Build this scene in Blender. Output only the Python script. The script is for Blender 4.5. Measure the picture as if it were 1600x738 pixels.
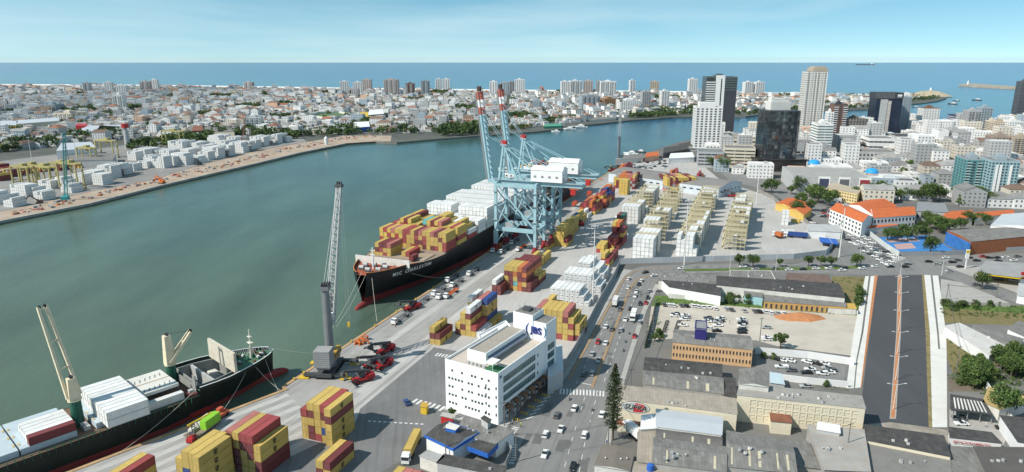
import bpy, math, random
from mathutils import Vector, Matrix
random.seed(11)
sc = bpy.context.scene
for o in list(bpy.data.objects): bpy.data.objects.remove(o)
# ---------------------------------------------------------------- camera, sky, sun, exposure
CAM_H = 118.0; FPX = 1067.0; PITCH = math.atan((369 - 91) / FPX)
cd_ = bpy.data.cameras.new('camera'); cam = bpy.data.objects.new('camera', cd_); sc.collection.objects.link(cam)
cam.location = (0, 0, CAM_H); cam.rotation_euler = (math.pi / 2 - PITCH, 0, 0)
cd_.sensor_width = 36; cd_.lens = 36 * FPX / 1600; cd_.clip_start = 1; cd_.clip_end = 60000
sc.camera = cam
SUN_EL = math.radians(44); SUN_TO = Vector((-0.90, -0.436, 0)).normalized()      # ground direction towards the sun
world = bpy.data.worlds.new('World'); sc.world = world; world.use_nodes = True
wn, wl = world.node_tree.nodes, world.node_tree.links
wn.clear()
w_out = wn.new('ShaderNodeOutputWorld'); w_bg = wn.new('ShaderNodeBackground')
w_sky = wn.new('ShaderNodeTexSky'); w_sky.sky_type = 'NISHITA'; w_sky.sun_disc = False
w_sky.sun_elevation = SUN_EL; w_sky.sun_rotation = math.atan2(SUN_TO.x, SUN_TO.y) % (2 * math.pi)
w_sky.altitude = 0; w_sky.air_density = 1.0; w_sky.dust_density = 0.15; w_sky.ozone_density = 0.7
w_tc = wn.new('ShaderNodeTexCoord')
# thin high cloud: stretched noise on the sky direction
w_map = wn.new('ShaderNodeMapping'); w_map.inputs['Scale'].default_value = (1.0, 1.0, 7)
w_map.inputs['Rotation'].default_value = (0.06, 0.10, 0.4); w_map.inputs['Location'].default_value = (3.1, 0.4, 0)
w_noise = wn.new('ShaderNodeTexNoise'); w_noise.inputs['Scale'].default_value = 1.5; w_noise.inputs['Detail'].default_value = 9
w_noise.inputs['Roughness'].default_value = 0.5; w_noise.inputs['Distortion'].default_value = 0.5
w_ramp = wn.new('ShaderNodeMapRange'); w_ramp.inputs['From Min'].default_value = 0.40; w_ramp.inputs['From Max'].default_value = 0.72
w_ramp.inputs['To Min'].default_value = 0.0; w_ramp.inputs['To Max'].default_value = 0.70
w_mix = wn.new('ShaderNodeMix'); w_mix.data_type = 'RGBA'; w_mix.inputs['B'].default_value = (6.0, 7.4, 7.7, 1)
wl.new(w_tc.outputs['Generated'], w_map.inputs['Vector']); wl.new(w_map.outputs[0], w_noise.inputs['Vector'])
wl.new(w_noise.outputs['Fac'], w_ramp.inputs['Value']); wl.new(w_ramp.outputs[0], w_mix.inputs['Factor'])
# the sky seen low over the sea is as clear as a few degrees higher up
w_hi = wn.new('ShaderNodeMapping'); w_hi.inputs['Location'].default_value = (0, 0, 0.10); w_hi.inputs['Scale'].default_value = (1, 1, 1.5)
wl.new(w_tc.outputs['Generated'], w_hi.inputs['Vector']); wl.new(w_hi.outputs[0], w_sky.inputs['Vector'])
w_hs = wn.new('ShaderNodeHueSaturation'); w_hs.inputs['Hue'].default_value = 0.472; w_hs.inputs['Saturation'].default_value = 1.22; w_hs.inputs['Value'].default_value = 1.06
wl.new(w_sky.outputs[0], w_hs.inputs['Color']); wl.new(w_hs.outputs[0], w_mix.inputs['A']); wl.new(w_mix.outputs['Result'], w_bg.inputs['Color'])
w_bg.inputs['Strength'].default_value = 0.112
wl.new(w_bg.outputs[0], w_out.inputs['Surface'])
sd = bpy.data.lights.new('sun', 'SUN'); sun = bpy.data.objects.new('sun', sd); sc.collection.objects.link(sun)
sd.energy = 4.7; sd.angle = math.radians(0.53); sd.color = (1.0, 0.94, 0.84)
sdir = Vector((-SUN_TO.x * math.cos(SUN_EL), -SUN_TO.y * math.cos(SUN_EL), -math.sin(SUN_EL)))
sun.rotation_euler = sdir.to_track_quat('-Z', 'Y').to_euler(); sun.location = (-200, -60, 300)
sc.view_settings.view_transform = 'Standard'; sc.view_settings.look = 'None'
sc.view_settings.exposure = 0.22; sc.view_settings.gamma = 1.0; sc.view_settings.use_curve_mapping = False
# ---------------------------------------------------------------- survey helpers
def G(px, py, z=0.0):
    """photo pixel -> point on the level plane z"""
    x = (px - 800) / FPX; y = (369 - py) / FPX
    dy = math.cos(PITCH) + y * math.sin(PITCH); dz = -math.sin(PITCH) + y * math.cos(PITCH)
    t = (z - CAM_H) / dz
    return (x * t, dy * t)
QA = math.atan(0.383); QU = (math.sin(QA), math.cos(QA)); QN = (math.cos(QA), -math.sin(QA)); QO = (-90.0, 218.0)
def Q(s, t, z=None):
    """quay survey grid: s metres along the quay edge, t metres inland"""
    p = (QO[0] + QU[0] * s + QN[0] * t, QO[1] + QU[1] * s + QN[1] * t)
    return p if z is None else (p[0], p[1], z)
def IQ(x, y):
    x -= QO[0]; y -= QO[1]; return (x * QU[0] + y * QU[1], x * QN[0] + y * QN[1])
QROT = -QA          # rotation about z that turns local +Y to the quay direction
col = sc.collection
# ---------------------------------------------------------------- mesh builder
class MB:
    def __init__(self): self.v = []; self.f = []; self.m = []
    def face(self, pts, m=0):
        i = len(self.v); self.v += [tuple(p) for p in pts]; self.f.append(tuple(range(i, i + len(pts)))); self.m.append(m)
    def hexa(self, b, t, m=0, mt=None, bottom=True):
        i = len(self.v); self.v += [tuple(p) for p in b] + [tuple(p) for p in t]; n = len(b)
        for k in range(n):
            j = (k + 1) % n; self.f.append((i + k, i + j, i + n + j, i + n + k)); self.m.append(m)
        self.f.append(tuple(range(i + n, i + 2 * n))); self.m.append(m if mt is None else mt)
        if bottom: self.f.append(tuple(range(i + n - 1, i - 1, -1))); self.m.append(m)
    def box(self, cx, cy, z0, sx, sy, h, rot=0.0, m=0, mt=None, bottom=True):
        c, s = math.cos(rot), math.sin(rot)
        q = [(cx + c * a - s * b, cy + s * a + c * b) for a, b in ((-sx/2, -sy/2), (sx/2, -sy/2), (sx/2, sy/2), (-sx/2, sy/2))]
        self.hexa([(x, y, z0) for x, y in q], [(x, y, z0 + h) for x, y in q], m, mt, bottom)
    def b2(self, x0, x1, y0, y1, z0, z1, m=0, mt=None):
        self.box((x0 + x1) / 2, (y0 + y1) / 2, z0, abs(x1 - x0), abs(y1 - y0), z1 - z0, 0, m, mt)
    def prism(self, poly, z0, z1, m=0, mt=None, bottom=False):
        a = sum(poly[k][0] * poly[(k+1) % len(poly)][1] - poly[(k+1) % len(poly)][0] * poly[k][1] for k in range(len(poly)))
        if a < 0: poly = poly[::-1]
        self.hexa([(x, y, z0) for x, y in poly], [(x, y, z1) for x, y in poly], m, mt, bottom)
    def bar(self, p, q, w, h=None, m=0):
        p, q = Vector(p), Vector(q); d = (q - p)
        if d.length < 1e-6: return
        d.normalize(); up = Vector((0, 0, 1)) if abs(d.z) < 0.95 else Vector((0, 1, 0))
        a = d.cross(up).normalized(); b = a.cross(d).normalized(); h = h or w
        r = [(-w/2, -h/2), (w/2, -h/2), (w/2, h/2), (-w/2, h/2)]
        self.hexa([p + a * x + b * y for x, y in r][::-1], [q + a * x + b * y for x, y in r][::-1], m)
    def tube(self, p, q, r0, r1=None, n=8, m=0, cap=True):
        p, q = Vector(p), Vector(q); d = (q - p).normalized(); r1 = r0 if r1 is None else r1
        up = Vector((0, 0, 1)) if abs(d.z) < 0.95 else Vector((0, 1, 0))
        a = d.cross(up).normalized(); b = d.cross(a).normalized(); i = len(self.v)
        for k in range(n):
            t = 2 * math.pi * k / n; self.v.append(tuple(p + (a * math.cos(t) + b * math.sin(t)) * r0))
        for k in range(n):
            t = 2 * math.pi * k / n; self.v.append(tuple(q + (a * math.cos(t) + b * math.sin(t)) * r1))
        for k in range(n):
            j = (k + 1) % n; self.f.append((i + k, i + j, i + n + j, i + n + k)); self.m.append(m)
        if cap:
            self.f.append(tuple(range(i + n, i + 2 * n))); self.m.append(m)
            self.f.append(tuple(range(i + n - 1, i - 1, -1))); self.m.append(m)
    def gable(self, cx, cy, z0, sx, sy, h, rot=0.0, m=0, mg=None, over=0.0):
        """gable roof, ridge along local x"""
        c, s = math.cos(rot), math.sin(rot); X = sx / 2 + over; Y = sy / 2 + over
        P = lambda a, b, z: (cx + c * a - s * b, cy + s * a + c * b, z)
        self.face([P(-X, -Y, z0), P(X, -Y, z0), P(X, 0, z0 + h), P(-X, 0, z0 + h)], m)
        self.face([P(X, Y, z0), P(-X, Y, z0), P(-X, 0, z0 + h), P(X, 0, z0 + h)], m)
        g = m if mg is None else mg; X = sx / 2
        self.face([P(X, -Y, z0), P(X, Y, z0), P(X, 0, z0 + h)], g); self.face([P(-X, Y, z0), P(-X, -Y, z0), P(-X, 0, z0 + h)], g)
    def hip(self, cx, cy, z0, sx, sy, h, rot=0.0, m=0, over=0.3):
        c, s = math.cos(rot), math.sin(rot); X = sx / 2 + over; Y = sy / 2 + over
        P = lambda a, b, z: (cx + c * a - s * b, cy + s * a + c * b, z)
        if sx >= sy: r = [P(-(X - Y), 0, z0 + h), P(X - Y, 0, z0 + h)]
        else: r = [P(0, -(Y - X), z0 + h), P(0, Y - X, z0 + h)]
        A, B, C, D = P(-X, -Y, z0), P(X, -Y, z0), P(X, Y, z0), P(-X, Y, z0)
        if sx >= sy:
            self.face([A, B, r[1], r[0]], m); self.face([C, D, r[0], r[1]], m); self.face([B, C, r[1]], m); self.face([D, A, r[0]], m)
        else:
            self.face([A, B, r[0]], m); self.face([B, C, r[1], r[0]], m); self.face([C, D, r[1]], m); self.face([D, A, r[0], r[1]], m)
    def mesh(self, name, mats):
        me = bpy.data.meshes.new(name); me.from_pydata(self.v, [], self.f)
        for k in mats if isinstance(mats, (list, tuple)) else [mats]: me.materials.append(k)
        if any(self.m): me.polygons.foreach_set('material_index', self.m)
        me.update(); return me
    def build(self, name, mats, parent=None, smooth=False):
        me = self.mesh(name, mats)
        if smooth: me.polygons.foreach_set('use_smooth', [True] * len(me.polygons))
        return link(name, me, parent)
def link(name, me, parent=None, loc=None, rz=0.0):
    o = bpy.data.objects.new(name, me); col.objects.link(o)
    if parent is not None: o.parent = parent
    if loc is not None: o.location = loc
    if rz: o.rotation_euler.z = rz
    return o
def tag(o, label, cat, group=None):
    o['label'] = label; o['category'] = cat
    if group: o['group'] = group
    return o
def thing(name, label, cat, loc=(0, 0, 0), rz=0.0, group=None):
    o = bpy.data.objects.new(name, None); col.objects.link(o); o.location = loc; o.rotation_euler.z = rz
    o.empty_display_size = 0.5
    return tag(o, label, cat, group)
def struct(o): o['kind'] = 'structure'; return o
def stuff(o): o['kind'] = 'stuff'; return o
def dup(root, loc, rz=None, label=None, group=None):
    r = root.copy(); col.objects.link(r); r.location = loc
    if rz is not None: r.rotation_euler.z = rz
    if label: r['label'] = label
    if group: r['group'] = group
    for ch in root.children:
        c = ch.copy(); col.objects.link(c); c.parent = r
        for g in ch.children:
            d = g.copy(); col.objects.link(d); d.parent = c
    return r
# ---------------------------------------------------------------- materials
MATS = {}
def mat(name, c, rough=0.8, var=0.12, scale=0.4, metal=0.0, bump=0.0, rand=0.0, stretch=(1, 1, 1), dirt=0.0, dirtc=(0.12, 0.10, 0.08), spec=0.3, detail=4, ribs=None, streak=None, sheet=None):
    if name in MATS: return MATS[name]
    m = bpy.data.materials.new(name); m.use_nodes = True; nt = m.node_tree; n, l = nt.nodes, nt.links
    b = n['Principled BSDF']; b.inputs['Roughness'].default_value = rough; b.inputs['Metallic'].default_value = metal
    b.inputs['Specular IOR Level'].default_value = spec
    geo = n.new('ShaderNodeNewGeometry'); mp = n.new('ShaderNodeMapping'); mp.inputs['Scale'].default_value = stretch
    l.new(geo.outputs['Position'], mp.inputs['Vector'])
    nz = n.new('ShaderNodeTexNoise'); nz.inputs['Scale'].default_value = scale; nz.inputs['Detail'].default_value = detail
    nz.inputs['Roughness'].default_value = 0.62; l.new(mp.outputs[0], nz.inputs['Vector'])
    mr = n.new('ShaderNodeMapRange'); mr.inputs['From Min'].default_value = 0.28; mr.inputs['From Max'].default_value = 0.72
    mr.inputs['To Min'].default_value = 1 - var; mr.inputs['To Max'].default_value = 1 + var; l.new(nz.outputs['Fac'], mr.inputs['Value'])
    val = mr.outputs[0]
    if rand:
        oi = n.new('ShaderNodeObjectInfo'); r2 = n.new('ShaderNodeMapRange')
        r2.inputs['To Min'].default_value = 1 - rand; r2.inputs['To Max'].default_value = 1 + rand
        l.new(oi.outputs['Random'], r2.inputs['Value']); mu = n.new('ShaderNodeMath'); mu.operation = 'MULTIPLY'
        l.new(val, mu.inputs[0]); l.new(r2.outputs[0], mu.inputs[1]); val = mu.outputs[0]
    hs = n.new('ShaderNodeHueSaturation'); hs.inputs['Color'].default_value = (*c, 1); l.new(val, hs.inputs['Value'])
    out = hs.outputs['Color']
    if dirt:
        n2 = n.new('ShaderNodeTexNoise'); n2.inputs['Scale'].default_value = scale * 2.7; n2.inputs['Detail'].default_value = 6
        n2.inputs['Roughness'].default_value = 0.7; l.new(mp.outputs[0], n2.inputs['Vector'])
        r3 = n.new('ShaderNodeMapRange'); r3.inputs['From Min'].default_value = 0.5; r3.inputs['From Max'].default_value = 0.72
        r3.inputs['To Max'].default_value = dirt; l.new(n2.outputs['Fac'], r3.inputs['Value'])
        mx = n.new('ShaderNodeMix'); mx.data_type = 'RGBA'; mx.inputs['B'].default_value = (*dirtc, 1)
        l.new(r3.outputs[0], mx.inputs['Factor']); l.new(out, mx.inputs['A']); out = mx.outputs['Result']
    if streak:      # long wear marks along one direction: (angle, strength, colour)
        ms = n.new('ShaderNodeMapping'); ms.vector_type = 'TEXTURE'; ms.inputs['Rotation'].default_value = (0, 0, streak[0]); ms.inputs['Scale'].default_value = (1.3, 46, 1); l.new(geo.outputs['Position'], ms.inputs['Vector'])
        ns = n.new('ShaderNodeTexNoise'); ns.inputs['Scale'].default_value = 1.0; ns.inputs['Detail'].default_value = 5; ns.inputs['Roughness'].default_value = 0.6; l.new(ms.outputs[0], ns.inputs['Vector'])
        rs = n.new('ShaderNodeMapRange'); rs.inputs['From Min'].default_value = 0.48; rs.inputs['From Max'].default_value = 0.74; rs.inputs['To Max'].default_value = streak[1]; l.new(ns.outputs['Fac'], rs.inputs['Value'])
        xs = n.new('ShaderNodeMix'); xs.data_type = 'RGBA'; xs.inputs['B'].default_value = (*streak[2], 1); l.new(rs.outputs[0], xs.inputs['Factor']); l.new(out, xs.inputs['A']); out = xs.outputs['Result']
    if sheet:       # roofing sheets: (angle, width, length, tint)
        mq = n.new('ShaderNodeMapping'); mq.vector_type = 'TEXTURE'; mq.inputs['Rotation'].default_value = (0, 0, sheet[0]); l.new(geo.outputs['Position'], mq.inputs['Vector'])
        bk = n.new('ShaderNodeTexBrick'); bk.offset = 0.0; bk.inputs['Scale'].default_value = 1.0; bk.inputs['Brick Width'].default_value = sheet[1]; bk.inputs['Row Height'].default_value = sheet[2]
        bk.inputs['Mortar Size'].default_value = 0.035; bk.inputs['Mortar Smooth'].default_value = 0.3; k = sheet[3]
        bk.inputs['Color1'].default_value = (1 + k, 1 + k, 1 + k, 1); bk.inputs['Color2'].default_value = (1 - k, 1 - k, 1 - k, 1); bk.inputs['Mortar'].default_value = (.62, .62, .62, 1); l.new(mq.outputs[0], bk.inputs['Vector'])
        xq = n.new('ShaderNodeMix'); xq.data_type = 'RGBA'; xq.blend_type = 'MULTIPLY'; xq.inputs['Factor'].default_value = 1.0; l.new(out, xq.inputs['A']); l.new(bk.outputs['Color'], xq.inputs['B']); out = xq.outputs['Result']
    l.new(out, b.inputs['Base Color'])
    if bump or ribs:
        bp = n.new('ShaderNodeBump'); bp.inputs['Distance'].default_value = 0.05
        if ribs:      # corrugation: (axis in object space, ribs per metre)
            tc = n.new('ShaderNodeTexCoord'); wv = n.new('ShaderNodeTexWave'); wv.bands_direction = ribs[0]
            wv.inputs['Scale'].default_value = ribs[1] * math.pi / 10 * 2; wv.inputs['Distortion'].default_value = 0
            l.new(tc.outputs['Object'], wv.inputs['Vector']); l.new(wv.outputs['Fac'], bp.inputs['Height']); bp.inputs['Strength'].default_value = bump or 0.8
        else:
            n3 = n.new('ShaderNodeTexNoise'); n3.inputs['Scale'].default_value = scale * 6; n3.inputs['Detail'].default_value = 5
            l.new(geo.outputs['Position'], n3.inputs['Vector']); l.new(n3.outputs['Fac'], bp.inputs['Height']); bp.inputs['Strength'].default_value = bump
        l.new(bp.outputs[0], b.inputs['Normal'])
    MATS[name] = m; return m
def glass(name, c, rough=0.12, var=0.5, scale=0.35, spec=0.5):
    return mat(name, c, rough, var, scale, 0.0, spec=spec)
# shared paints
WHITE = mat('white_paint', (.74, .75, .75), .65, .06, .15, rand=.04)
OFFW = mat('offwhite_paint', (.62, .61, .57), .75, .12, .2, dirt=.25, rand=.05)
CREAM = mat('cream_paint', (.68, .62, .48), .8, .07, .2, dirt=.10)
LGREY = mat('light_grey', (.42, .43, .43), .8, .12, .3)
MGREY = mat('mid_grey', (.24, .25, .26), .8, .12, .3)
DGREY = mat('dark_grey', (.07, .075, .08), .7, .15, .4)
BLACK = mat('black_rubber', (.015, .015, .016), .8, .1, 1)
CONC = mat('concrete', (.36, .35, .33), .9, .14, .12, dirt=.25)
FIBRO = mat('weathered_sheet_roof', (.20, .195, .185), .9, .18, .25, dirt=.5, dirtc=(.07, .065, .06), stretch=(1, .35, 1), sheet=(-.2, 1.1, 2.6, .13))
FIBROD = mat('dark_sheet_roof', (.065, .063, .062), .85, .2, .2, dirt=.45, dirtc=(.14, .13, .12), sheet=(-.2, 1.1, 2.6, .16))
ZINC = mat('zinc_roof', (.52, .55, .58), .5, .06, .1, metal=.15)
TILE = mat('clay_tile', (.50, .13, .045), .85, .16, .5, dirt=.25, dirtc=(.22, .07, .035))
TILED = mat('old_clay_tile', (.22, .09, .055), .9, .2, .4, dirt=.3)
STEEL = mat('galvanised_steel', (.40, .41, .42), .5, .1, .5, metal=.3)
GLASSD = glass('dark_glass', (.03, .038, .045))
GLASSB = glass('blue_glass', (.05, .085, .11))
GLASSG = glass('green_glass', (.06, .13, .13))
WINDOW = glass('window_pane', (.045, .055, .065), .2)
BLUEP = mat('blue_paint', (.03, .12, .45), .5, .1, .3)
REDP = mat('red_paint', (.42, .03, .03), .5, .12, .4)
YELP = mat('yellow_paint', (.62, .42, .04), .55, .1, .4)
ORANGE = mat('orange_paint', (.62, .16, .03), .55, .12, .4)
def text_mesh(body, size, extrude=0.02, bold=0.0, shear=0.0):
    cu = bpy.data.curves.new('lettering', 'FONT'); cu.body = body; cu.size = size; cu.extrude = extrude; cu.offset = bold
    cu.align_x = 'CENTER'; cu.align_y = 'CENTER'; cu.shear = shear; cu.resolution_u = 3
    o = bpy.data.objects.new('lettering', cu); col.objects.link(o)
    dg = bpy.context.evaluated_depsgraph_get(); me = bpy.data.meshes.new_from_object(o.evaluated_get(dg))
    bpy.data.objects.remove(o); return me
def basis(o, origin, xdir, ydir):
    """orient an object: local x along xdir, local y along ydir"""
    x = Vector(xdir).normalized(); y = Vector(ydir).normalized(); z = x.cross(y).normalized(); y = z.cross(x)
    m = Matrix((x, y, z)).transposed().to_4x4(); m.translation = Vector(origin); o.matrix_local = m
# ================================================================ SETTING: water, land, roads
def water_material():
    m = bpy.data.materials.new('water'); m.use_nodes = True; n, l = m.node_tree.nodes, m.node_tree.links
    b = n['Principled BSDF']; b.inputs['Roughness'].default_value = 0.16; b.inputs['IOR'].default_value = 1.33
    b.inputs['Specular IOR Level'].default_value = 0.20
    geo = n.new('ShaderNodeNewGeometry'); sep = n.new('ShaderNodeSeparateXYZ'); l.new(geo.outputs['Position'], sep.inputs[0])
    big = n.new('ShaderNodeTexNoise'); big.inputs['Scale'].default_value = 0.004; big.inputs['Detail'].default_value = 5
    l.new(geo.outputs['Position'], big.inputs['Vector'])
    # silt: distance up-river -> out to the open sea, wandering with the current
    a = n.new('ShaderNodeMath'); a.operation = 'MULTIPLY_ADD'; a.inputs[1].default_value = 700; l.new(big.outputs['Fac'], a.inputs[0]); l.new(sep.outputs['Y'], a.inputs[2])
    x = n.new('ShaderNodeMath'); x.operation = 'MULTIPLY_ADD'; x.inputs[1].default_value = 0.55; l.new(sep.outputs['X'], x.inputs[0]); l.new(a.outputs[0], x.inputs[2])
    mr = n.new('ShaderNodeMapRange'); mr.inputs['From Min'].default_value = 450; mr.inputs['From Max'].default_value = 5600; l.new(x.outputs[0], mr.inputs['Value'])
    cr = n.new('ShaderNodeValToRGB'); e = cr.color_ramp.elements
    e[0].position = 0.0; e[0].color = (.088, .130, .094, 1); e[1].position = 1.0; e[1].color = (.004, .100, .225, 1)
    for p, c in ((.09, (.076, .126, .100)), (.20, (.048, .112, .112)), (.30, (.022, .090, .160)), (.48, (.020, .140, .195)), (.66, (.006, .112, .210))):
        k = e.new(p); k.color = (*c, 1)
    l.new(mr.outputs[0], cr.inputs[0])
    st = n.new('ShaderNodeMapping'); st.inputs['Scale'].default_value = (.02, .006, 1); st.inputs['Rotation'].default_value = (0, 0, -.37); l.new(geo.outputs['Position'], st.inputs['Vector'])
    n4 = n.new('ShaderNodeTexNoise'); n4.inputs['Scale'].default_value = 1.0; n4.inputs['Detail'].default_value = 6; l.new(st.outputs[0], n4.inputs['Vector'])
    r4 = n.new('ShaderNodeMapRange'); r4.inputs['From Min'].default_value = .3; r4.inputs['From Max'].default_value = .7; r4.inputs['To Min'].default_value = .74; r4.inputs['To Max'].default_value = 1.20; l.new(n4.outputs['Fac'], r4.inputs['Value'])  # lighter and darker patches put into the water colour imitate wind patches and reflections
    hs = n.new('ShaderNodeHueSaturation'); l.new(cr.outputs[0], hs.inputs['Color']); l.new(r4.outputs[0], hs.inputs['Value']); l.new(hs.outputs[0], b.inputs['Base Color'])
    w1 = n.new('ShaderNodeTexNoise'); w1.inputs['Scale'].default_value = 0.35; w1.inputs['Detail'].default_value = 5; w1.inputs['Roughness'].default_value = .6
    mp = n.new('ShaderNodeMapping'); mp.inputs['Scale'].default_value = (1, .5, 1); mp.inputs['Rotation'].default_value = (0, 0, .5); l.new(geo.outputs['Position'], mp.inputs['Vector']); l.new(mp.outputs[0], w1.inputs['Vector'])
    bp = n.new('ShaderNodeBump'); bp.inputs['Strength'].default_value = .38; bp.inputs['Distance'].default_value = .5; l.new(w1.outputs['Fac'], bp.inputs['Height']); l.new(bp.outputs[0], b.inputs['Normal'])
    return m
WZ = -2.5
# the second berth turns away from the quay line beyond the dark crane
Q2A = math.atan2(47.2, 52.0); Q2U = (math.sin(Q2A), math.cos(Q2A)); Q2N = (math.cos(Q2A), -math.sin(Q2A)); Q2O = (-83.0, 229.5)
def Q2(s, t, z=None):
    p = (Q2O[0] + Q2U[0] * s + Q2N[0] * t, Q2O[1] + Q2U[1] * s + Q2N[1] * t)
    return p if z is None else (p[0], p[1], z)
Q2ROT = -Q2A; BEND = 13.0
wb = MB(); wb.face([(-24000, -300, WZ), (24000, -300, WZ), (24000, 19500, WZ), (-24000, 19500, WZ)]); struct(wb.build('water', water_material()))
def px(poly, z=0.0): return [G(a, b, z) for a, b in poly]
def land(name, poly, m, top=0.0, bot=-7.0, mt=None):
    b = MB(); b.prism(poly, bot, top, 0, 1 if mt else None); return struct(b.build(name, [m, mt] if mt else m))
def sheet(name, poly, z, m):
    a = sum(poly[k][0] * poly[(k+1) % len(poly)][1] - poly[(k+1) % len(poly)][0] * poly[k][1] for k in range(len(poly)))
    if a < 0: poly = poly[::-1]
    b = MB(); b.face([(x, y, z) for x, y in poly]); return struct(b.build(name, m))
TOWN = mat('town_ground', (.155, .152, .145), .9, .3, .02, dirt=.5, dirtc=(.09, .10, .07), detail=8)
FARTOWN = mat('far_town_ground', (.10, .105, .095), .9, .3, .02, dirt=.7, dirtc=(.045, .07, .035), detail=8)
SAND = mat('sand', (.62, .56, .46), .9, .08, .02)
ROCK = mat('quay_wall_concrete', (.20, .19, .17), .9, .25, .2, dirt=.5, dirtc=(.06, .06, .05))
far = [(-500, 455), (0, 346), (140, 318.5), (250, 290.5), (400, 255.5), (470, 238.5), (540, 224), (585, 221), (620, 222.5), (680, 217.5), (745, 212.5), (835, 206), (872, 202), (915, 195.5), (990, 187.5), (1020, 186), (1050, 183), (1090, 182), (1165, 182), (1200, 178), (1260, 174.5), (1320, 172), (1362, 171), (1400, 164.5), (1440, 161.5), (1466, 158), (1479, 153.5), (1474, 150), (1455, 148), (1420, 148.6), (1380, 149.4), (1300, 147.4), (1200, 146), (1000, 143.8), (800, 142), (600, 139.8), (400, 136.6), (200, 133.8), (0, 132.8), (-400, 130.5)]
land('far_bank_ground', px(far), ROCK, 0.0, -7, FARTOWN)
# beach with surf along the sea
def strip(name, line, w0, w1, z, m):
    b = MB(); P = [G(a, c) for a, c in line]
    for k in range(len(P) - 1):
        q = []
        for (x, y), w in ((P[k], w0), (P[k+1], w0), (P[k+1], w1), (P[k], w1)): q.append((x, y + w, z))
        b.face(q)
    return struct(b.build(name, m))
seaside = [(1455, 148), (1420, 148.6), (1380, 149.4), (1300, 147.4), (1200, 146), (1000, 143.8), (800, 142), (600, 139.8), (400, 136.6), (200, 133.8), (0, 132.8), (-400, 130.5)][::-1]
strip('beach', seaside, -45, 30, 0.012, SAND)
SURF = mat('surf_foam', (.80, .82, .82), .7, .25, .02, stretch=(.3, 2, 1))
strip('surf', seaside, 34, 150, WZ + .05, SURF)
# terminal side
near = [Q2(-260, 0), Q2(0, 0), Q(BEND + 1, 0), Q(588, 0)] + px([(968, 252), (985, 245), (1010, 240), (1040, 229), (1062, 222), (1100, 214), (1165, 208), (1195, 207), (1250, 203), (1330, 197), (1410, 195), (1500, 191), (1600, 187), (1800, 182)]) + [(2600, 900), (1400, -60), (-60, -60)]
land('port_ground', near, ROCK, 0.0, -7, TOWN)
jetty = px([(1497, 134), (1505, 132.2), (1520, 131.6), (1560, 134.4), (1640, 139.5), (1640, 142), (1560, 137.6), (1520, 135.6)])
land('breakwater', jetty, mat('rubble_stone', (.34, .31, .25), .95, .3, .03, dirt=.4, dirtc=(.08, .1, .05)), 3.0, -5)
# --- terminal paving
APRON = mat('apron_concrete', (.33, .322, .31), .9, .13, .05, dirt=.3, dirtc=(.20, .195, .19), detail=7, streak=(QROT, .55, (.15, .148, .145)))
APRONL = mat('apron_light', (.44, .432, .415), .9, .10, .08, dirt=.3, dirtc=(.28, .272, .26), detail=7, streak=(QROT, .5, (.20, .197, .19)))
APROND = mat('apron_dark', (.165, .166, .168), .9, .16, .06, dirt=.35, dirtc=(.25, .245, .24), detail=7, streak=(QROT + .5, .5, (.09, .09, .09)))
YARD = mat('yard_paving', (.42, .41, .395), .9, .10, .03, dirt=.25, dirtc=(.29, .282, .265), detail=7, streak=(QROT + .15, .45, (.24, .235, .225)))
ASPH = mat('asphalt', (.205, .205, .20), .9, .14, .04, dirt=.3, dirtc=(.15, .15, .15), detail=7, streak=(-.29, .55, (.12, .12, .12)))
ASPHN = mat('new_asphalt', (.070, .073, .080), .85, .14, .05, dirt=.35, dirtc=(.10, .10, .10), stretch=(1, .18, 1), detail=8)
PAINT = mat('road_paint', (.62, .62, .60), .8, .18, 1.2)
PAVE = mat('pavement_concrete', (.36, .35, .33), .9, .12, .3, dirt=.2)
PAVEW = mat('new_pavement', (.62, .61, .58), .9, .07, .2)
BRICKP = mat('red_earth', (.46, .20, .09), .95, .2, .5, dirt=.3, dirtc=(.25, .16, .07))
GRAVEL = mat('gravel_lot', (.47, .43, .37), .95, .14, .05, dirt=.4, dirtc=(.27, .245, .20), detail=9, bump=.3)
GRASS = mat('grass', (.085, .145, .032), .95, .35, .12, dirt=.5, dirtc=(.17, .17, .06), detail=8)
GRASSB = mat('dry_field', (.185, .155, .07), .95, .2, .08, dirt=.7, dirtc=(.08, .125, .035), detail=8)
DIRT = mat('construction_earth', (.38, .31, .24), .95, .28, .04, dirt=.75, dirtc=(.40, .19, .13), detail=10, streak=(-.29, .7, (.27, .25, .22)))
sheet('terminal_yard', [Q2(-260, .6), Q2(0, .6), Q(BEND + 1, .6), Q(588, .6)] + px([(970, 255), (1040, 246), (1090, 252), (1130, 285), (1200, 306), (1290, 372), (1298, 398), (1240, 405), (1100, 408.5), (968, 412.5)]) + [Q(116, 97), Q(60, 95), Q(60, 88), Q(15, 88), Q(15, 62), Q(-20, 62), Q(-20, 95), Q(-260, 95)], .004, YARD)
sheet('quay_apron', [Q2(-260, .8), Q2(0, .8), Q(BEND + 1, .8), Q(588, .8), Q(588, 30), Q(-40, 30), Q(-260, 30)], .008, APRON)
sheet('asphalt_yard', [Q2(-260, 41), Q2(-10, 41), Q(-4, 42), Q(10, 36), Q(66, 36), Q(66, 60), Q(20, 63), Q(20, 66), Q(2, 70), Q(-22, 62), Q(-45, 74), Q(-260, 80)], .012, APROND)
b = MB()
for k in range(7):
    t = 3.2 + k * 5.4; e = -2 - k * 1.0; b.face([(*Q2(-200, t), .013), (*Q2(-200, t + 2.6), .013), (*Q2(e, t + 2.6), .013), (*Q2(e, t), .013)][::-1])
struct(b.build('light_paving_bands', APRONL))
b = MB()
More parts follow.
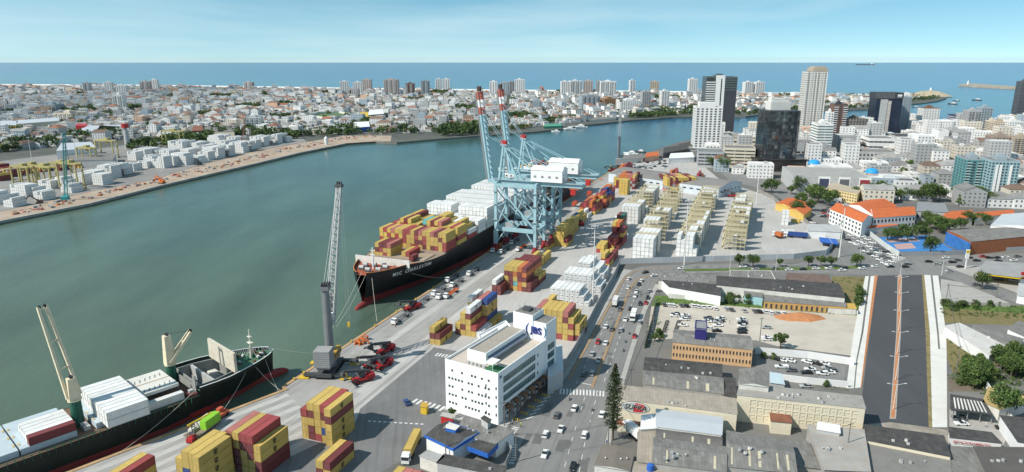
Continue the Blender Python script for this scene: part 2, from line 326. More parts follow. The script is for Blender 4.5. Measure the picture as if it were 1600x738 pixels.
for t, s0, s1, w in ((13.5, 40, 588, 3.2), (27.2, 20, 588, 4.6)):
    b.face([(*Q(s0, t), .013), (*Q(s0, t + w), .013), (*Q(s1, t + w), .013), (*Q(s1, t), .013)][::-1])
struct(b.build('light_truck_lanes', APRONL))
b = MB()
for t in (2.6, 3.6, 33.2, 34.0):
    b.b2(0, .16, 0, 1, 0, 1) if False else b.face([(*Q(6, t), .02), (*Q(6, t + .22), .02), (*Q(586, t + .22), .02), (*Q(586, t), .02)][::-1])
struct(b.build('crane_rail', DGREY))
b = MB(); b.prism([Q2(-260, -.35), Q2(0, -.35), Q(BEND + .6, -.35), Q(588.4, -.35), Q(588.4, 1.0), Q(BEND + 1, 1.0), Q2(0, 1.0), Q2(-260, 1.0)], -1.6, .22); struct(b.build('quay_kerb', mat('quay_cope', (.42, .27, .14), .9, .3, .12, dirt=.5, dirtc=(.30, .28, .25))))
# fenders on the quay face, bollards on the cope
fen = MB(); fen.box(0, 0, 0, .9, 1.6, 1.9); fme = fen.mesh('quay_fender', BLACK)
bol = MB(); bol.tube((0, 0, 0), (0, 0, .45), .28, .22, 8); bol.tube((0, 0, .45), (0, 0, .7), .42, .40, 8); bme = bol.mesh('bollard', YELP)
for k in range(30):
    s = 20 + k * 19
    tag(link('mooring_bollard', bme, None, (*Q(s, .35), .22)), 'yellow mooring bollard on the edge of the container quay', 'bollard', 'bollards along the container quay')
    tag(link('quay_fender', fme, None, (*Q(s + 10, -.81), -2.2), QROT), 'black rubber fender on the wall of the container quay', 'fender', 'fenders along the container quay')
# construction strip on the far quay
sheet('far_quay_apron', px([(-300, 414), (0, 345), (140, 317.8), (250, 290), (400, 255), (470, 238), (540, 224.2), (585, 221.2), (610, 221), (612, 212), (540, 212), (480, 222), (400, 236), (300, 262), (240, 281), (140, 300), (0, 331), (-300, 395)]), .01, DIRT)
sheet('far_terminal_yard', px([(-300, 394), (0, 330.5), (140, 299.5), (240, 280.5), (300, 261.5), (400, 235.5), (480, 221.5), (470, 215), (400, 221), (300, 221), (200, 226), (100, 240), (0, 252), (-300, 280)]), .006, mat('far_yard_paving', (.24, .235, .225), .9, .18, .03, dirt=.4, dirtc=(.16, .155, .15)))
b = MB()
edge = [(-300, 414), (0, 346), (140, 318.5), (250, 290.5), (400, 255.5), (470, 238.5), (540, 224.5)]
for k in range(len(edge) - 1):
    p, q = Vector(G(*edge[k])), Vector(G(*edge[k+1])); d = (q - p).normalized(); nn = Vector((d.y, -d.x))
    b.prism([p + nn * .3, q + nn * .3, q - nn * 2.0, p - nn * 2.0], -1.5, .35)
struct(b.build('far_quay_kerb', mat('far_cope', (.36, .35, .32), .9, .2, .1)))
# --- roads
sheet('road', px([(780, 780), (786, 735), (797, 690), (800, 662), (862, 607), (884, 572), (905, 528), (940, 474), (966, 436), (984, 422), (1004, 416.5), (1030, 414.5), (1060, 414), (1100, 413.2), (1290, 410), (1300, 398), (1306, 384), (1262, 345), (1215, 306), (1195, 296), (1140, 284), (1120, 262), (1150, 260), (1200, 277), (1255, 302), (1310, 335), (1345, 352), (1385, 384), (1415, 400), (1490, 399), (1620, 395), (1700, 393), (1700, 412), (1620, 413), (1490, 416), (1520, 433), (1600, 464), (1680, 496), (1680, 520), (1600, 476), (1560, 465), (1500, 441), (1468, 430), (1440, 429.5), (1371, 431), (1330, 428), (1230, 426), (1130, 426), (1062, 428), (1034, 432), (1023, 444), (1002, 484), (978, 560), (962, 612), (945, 690), (935, 780)]), .014, ASPH)
sheet('new_road', px([(1371, 431), (1441, 429.5), (1446, 520), (1451, 668), (1446, 672), (1392, 664), (1341, 664), (1357, 540)]), .02, ASPHN)
sheet('dust_apron', px([(1341, 664), (1392, 660), (1451, 668), (1480, 672), (1486, 692), (1420, 676), (1338, 668)]), .024, mat('pale_dust', (.30, .27, .23), .95, .25, .2, dirt=.5, dirtc=(.16, .15, .14)))
def kerbed(name, poly, m, h=.13): b = MB(); b.prism(poly, -.02, h, 0); return struct(b.build(name, m))
kerbed('new_pavement', px([(1352, 432), (1357.5, 432), (1346, 520), (1338, 562), (1334, 607), (1322, 607), (1334, 520)]), PAVEW)
kerbed('new_pavement', px([(1360.5, 432), (1371, 431), (1358, 520), (1345, 606), (1336, 607), (1340, 562), (1349, 520)]), PAVEW)
kerbed('new_pavement', px([(1442, 430), (1454, 430.5), (1464, 520), (1466, 546), (1479, 546), (1480, 668), (1456.5, 668), (1453, 520)]), PAVEW)
kerbed('new_pavement', px([(1457, 431), (1466, 431), (1478, 520), (1479, 545.5), (1469, 545.5), (1467, 520)]), PAVEW)
med = kerbed('road_median', px([(1402.5, 430), (1409.5, 430), (1407.5, 520), (1400, 655), (1390, 655), (1400.5, 520)]), PAVE, .15)
sheet('median_earth', px([(1403.7, 431), (1408.3, 431), (1406.2, 520), (1398.2, 653.5), (1391.8, 653.5), (1401.8, 520)]), .156, BRICKP)
sheet('earth_verge', px([(1366.5, 431.2), (1371.3, 431), (1358.6, 520), (1346, 606), (1344.5, 606), (1355, 520)]), .136, BRICKP)
sheet('earth_verge', px([(1440.3, 430), (1444, 430), (1453, 520), (1456.6, 668), (1451, 668), (1446.2, 520)]), .136, mat('weedy_verge', (.24, .19, .09), .95, .35, .4, dirt=.6, dirtc=(.07, .11, .03)))
# avenue median, kerb lines and pavements
ln = lambda pts, w, name, m, h: [kerbed(name, [*( [ (Vector(p) + nv * w / 2)[:] for p, nv in L ] ), *( [ (Vector(p) - nv * w / 2)[:] for p, nv in L[::-1] ] )], m, h) for L in [[(p, Vector((-( (pts[min(k+1, len(pts)-1)][1] - pts[max(k-1, 0)][1]) ), pts[min(k+1, len(pts)-1)][0] - pts[max(k-1, 0)][0])).normalized()) for k, p in enumerate(pts)]]][0]
KERBB = mat('stained_kerb', (.30, .21, .13), .9, .2, .5)
ln(px([(925, 606), (945, 555), (965, 503), (980, 462), (987, 447), (996, 437), (1018, 431), (1034, 430)]), 1.2, 'avenue_median', KERBB, .16)
ln(px([(889, 592), (915, 545), (950, 482), (969, 446), (978, 433), (992, 424), (1018, 420.5), (1048, 420)]), 1.0, 'avenue_kerb', KERBB, .16)
sheet('pavement', px([(856, 622), (888, 586), (912, 542), (948, 480), (967, 445), (976, 432), (988, 423), (975, 421), (960, 440), (938, 476), (908, 523), (880, 570)]), .12, PAVE)
kerbed('pavement', px([(936, 760), (946, 690), (963, 612), (979, 560), (1003, 484), (1024, 444), (1030, 446), (1010, 486), (986, 562), (971, 614), (955, 690), (946, 760)]), PAVE, .12)
kerbed('avenue_island', px([(1070, 421), (1290, 417.5), (1340, 416), (1352, 419), (1290, 421.5), (1070, 424)]), GRASS, .15)
kerbed('traffic_island', px([(1378, 400), (1398, 398), (1416, 404), (1404, 409), (1388, 407)]), PAVE, .15)
# painted markings (sheet just above the asphalt)
pm = MB()
def pline(a, c, w, z=.019):
    a, c = Vector(a), Vector(c); d = (c - a).normalized(); nv = Vector((-d.y, d.x)) * w / 2
    q = [a + nv, a - nv, c - nv, c + nv]; pm.face([(p.x, p.y, z) for p in q])
def dashes(pts, on, off, w):
    pts = [Vector(p) for p in pts]; k = 0; carry = 0.0
    for i in range(len(pts) - 1):
        L = (pts[i+1] - pts[i]).length; d = (pts[i+1] - pts[i]) / L; x = carry
        while x < L:
            pline(pts[i] + d * x, pts[i] + d * min(x + on, L), w); x += on + off
        carry = x - L
def zebra(a, c, depth, n=9):
    a, c = Vector(a), Vector(c); d = c - a; nv = Vector((-d.y, d.x)).normalized() * depth
    for k in range(n):
        p = a + d * ((k + .25) / n); q = a + d * ((k + .75) / n)
        pm.face([(p.x, p.y, .019), (q.x, q.y, .019), (q.x + nv.x, q.y + nv.y, .019), (p.x + nv.x, p.y + nv.y, .019)])
dashes(px([(914, 620), (905, 650), (893, 690), (880, 738)]), 3, 4, .18)
dashes(px([(934, 612), (922, 660), (912, 700), (905, 738)]), 3, 4, .18)
dashes(px([(900, 600), (925, 550), (955, 490), (975, 445), (990, 432)]), 3, 4, .18)
dashes(px([(944, 596), (960, 550), (985, 480), (1005, 440)]), 3, 4, .18)
pline(G(906, 598), G(925, 602), .4); dashes(px([(1060, 418), (1200, 414), (1300, 412.5)]), 3, 4, .18); dashes(px([(1060, 426), (1200, 423.5), (1330, 424)]), 3, 4, .18)
dashes(px([(1300, 388), (1250, 348), (1200, 306)]), 3, 5, .18); dashes(px([(1470, 408), (1600, 404)]), 3, 4, .18)
zebra(G(873, 616), G(925, 618.5), 4.2, 10); zebra(G(925, 618.5), G(945, 620), 4.2, 4)
zebra(G(800, 683), G(812, 668), 2.2, 6); zebra(G(803, 726), G(809, 694), 2.4, 8); zebra(G(640, 629), G(690, 643), 3.4, 7)
for k in range(7):
    a = G(826 + 0 * k, 652 - k * 5); pline(G(822 + k * 5.5, 655 - k * 6.3), G(833 + k * 5.5, 651 - k * 6.3), .5)
dashes([Q(60, 40), Q(60, 60)], .7, .7, 3.0); dashes([Q(205, 44), Q(205, 78)], .7, .9, .4); dashes([Q(208, 44), Q(208, 78)], .7, .9, .4)
dashes([Q(150, 62), Q(300, 62)], 1.2, 3.5, .35)
dashes([Q(4, 43), Q(9, 62)], 1, .8, .6)
struct(pm.build('painted_markings', PAINT))
pt = MB(); RP = random.Random(12)
for k in range(34):
    a = [(905, 640), (880, 700), (915, 720), (940, 560), (960, 500), (990, 460), (1100, 421), (1250, 419), (1420, 420), (1480, 408), (860, 640), (830, 690)][k % 12]; c = Vector(G(a[0] + RP.uniform(-14, 14), a[1] + RP.uniform(-8, 8))); w, h, r = RP.uniform(1, 3), RP.uniform(2, 9), -.29 + RP.uniform(-.1, .1) - (1.2 if k % 12 in (6, 7, 8, 9) else 0)
    pt.face([(c.x + math.cos(r) * x - math.sin(r) * y, c.y + math.sin(r) * x + math.cos(r) * y, .0165 + k * .00002) for x, y in ((-w/2, -h/2), (w/2, -h/2), (w/2, h/2), (-w/2, h/2))])
struct(pt.build('asphalt_patches', mat('patch_asphalt', (.13, .13, .128), .9, .15, .3)))
# open lots and fields
sheet('gravel_lot', px([(1018, 478), (1060, 474), (1140, 477), (1230, 484), (1345, 492), (1338, 530), (1330, 556), (1214, 541), (1182, 532), (1062, 529), (1010, 532)]), .010, GRAVEL)
sheet('grass_strip', px([(1024, 462), (1120, 465), (1180, 462), (1340, 476), (1356, 455), (1346, 494), (1230, 485), (1140, 478), (1060, 475), (1018, 479)]), .014, GRASS)
sheet('grass_strip', px([(1300, 432), (1352, 433), (1346, 470), (1335, 480), (1300, 474)]), .016, GRASSB)
sheet('car_park', px([(1182, 556), (1260, 563), (1322, 572), (1318, 600), (1240, 592), (1180, 586)]), .016, ASPH)
sheet('open_lot', px([(1470, 436), (1500, 441), (1556, 464), (1578, 474), (1470, 472)]), .010, PAVE)
sheet('grass_strip', px([(1468, 474), (1600, 478), (1660, 482), (1660, 500), (1600, 498), (1472, 492)]), .014, GRASS)
sheet('dry_field', px([(1472, 482), (1600, 490), (1660, 494), (1660, 512), (1572, 508), (1475, 505)]), .018, GRASSB)
sheet('dry_field', px([(1478, 520), (1545, 560), (1560, 570), (1490, 585), (1480, 560)]), .018, GRASSB)
sheet('earth_yard', px([(1481, 590), (1540, 592), (1545, 612), (1482, 612)]), .02, mat('dark_earth', (.16, .13, .10), .95, .2, .3))
sheet('car_yard', px([(1483, 640), (1560, 650), (1580, 668), (1566, 700), (1484, 690)]), .02, PAVE)
sheet('forecourt', px([(1475, 416), (1520, 415), (1640, 416), (1640, 470), (1600, 462)]), .018, PAVE)
sheet('sports_court', px([(1350, 372), (1450, 368), (1492, 392), (1384, 394)]), .012, mat('court_blue', (.05, .20, .48), .8, .1, .1))
cm = MB()
for (a, c, d, e) in (((1396, 382), (1424, 380), (1432, 388), (1402, 390)), ((1382, 374), (1430, 372), (1438, 377), (1390, 379))): cm.face([(*p, .018) for p in px([a, c, d, e])][::-1])
struct(cm.build('court_key_area', mat('court_pink', (.45, .30, .28), .85, .1, .2)))
# earth mound in the lot
mo = MB(); c0 = Vector(G(1250, 496)); rr = random.Random(3); rings = []
for k, (r, z) in enumerate(((9.5, .0), (6.5, .8), (3.5, 1.5), (1.2, 2.0))):
    rings.append([(c0.x + r * (1.1 + .25 * rr.random()) * math.cos(t * .4488), c0.y + r * .62 * (.9 + .3 * rr.random()) * math.sin(t * .4488), z + .01) for t in range(14)])
for k in range(3):
    for t in range(14): mo.face([rings[k][t], rings[k][(t+1) % 14], rings[k+1][(t+1) % 14], rings[k+1][t]])
mo.face(rings[3]); tag(mo.build('earth_mound', BRICKP, None, True), 'heap of orange red earth dumped in the gravel lot', 'earth mound')
# ================================================================ CONTAINERS
CC = {'yellow': (.55, .39, .11), 'maroon': (.18, .042, .045), 'red': (.34, .065, .065), 'orange': (.52, .16, .05), 'blue': (.03, .075, .26), 'white': (.74, .75, .74),
      'teal': (.12, .42, .42), 'grey': (.30, .31, .31), 'green': (.05, .16, .12), 'salmon': (.42, .15, .13), 'navy': (.025, .04, .14), 'lime': (.25, .55, .04)}
CPAINT = {k: mat('container_' + k, v, .6, .10, .35, dirt=.42, dirtc=(v[0] * .5 + .05, v[1] * .5 + .03, v[2] * .5 + .02), rand=.10, ribs=('Y', 2.2), bump=.9) for k, v in CC.items()}
CFRAME = {k: mat('container_rail_' + k, tuple(x * (.60 if k == 'white' else .72) for x in v), .6, .1, .6, rand=.1) for k, v in CC.items()}
CMESH = {}; DOORM = {}
def container_mesh(c, L):
    if (c, L) in CMESH: return CMESH[(c, L)]
    b = MB(); W, H = 2.438, 2.585; w, l = W / 2, L / 2
    b.b2(-w + .05, w - .05, -l + .05, l - .05, .14, H - .05)
    for sx in (-1, 1):
        for sy in (-1, 1): b.box(sx * (w - .08), sy * (l - .08), 0, .16, .16, H, 0, 1)
        b.box(sx * (w - .05), 0, .0, .10, L - .32, .16, 0, 1); b.box(sx * (w - .045), 0, H - .11, .09, L - .32, .10, 0, 1)
    for sy in (-1, 1): b.box(0, sy * (l - .06), 0, W - .32, .12, .15, 0, 1); b.box(0, sy * (l - .06), H - .13, W - .32, .12, .12, 0, 1)
    CMESH[(c, L)] = b.mesh('container_' + c, [CPAINT[c], CFRAME[c]]); return CMESH[(c, L)]
def door_mesh(c):
    if c in DOORM: return DOORM[c]
    b = MB(); b.b2(-.52, .52, -.03, .01, .02, 2.28)
    for x in (-.3, .3): b.tube((x, -.05, .03), (x, -.05, 2.25), .03, None, 5, 1)
    for z in (.5, 1.15, 1.8): b.b2(-.48, .48, -.04, -.03, z, z + .05, 2)
    DOORM[c] = b.mesh('door', [CPAINT[c], STEEL, CFRAME[c]]); return DOORM[c]
fu = MB(); fu.b2(-1.02, 1.02, -.05, .02, .1, 2.2)
for k in range(3): fu.b2(-.9, .9, -.07, -.05, .25 + k * .22, .34 + k * .22, 2)
fu.tube((.42, -.04, 1.55), (.42, -.10, 1.55), .34, None, 12, 1); fu.b2(-.85, -.15, -.07, -.05, 1.2, 1.9, 2)
FRIDGE = fu.mesh('cooling_unit', [mat('reefer_unit', (.66, .67, .67), .6, .1, 1), DGREY, LGREY])
BLKINK = mat('black_ink', (.02, .02, .02), .7, .1, 1)
def msc_logo_mesh():
    a = text_mesh('m', 1.9, .004, .05); c = text_mesh('sc', 1.15, .004, .04)
    b = MB()
    for me, dx, dy, sx in ((a, 0, .30, 1.0), (c, 0, -.52, 1.1)):
        i = len(b.v); b.v += [(v.co.x * sx + dx, v.co.y + dy, v.co.z) for v in me.vertices]
        for p in me.polygons: b.f.append(tuple(i + k for k in p.vertices)); b.m.append(0)
    return b.mesh('logo', BLKINK)
LOGO = msc_logo_mesh()
def add_logo(o, side=1, y=0.0):
    g = link('logo', LOGO, o); s = side
    basis(g, (s * 1.245, y, 1.3), (0, s, 0), (0, 0, 1))
CONT = []      # every container of the scene; placed by place_containers() at the end
def container(c, x, y, z, rz, label, cat, group, L=12.19, near=False, logo=False):
    CONT.append((c, x, y, z, rz, label, cat, group, L, near, logo))
def place_containers():
    for kind in ('reefer', 'container'):
        lst = sorted((k for k in CONT if (k[6] == 'reefer') == (kind == 'reefer')), key=lambda k: (k[1] ** 2 + k[2] ** 2 + (CAM_H - k[3]) ** 2) * (12.19 / k[8]))
        for c, x, y, z, rz, label, cat, group, L, near, logo in lst[:300]:
            o = tag(link('reefer_container' if kind == 'reefer' else 'shipping_container', container_mesh(c, L), None, (x, y, z), rz), label, cat, group)
            if near:
                if kind == 'reefer': link('cooling_unit', FRIDGE, o, (0, -L / 2 + .03, .1))
                else:
                    for sx in (-.53, .53): link('door', door_mesh(c), o, (sx, -L / 2 + .045, .15))
                if logo and c in ('yellow', 'white'): add_logo(o)
        rest = lst[300:]
        if rest:
            b = MB(); names = sorted({k[0] for k in rest})
            for c, x, y, z, rz, label, cat, group, L, near, logo in rest:
                me = container_mesh(c, L); i = len(b.v); cs, sn = math.cos(rz), math.sin(rz); k = names.index(c) * 2
                b.v += [(x + cs * v.co.x - sn * v.co.y, y + sn * v.co.x + cs * v.co.y, z + v.co.z) for v in me.vertices]
                for q in me.polygons: b.f.append(tuple(i + w for w in q.vertices)); b.m.append(k + q.material_index)
            stuff(b.build('distant_reefers' if kind == 'reefer' else 'distant_containers', [m for n in names for m in (CPAINT[n], CFRAME[n])]))
SEEN = set()
def stack(s0, t0, hs, desc, colors='yyyym', cat='container', near=False, L=12.19, tops=None, face=None, pick=None, zb=0.0, ds=None, base=None, gap=.06, group=None, rnd=None):
    """rows of containers on the quay grid. hs[i][j]: tiers at row i (across t), bay j (along s)"""
    R = rnd or random.Random(int(s0 * 7 + t0 * 13)); K = {'y': 'yellow', 'm': 'maroon', 'r': 'red', 'o': 'orange', 'b': 'blue', 'w': 'white', 't': 'teal', 'g': 'grey', 'n': 'green', 's': 'salmon', 'v': 'navy'}
    hs = [h if isinstance(h, (list, tuple)) else [h] for h in hs]
    H = lambda i, j: hs[i][j] if 0 <= i < len(hs) and 0 <= j < len(hs[i]) else 0
    for i in range(len(hs)):
        for j in range(len(hs[i])):
            for k in range(hs[i][j]):
                hid = H(i, j) > k + 1 and H(i + 1, j) > k and (H(i, j - 1) > k)
                c = K[R.choice(colors)]
                if tops and k == hs[i][j] - 1 and j == 0 and i < len(tops): c = K[tops[i]]
                if face and i == len(hs) - 1 and j == 0 and k < len(face): c = K[face[k]]
                if pick and (i, j, k) in pick: c = K[pick[(i, j, k)]]
                if hid: continue
                s = s0 + j * (L + .45) + L / 2 + ((ds or {}).get(i, 0)) + R.uniform(-.08, .08); t = t0 + i * 2.5 + 1.22 + R.uniform(-.03, .03)
                if base: ox, oy, ang = base; cc, ss = math.cos(ang), math.sin(ang); X = ox + cc * (t) - ss * (s); Y = oy + ss * t + cc * s; rz = ang
                else: (X, Y), rz = Q(s, t), QROT
                rc = 'reefer' if cat == 'reefer' else 'container'
                lev = 'topmost' if k == hs[i][j] - 1 else ('bottom' if k == 0 else 'middle')
                container(c, X, Y, zb + k * 2.6, rz + R.uniform(-.003, .003), f'{c} {rc}, {lev} tier of {desc}', cat, group or ('containers in ' + desc), L, near, near and i == len(hs) - 1 or (near and H(i + 1, j) <= k))
# near stacks on the apron
stack(-12.5, 29.2, [4, 5, 5, 5, 5], 'the five-high block between the dark crane and the office', 'yyyymm', near=True, tops='ryyry', face='yyymy', pick={(4, 0, 0): 'y', (4, 0, 1): 'y', (4, 0, 2): 'y', (4, 0, 3): 'm', (4, 0, 4): 'y', (3, 0, 1): 'b', (1, 0, 0): 'm', (2, 0, 0): 'r'}, ds={4: -1.3})
stack(-47.6, 14.0, [4, 5, 5, 5], 'the all-yellow stack beside the green machinery trailer', 'yyyyyy', near=True, pick={(1, 0, 2): 'b'}, ds={3: -1.2})
stack(-34.8, 20.0, [5, 5, 5, 5, 4], 'the red-topped stack behind the all-yellow one', 'mmyy', near=True, tops='syrry', face='mmyy')
stack(-28, 46, [2, 2], 'the small stack in front of the five-high block', 'ym', near=True, tops='ym')
stack(-61, 3, [4, 4], 'the stack at the water side behind the striped paving', 'ym', near=True, tops='yr')
stack(-34, 70, [2, 2, 2, 2, 2], 'the low row behind the yellow lorry', 'ym', near=True, tops='yssmy')
stack(68.5, 32.6, [3, 2], 'the isolated pair of rows on the truck lane', 'ym', near=True, pick={(0, 0, 0): 'y', (0, 0, 1): 'm', (0, 0, 2): 'y', (1, 0, 0): 'y', (1, 0, 1): 'm'})
stack(82, 38.2, [[2, 0], [4, 2], [5, 5], [2, 5], [1, 1]], 'the stepped block beside the office roof', 'yyyym', near=True, pick={(0, 0, 0): 'm', (0, 0, 1): 'y', (1, 0, 3): 'y', (2, 0, 4): 'w', (2, 0, 3): 'm', (1, 0, 2): 'y', (2, 1, 4): 's', (3, 1, 4): 'b', (3, 1, 3): 'y', (3, 1, 2): 'y', (3, 1, 1): 'b', (3, 0, 1): 'r', (4, 0, 0): 'w', (4, 1, 0): 'y'})
stack(95.5, 38.2, [5], 'the white topped row behind the stepped block', 'yyw', near=True, pick={(0, 0, 4): 'w'})
stack(136.5, 33, [3, 2], 'the white and maroon pair by the truck queue', 'm', near=True, pick={(0, 0, 2): 'w', (1, 0, 1): 'm', (1, 0, 0): 'm'})
stack(146, 31, [[0, 3], [0, 4], [5, 4], [5, 5], [5, 5], [5, 5], [5, 5], [2, 2]], 'the orange and maroon block behind the truck queue', 'ymmyo', near=True, pick={(2, 0, 4): 'y', (3, 0, 4): 'y', (4, 0, 4): 'y', (5, 0, 4): 'o', (6, 0, 4): 'm', (6, 0, 3): 'o', (5, 0, 1): 'o', (5, 0, 0): 'o', (4, 0, 1): 't', (4, 0, 0): 'y', (7, 0, 0): 'm', (7, 0, 1): 'm', (6, 0, 2): 'm'})
stack(185, 36.6, [[3, 0], [2, 2]], 'the short row by the landside crane legs', 'ymy', near=True, tops='yy')
stack(225, 32.5, [2], 'the two-high pile beside the landside crane rail', 'ym', tops='m')
stack(238, 33.5, [[3, 3], [5, 5], [5, 4], [2, 0]], 'the yellow block behind the ship-to-shore cranes', 'yyyyyy', pick={(3, 0, 1): 'm', (3, 0, 0): 'y'})
stack(271, 31, [[3], [4], [4]], 'the dark yellow row past the crane yard', 'yyy')
stack(294, 27.5, [[2, 2], [3, 3], [3, 2]], 'the blue-topped pile past the cranes', 'yyym', pick={(1, 0, 2): 'b', (2, 0, 2): 'y'})
stack(324, 29.5, [2, 1], 'the white pair on the open quay', 'w')
stack(336, 24.5, [[3, 3, 0], [3, 4, 0], [4, 4, 4], [4, 3, 4], [3, 2, 5], [0, 0, 3]], 'the red and orange cluster on the quay', 'rrmoymo')
stack(376, 28, [[3, 4], [4, 5], [5, 5], [4, 4]], 'the mixed cluster beyond the red one', 'oymrob')
stack(423, 36.6, [5, 5, 5], 'the tall yellow block on the open quay', 'yyyyy')
stack(452, 25, [[4, 3], [5, 4], [5, 5], [5, 5], [5, 5], [5, 4], [5, 5], [5, 5]], 'the wide mixed block near the far crane', 'rmmyogs')
stack(500, 16, [[3, 4, 4, 3], [4, 5, 4, 4], [4, 5, 5, 4]], 'the far red row beside the far crane', 'rmor')
stack(505, 70, [[1, 2], [2, 1]], 'the yellow pile behind the warehouse block', 'yyoy'); stack(540, 64, [[2, 1], [1, 2], [2, 0]], 'the small pile by the fishing wharf', 'yoyr')
stack(530, 92, [[2, 2], [1, 1]], 'the pile behind the warehouse roof', 'orr')
_o = Q(449, 75); _d = Q(461.8, 100); _a = math.atan2(_d[1] - _o[1], _d[0] - _o[0])
stack(0, 0, [[5, 5]] * 11, 'the big block against the warehouse', 'mmyyymsyg', base=(*_o, _a))
stack(93, 71.5, [[5], [5], [5], [5], [5], [5], [4], [3]], 'the block behind the office', 'yymyr', near=True, tops='syyyysyy', ds={7: .8})
stack(108, 68, [[3], [4], [3]], 'the row behind the office block', 'ry', near=True)
# white refrigerated containers along the avenue wall
RD = 'the white pile along the avenue wall'
stack(136, 64.5, [3, 3, 3, 3, 3, 3, 2, 1], 'the white pile by the avenue wall', 'w', 'reefer', near=True)
stack(154, 66.0, [4, 4, 4, 4, 4, 4, 3, 2], 'the middle white pile by the avenue wall', 'w', 'reefer', near=True)
stack(175, 67.5, [[4, 3], [4, 3], [4, 2], [3, 2], [3, 1], [2, 0]], 'the far white pile by the avenue wall', 'w', 'reefer', near=True)
stack(203, 74, [[3, 2], [2, 2]], 'the red pile at the corner of the panel fence', 'rmy')
stack(232, 64, [[2, 0], [2, 0]], 'the red and yellow pile in the open yard', 'ry'); stack(243, 68.5, [[3, 4], [3, 3], [1, 4]], 'the maroon pile in the open yard', 'mmry')
stack(262, 67, [[5], [5]], 'the orange and yellow tower of boxes', 'myo', tops='yo'); stack(296, 60, [[3], [4], [4]], 'the grey and maroon pile beside the racks', 'mgng', tops='wmn')
# reefer racks -------------------------------------------------------------
RACKP = mat('rack_paint', (.52, .47, .31), .7, .15, .6, rand=.08)
def rack_mesh(W, tiers):
    b = MB(); f = MB(); D = 2.3
    n = 5
    for i in range(n + 1):
        for y in (0, D): b.bar((W * i / n, y, 0), (W * i / n, y, tiers * 2.6 + 1.1), .16)
    for k in range(1, tiers + 1):
        z = k * 2.6 - .1
        f.b2(-.2, W + .2, -.1, D + .1, z, z + .08)
        for y in (-.1, D + .1):
            b.bar((-.2, y, z), (W + .2, y, z), .2); b.bar((-.2, y, z + 1.05), (W + .2, y, z + 1.05), .07); b.bar((-.2, y, z + .55), (W + .2, y, z + .55), .05)
        if k < tiers + 1:
            x0, x1 = (W + .3, W + 1.6)
            b.bar((-.4, (0 if k % 2 else D), z - 2.6), (-.4, (D if k % 2 else 0), z), .35, .12)
    st = MB()
    for k in range(tiers): st.bar((-.75, 0 if k % 2 else D, k * 2.6), (-.75, D if k % 2 else 0, k * 2.6 + 2.5), .7, .1); st.b2(-1.1, -.3, -.1, D + .1, k * 2.6 + 2.42, k * 2.6 + 2.5)
    return b.mesh('frame', RACKP), f.mesh('platform', mat('rack_grating', (.40, .36, .25), .8, .15, .6)), st.mesh('stairs', RACKP)
RM = {}
def rack(s, t, W, tiers, label, group):
    key = (W, tiers)
    if key not in RM: RM[key] = rack_mesh(W, tiers)
    o = thing('reefer_rack', label, 'steel rack', (*Q(s, t), 0), QROT, group)
    for nm, me in zip(('frame', 'platform', 'stairs'), RM[key]): link(nm, me, o)
def rack_column(t0, W, bays, where):
    """bays: (s0, fill list per row)"""
    n = int(W // 2.5)
    for s0, hs in bays:
        if any(hs): stack(s0, t0, hs, f'a bay of {where}', 'w', 'reefer', near=False, group=f'reefers plugged into {where}', rnd=random.Random(int(s0)))
        rack(s0 + 12.5, t0, W, 5, f'pale yellow steel reefer rack in {where}', f'steel racks of {where}')
rack_column(61.5, 12.5, [(316, [5, 5, 5, 5, 5]), (332, [4, 4, 0, 5, 5]), (348, [0, 0, 0, 0, 2]), (364, [0, 0, 0, 0, 0]), (380, [0, 0, 5, 5, 5]), (396, [0, 0, 5, 5, 5])], 'the rack row nearest the quay')
rack_column(87.6, 12.5, [(227, [5, 5, 5, 5, 5]), (244, [5, 5, 5, 5, 5]), (261, [1, 3, 0, 0, 0])], 'the front of the second rack row')
rack_column(84.5, 12.5, [(278, [5, 5, 5, 5, 0]), (294, [0, 0, 1, 0, 0]), (310, [0, 5, 0, 5, 5]), (326, [0, 0, 0, 0, 0]), (342, [0, 0, 0, 0, 1])], 'the second rack row')
rack_column(82, 12.5, [(358, [0, 0, 0, 0, 0]), (374, [0, 0, 0, 0, 0]), (390, [0, 0, 0, 0, 0])], 'the back of the second rack row')
stack(405, 84, [[4], [4]], 'the red and yellow pile at the end of the racks', 'mry')
rack_column(111.5, 12.5, [(243, [5, 4, 5, 5, 2]), (260, [0, 3, 5, 5, 4]), (277, [0, 0, 4, 5, 5]), (293, [0, 0, 0, 0, 5]), (309, [0, 0, 0, 0, 5])], 'the front of the third rack row')
rack_column(109.5, 12.5, [(325, [0, 0, 1, 0, 0]), (341, [0, 0, 0, 0, 0]), (357, [0, 0, 4, 0, 0]), (373, [0, 0, 0, 0, 0]), (389, [0, 0, 0, 0, 4]), (405, [4, 4, 4, 4, 0])], 'the third rack row')
rack_column(138, 12.5, [(256, [0, 0, 0, 0, 0]), (270, [0, 0, 3, 0, 0]), (286, [0, 0, 0, 0, 0]), (302, [0, 0, 0, 4, 0]), (318, [0, 0, 0, 0, 5]), (334, [0, 4, 0, 0, 5]), (350, [4, 4, 4, 4, 0]), (366, [5, 5, 5, 0, 4]), (382, [0, 5, 5, 0, 0])], 'the rack row along the road fence')
stack(352, 172, [4, 4], 'the white cube of tanks by the boundary wall', 'w', 'reefer', L=6.06)
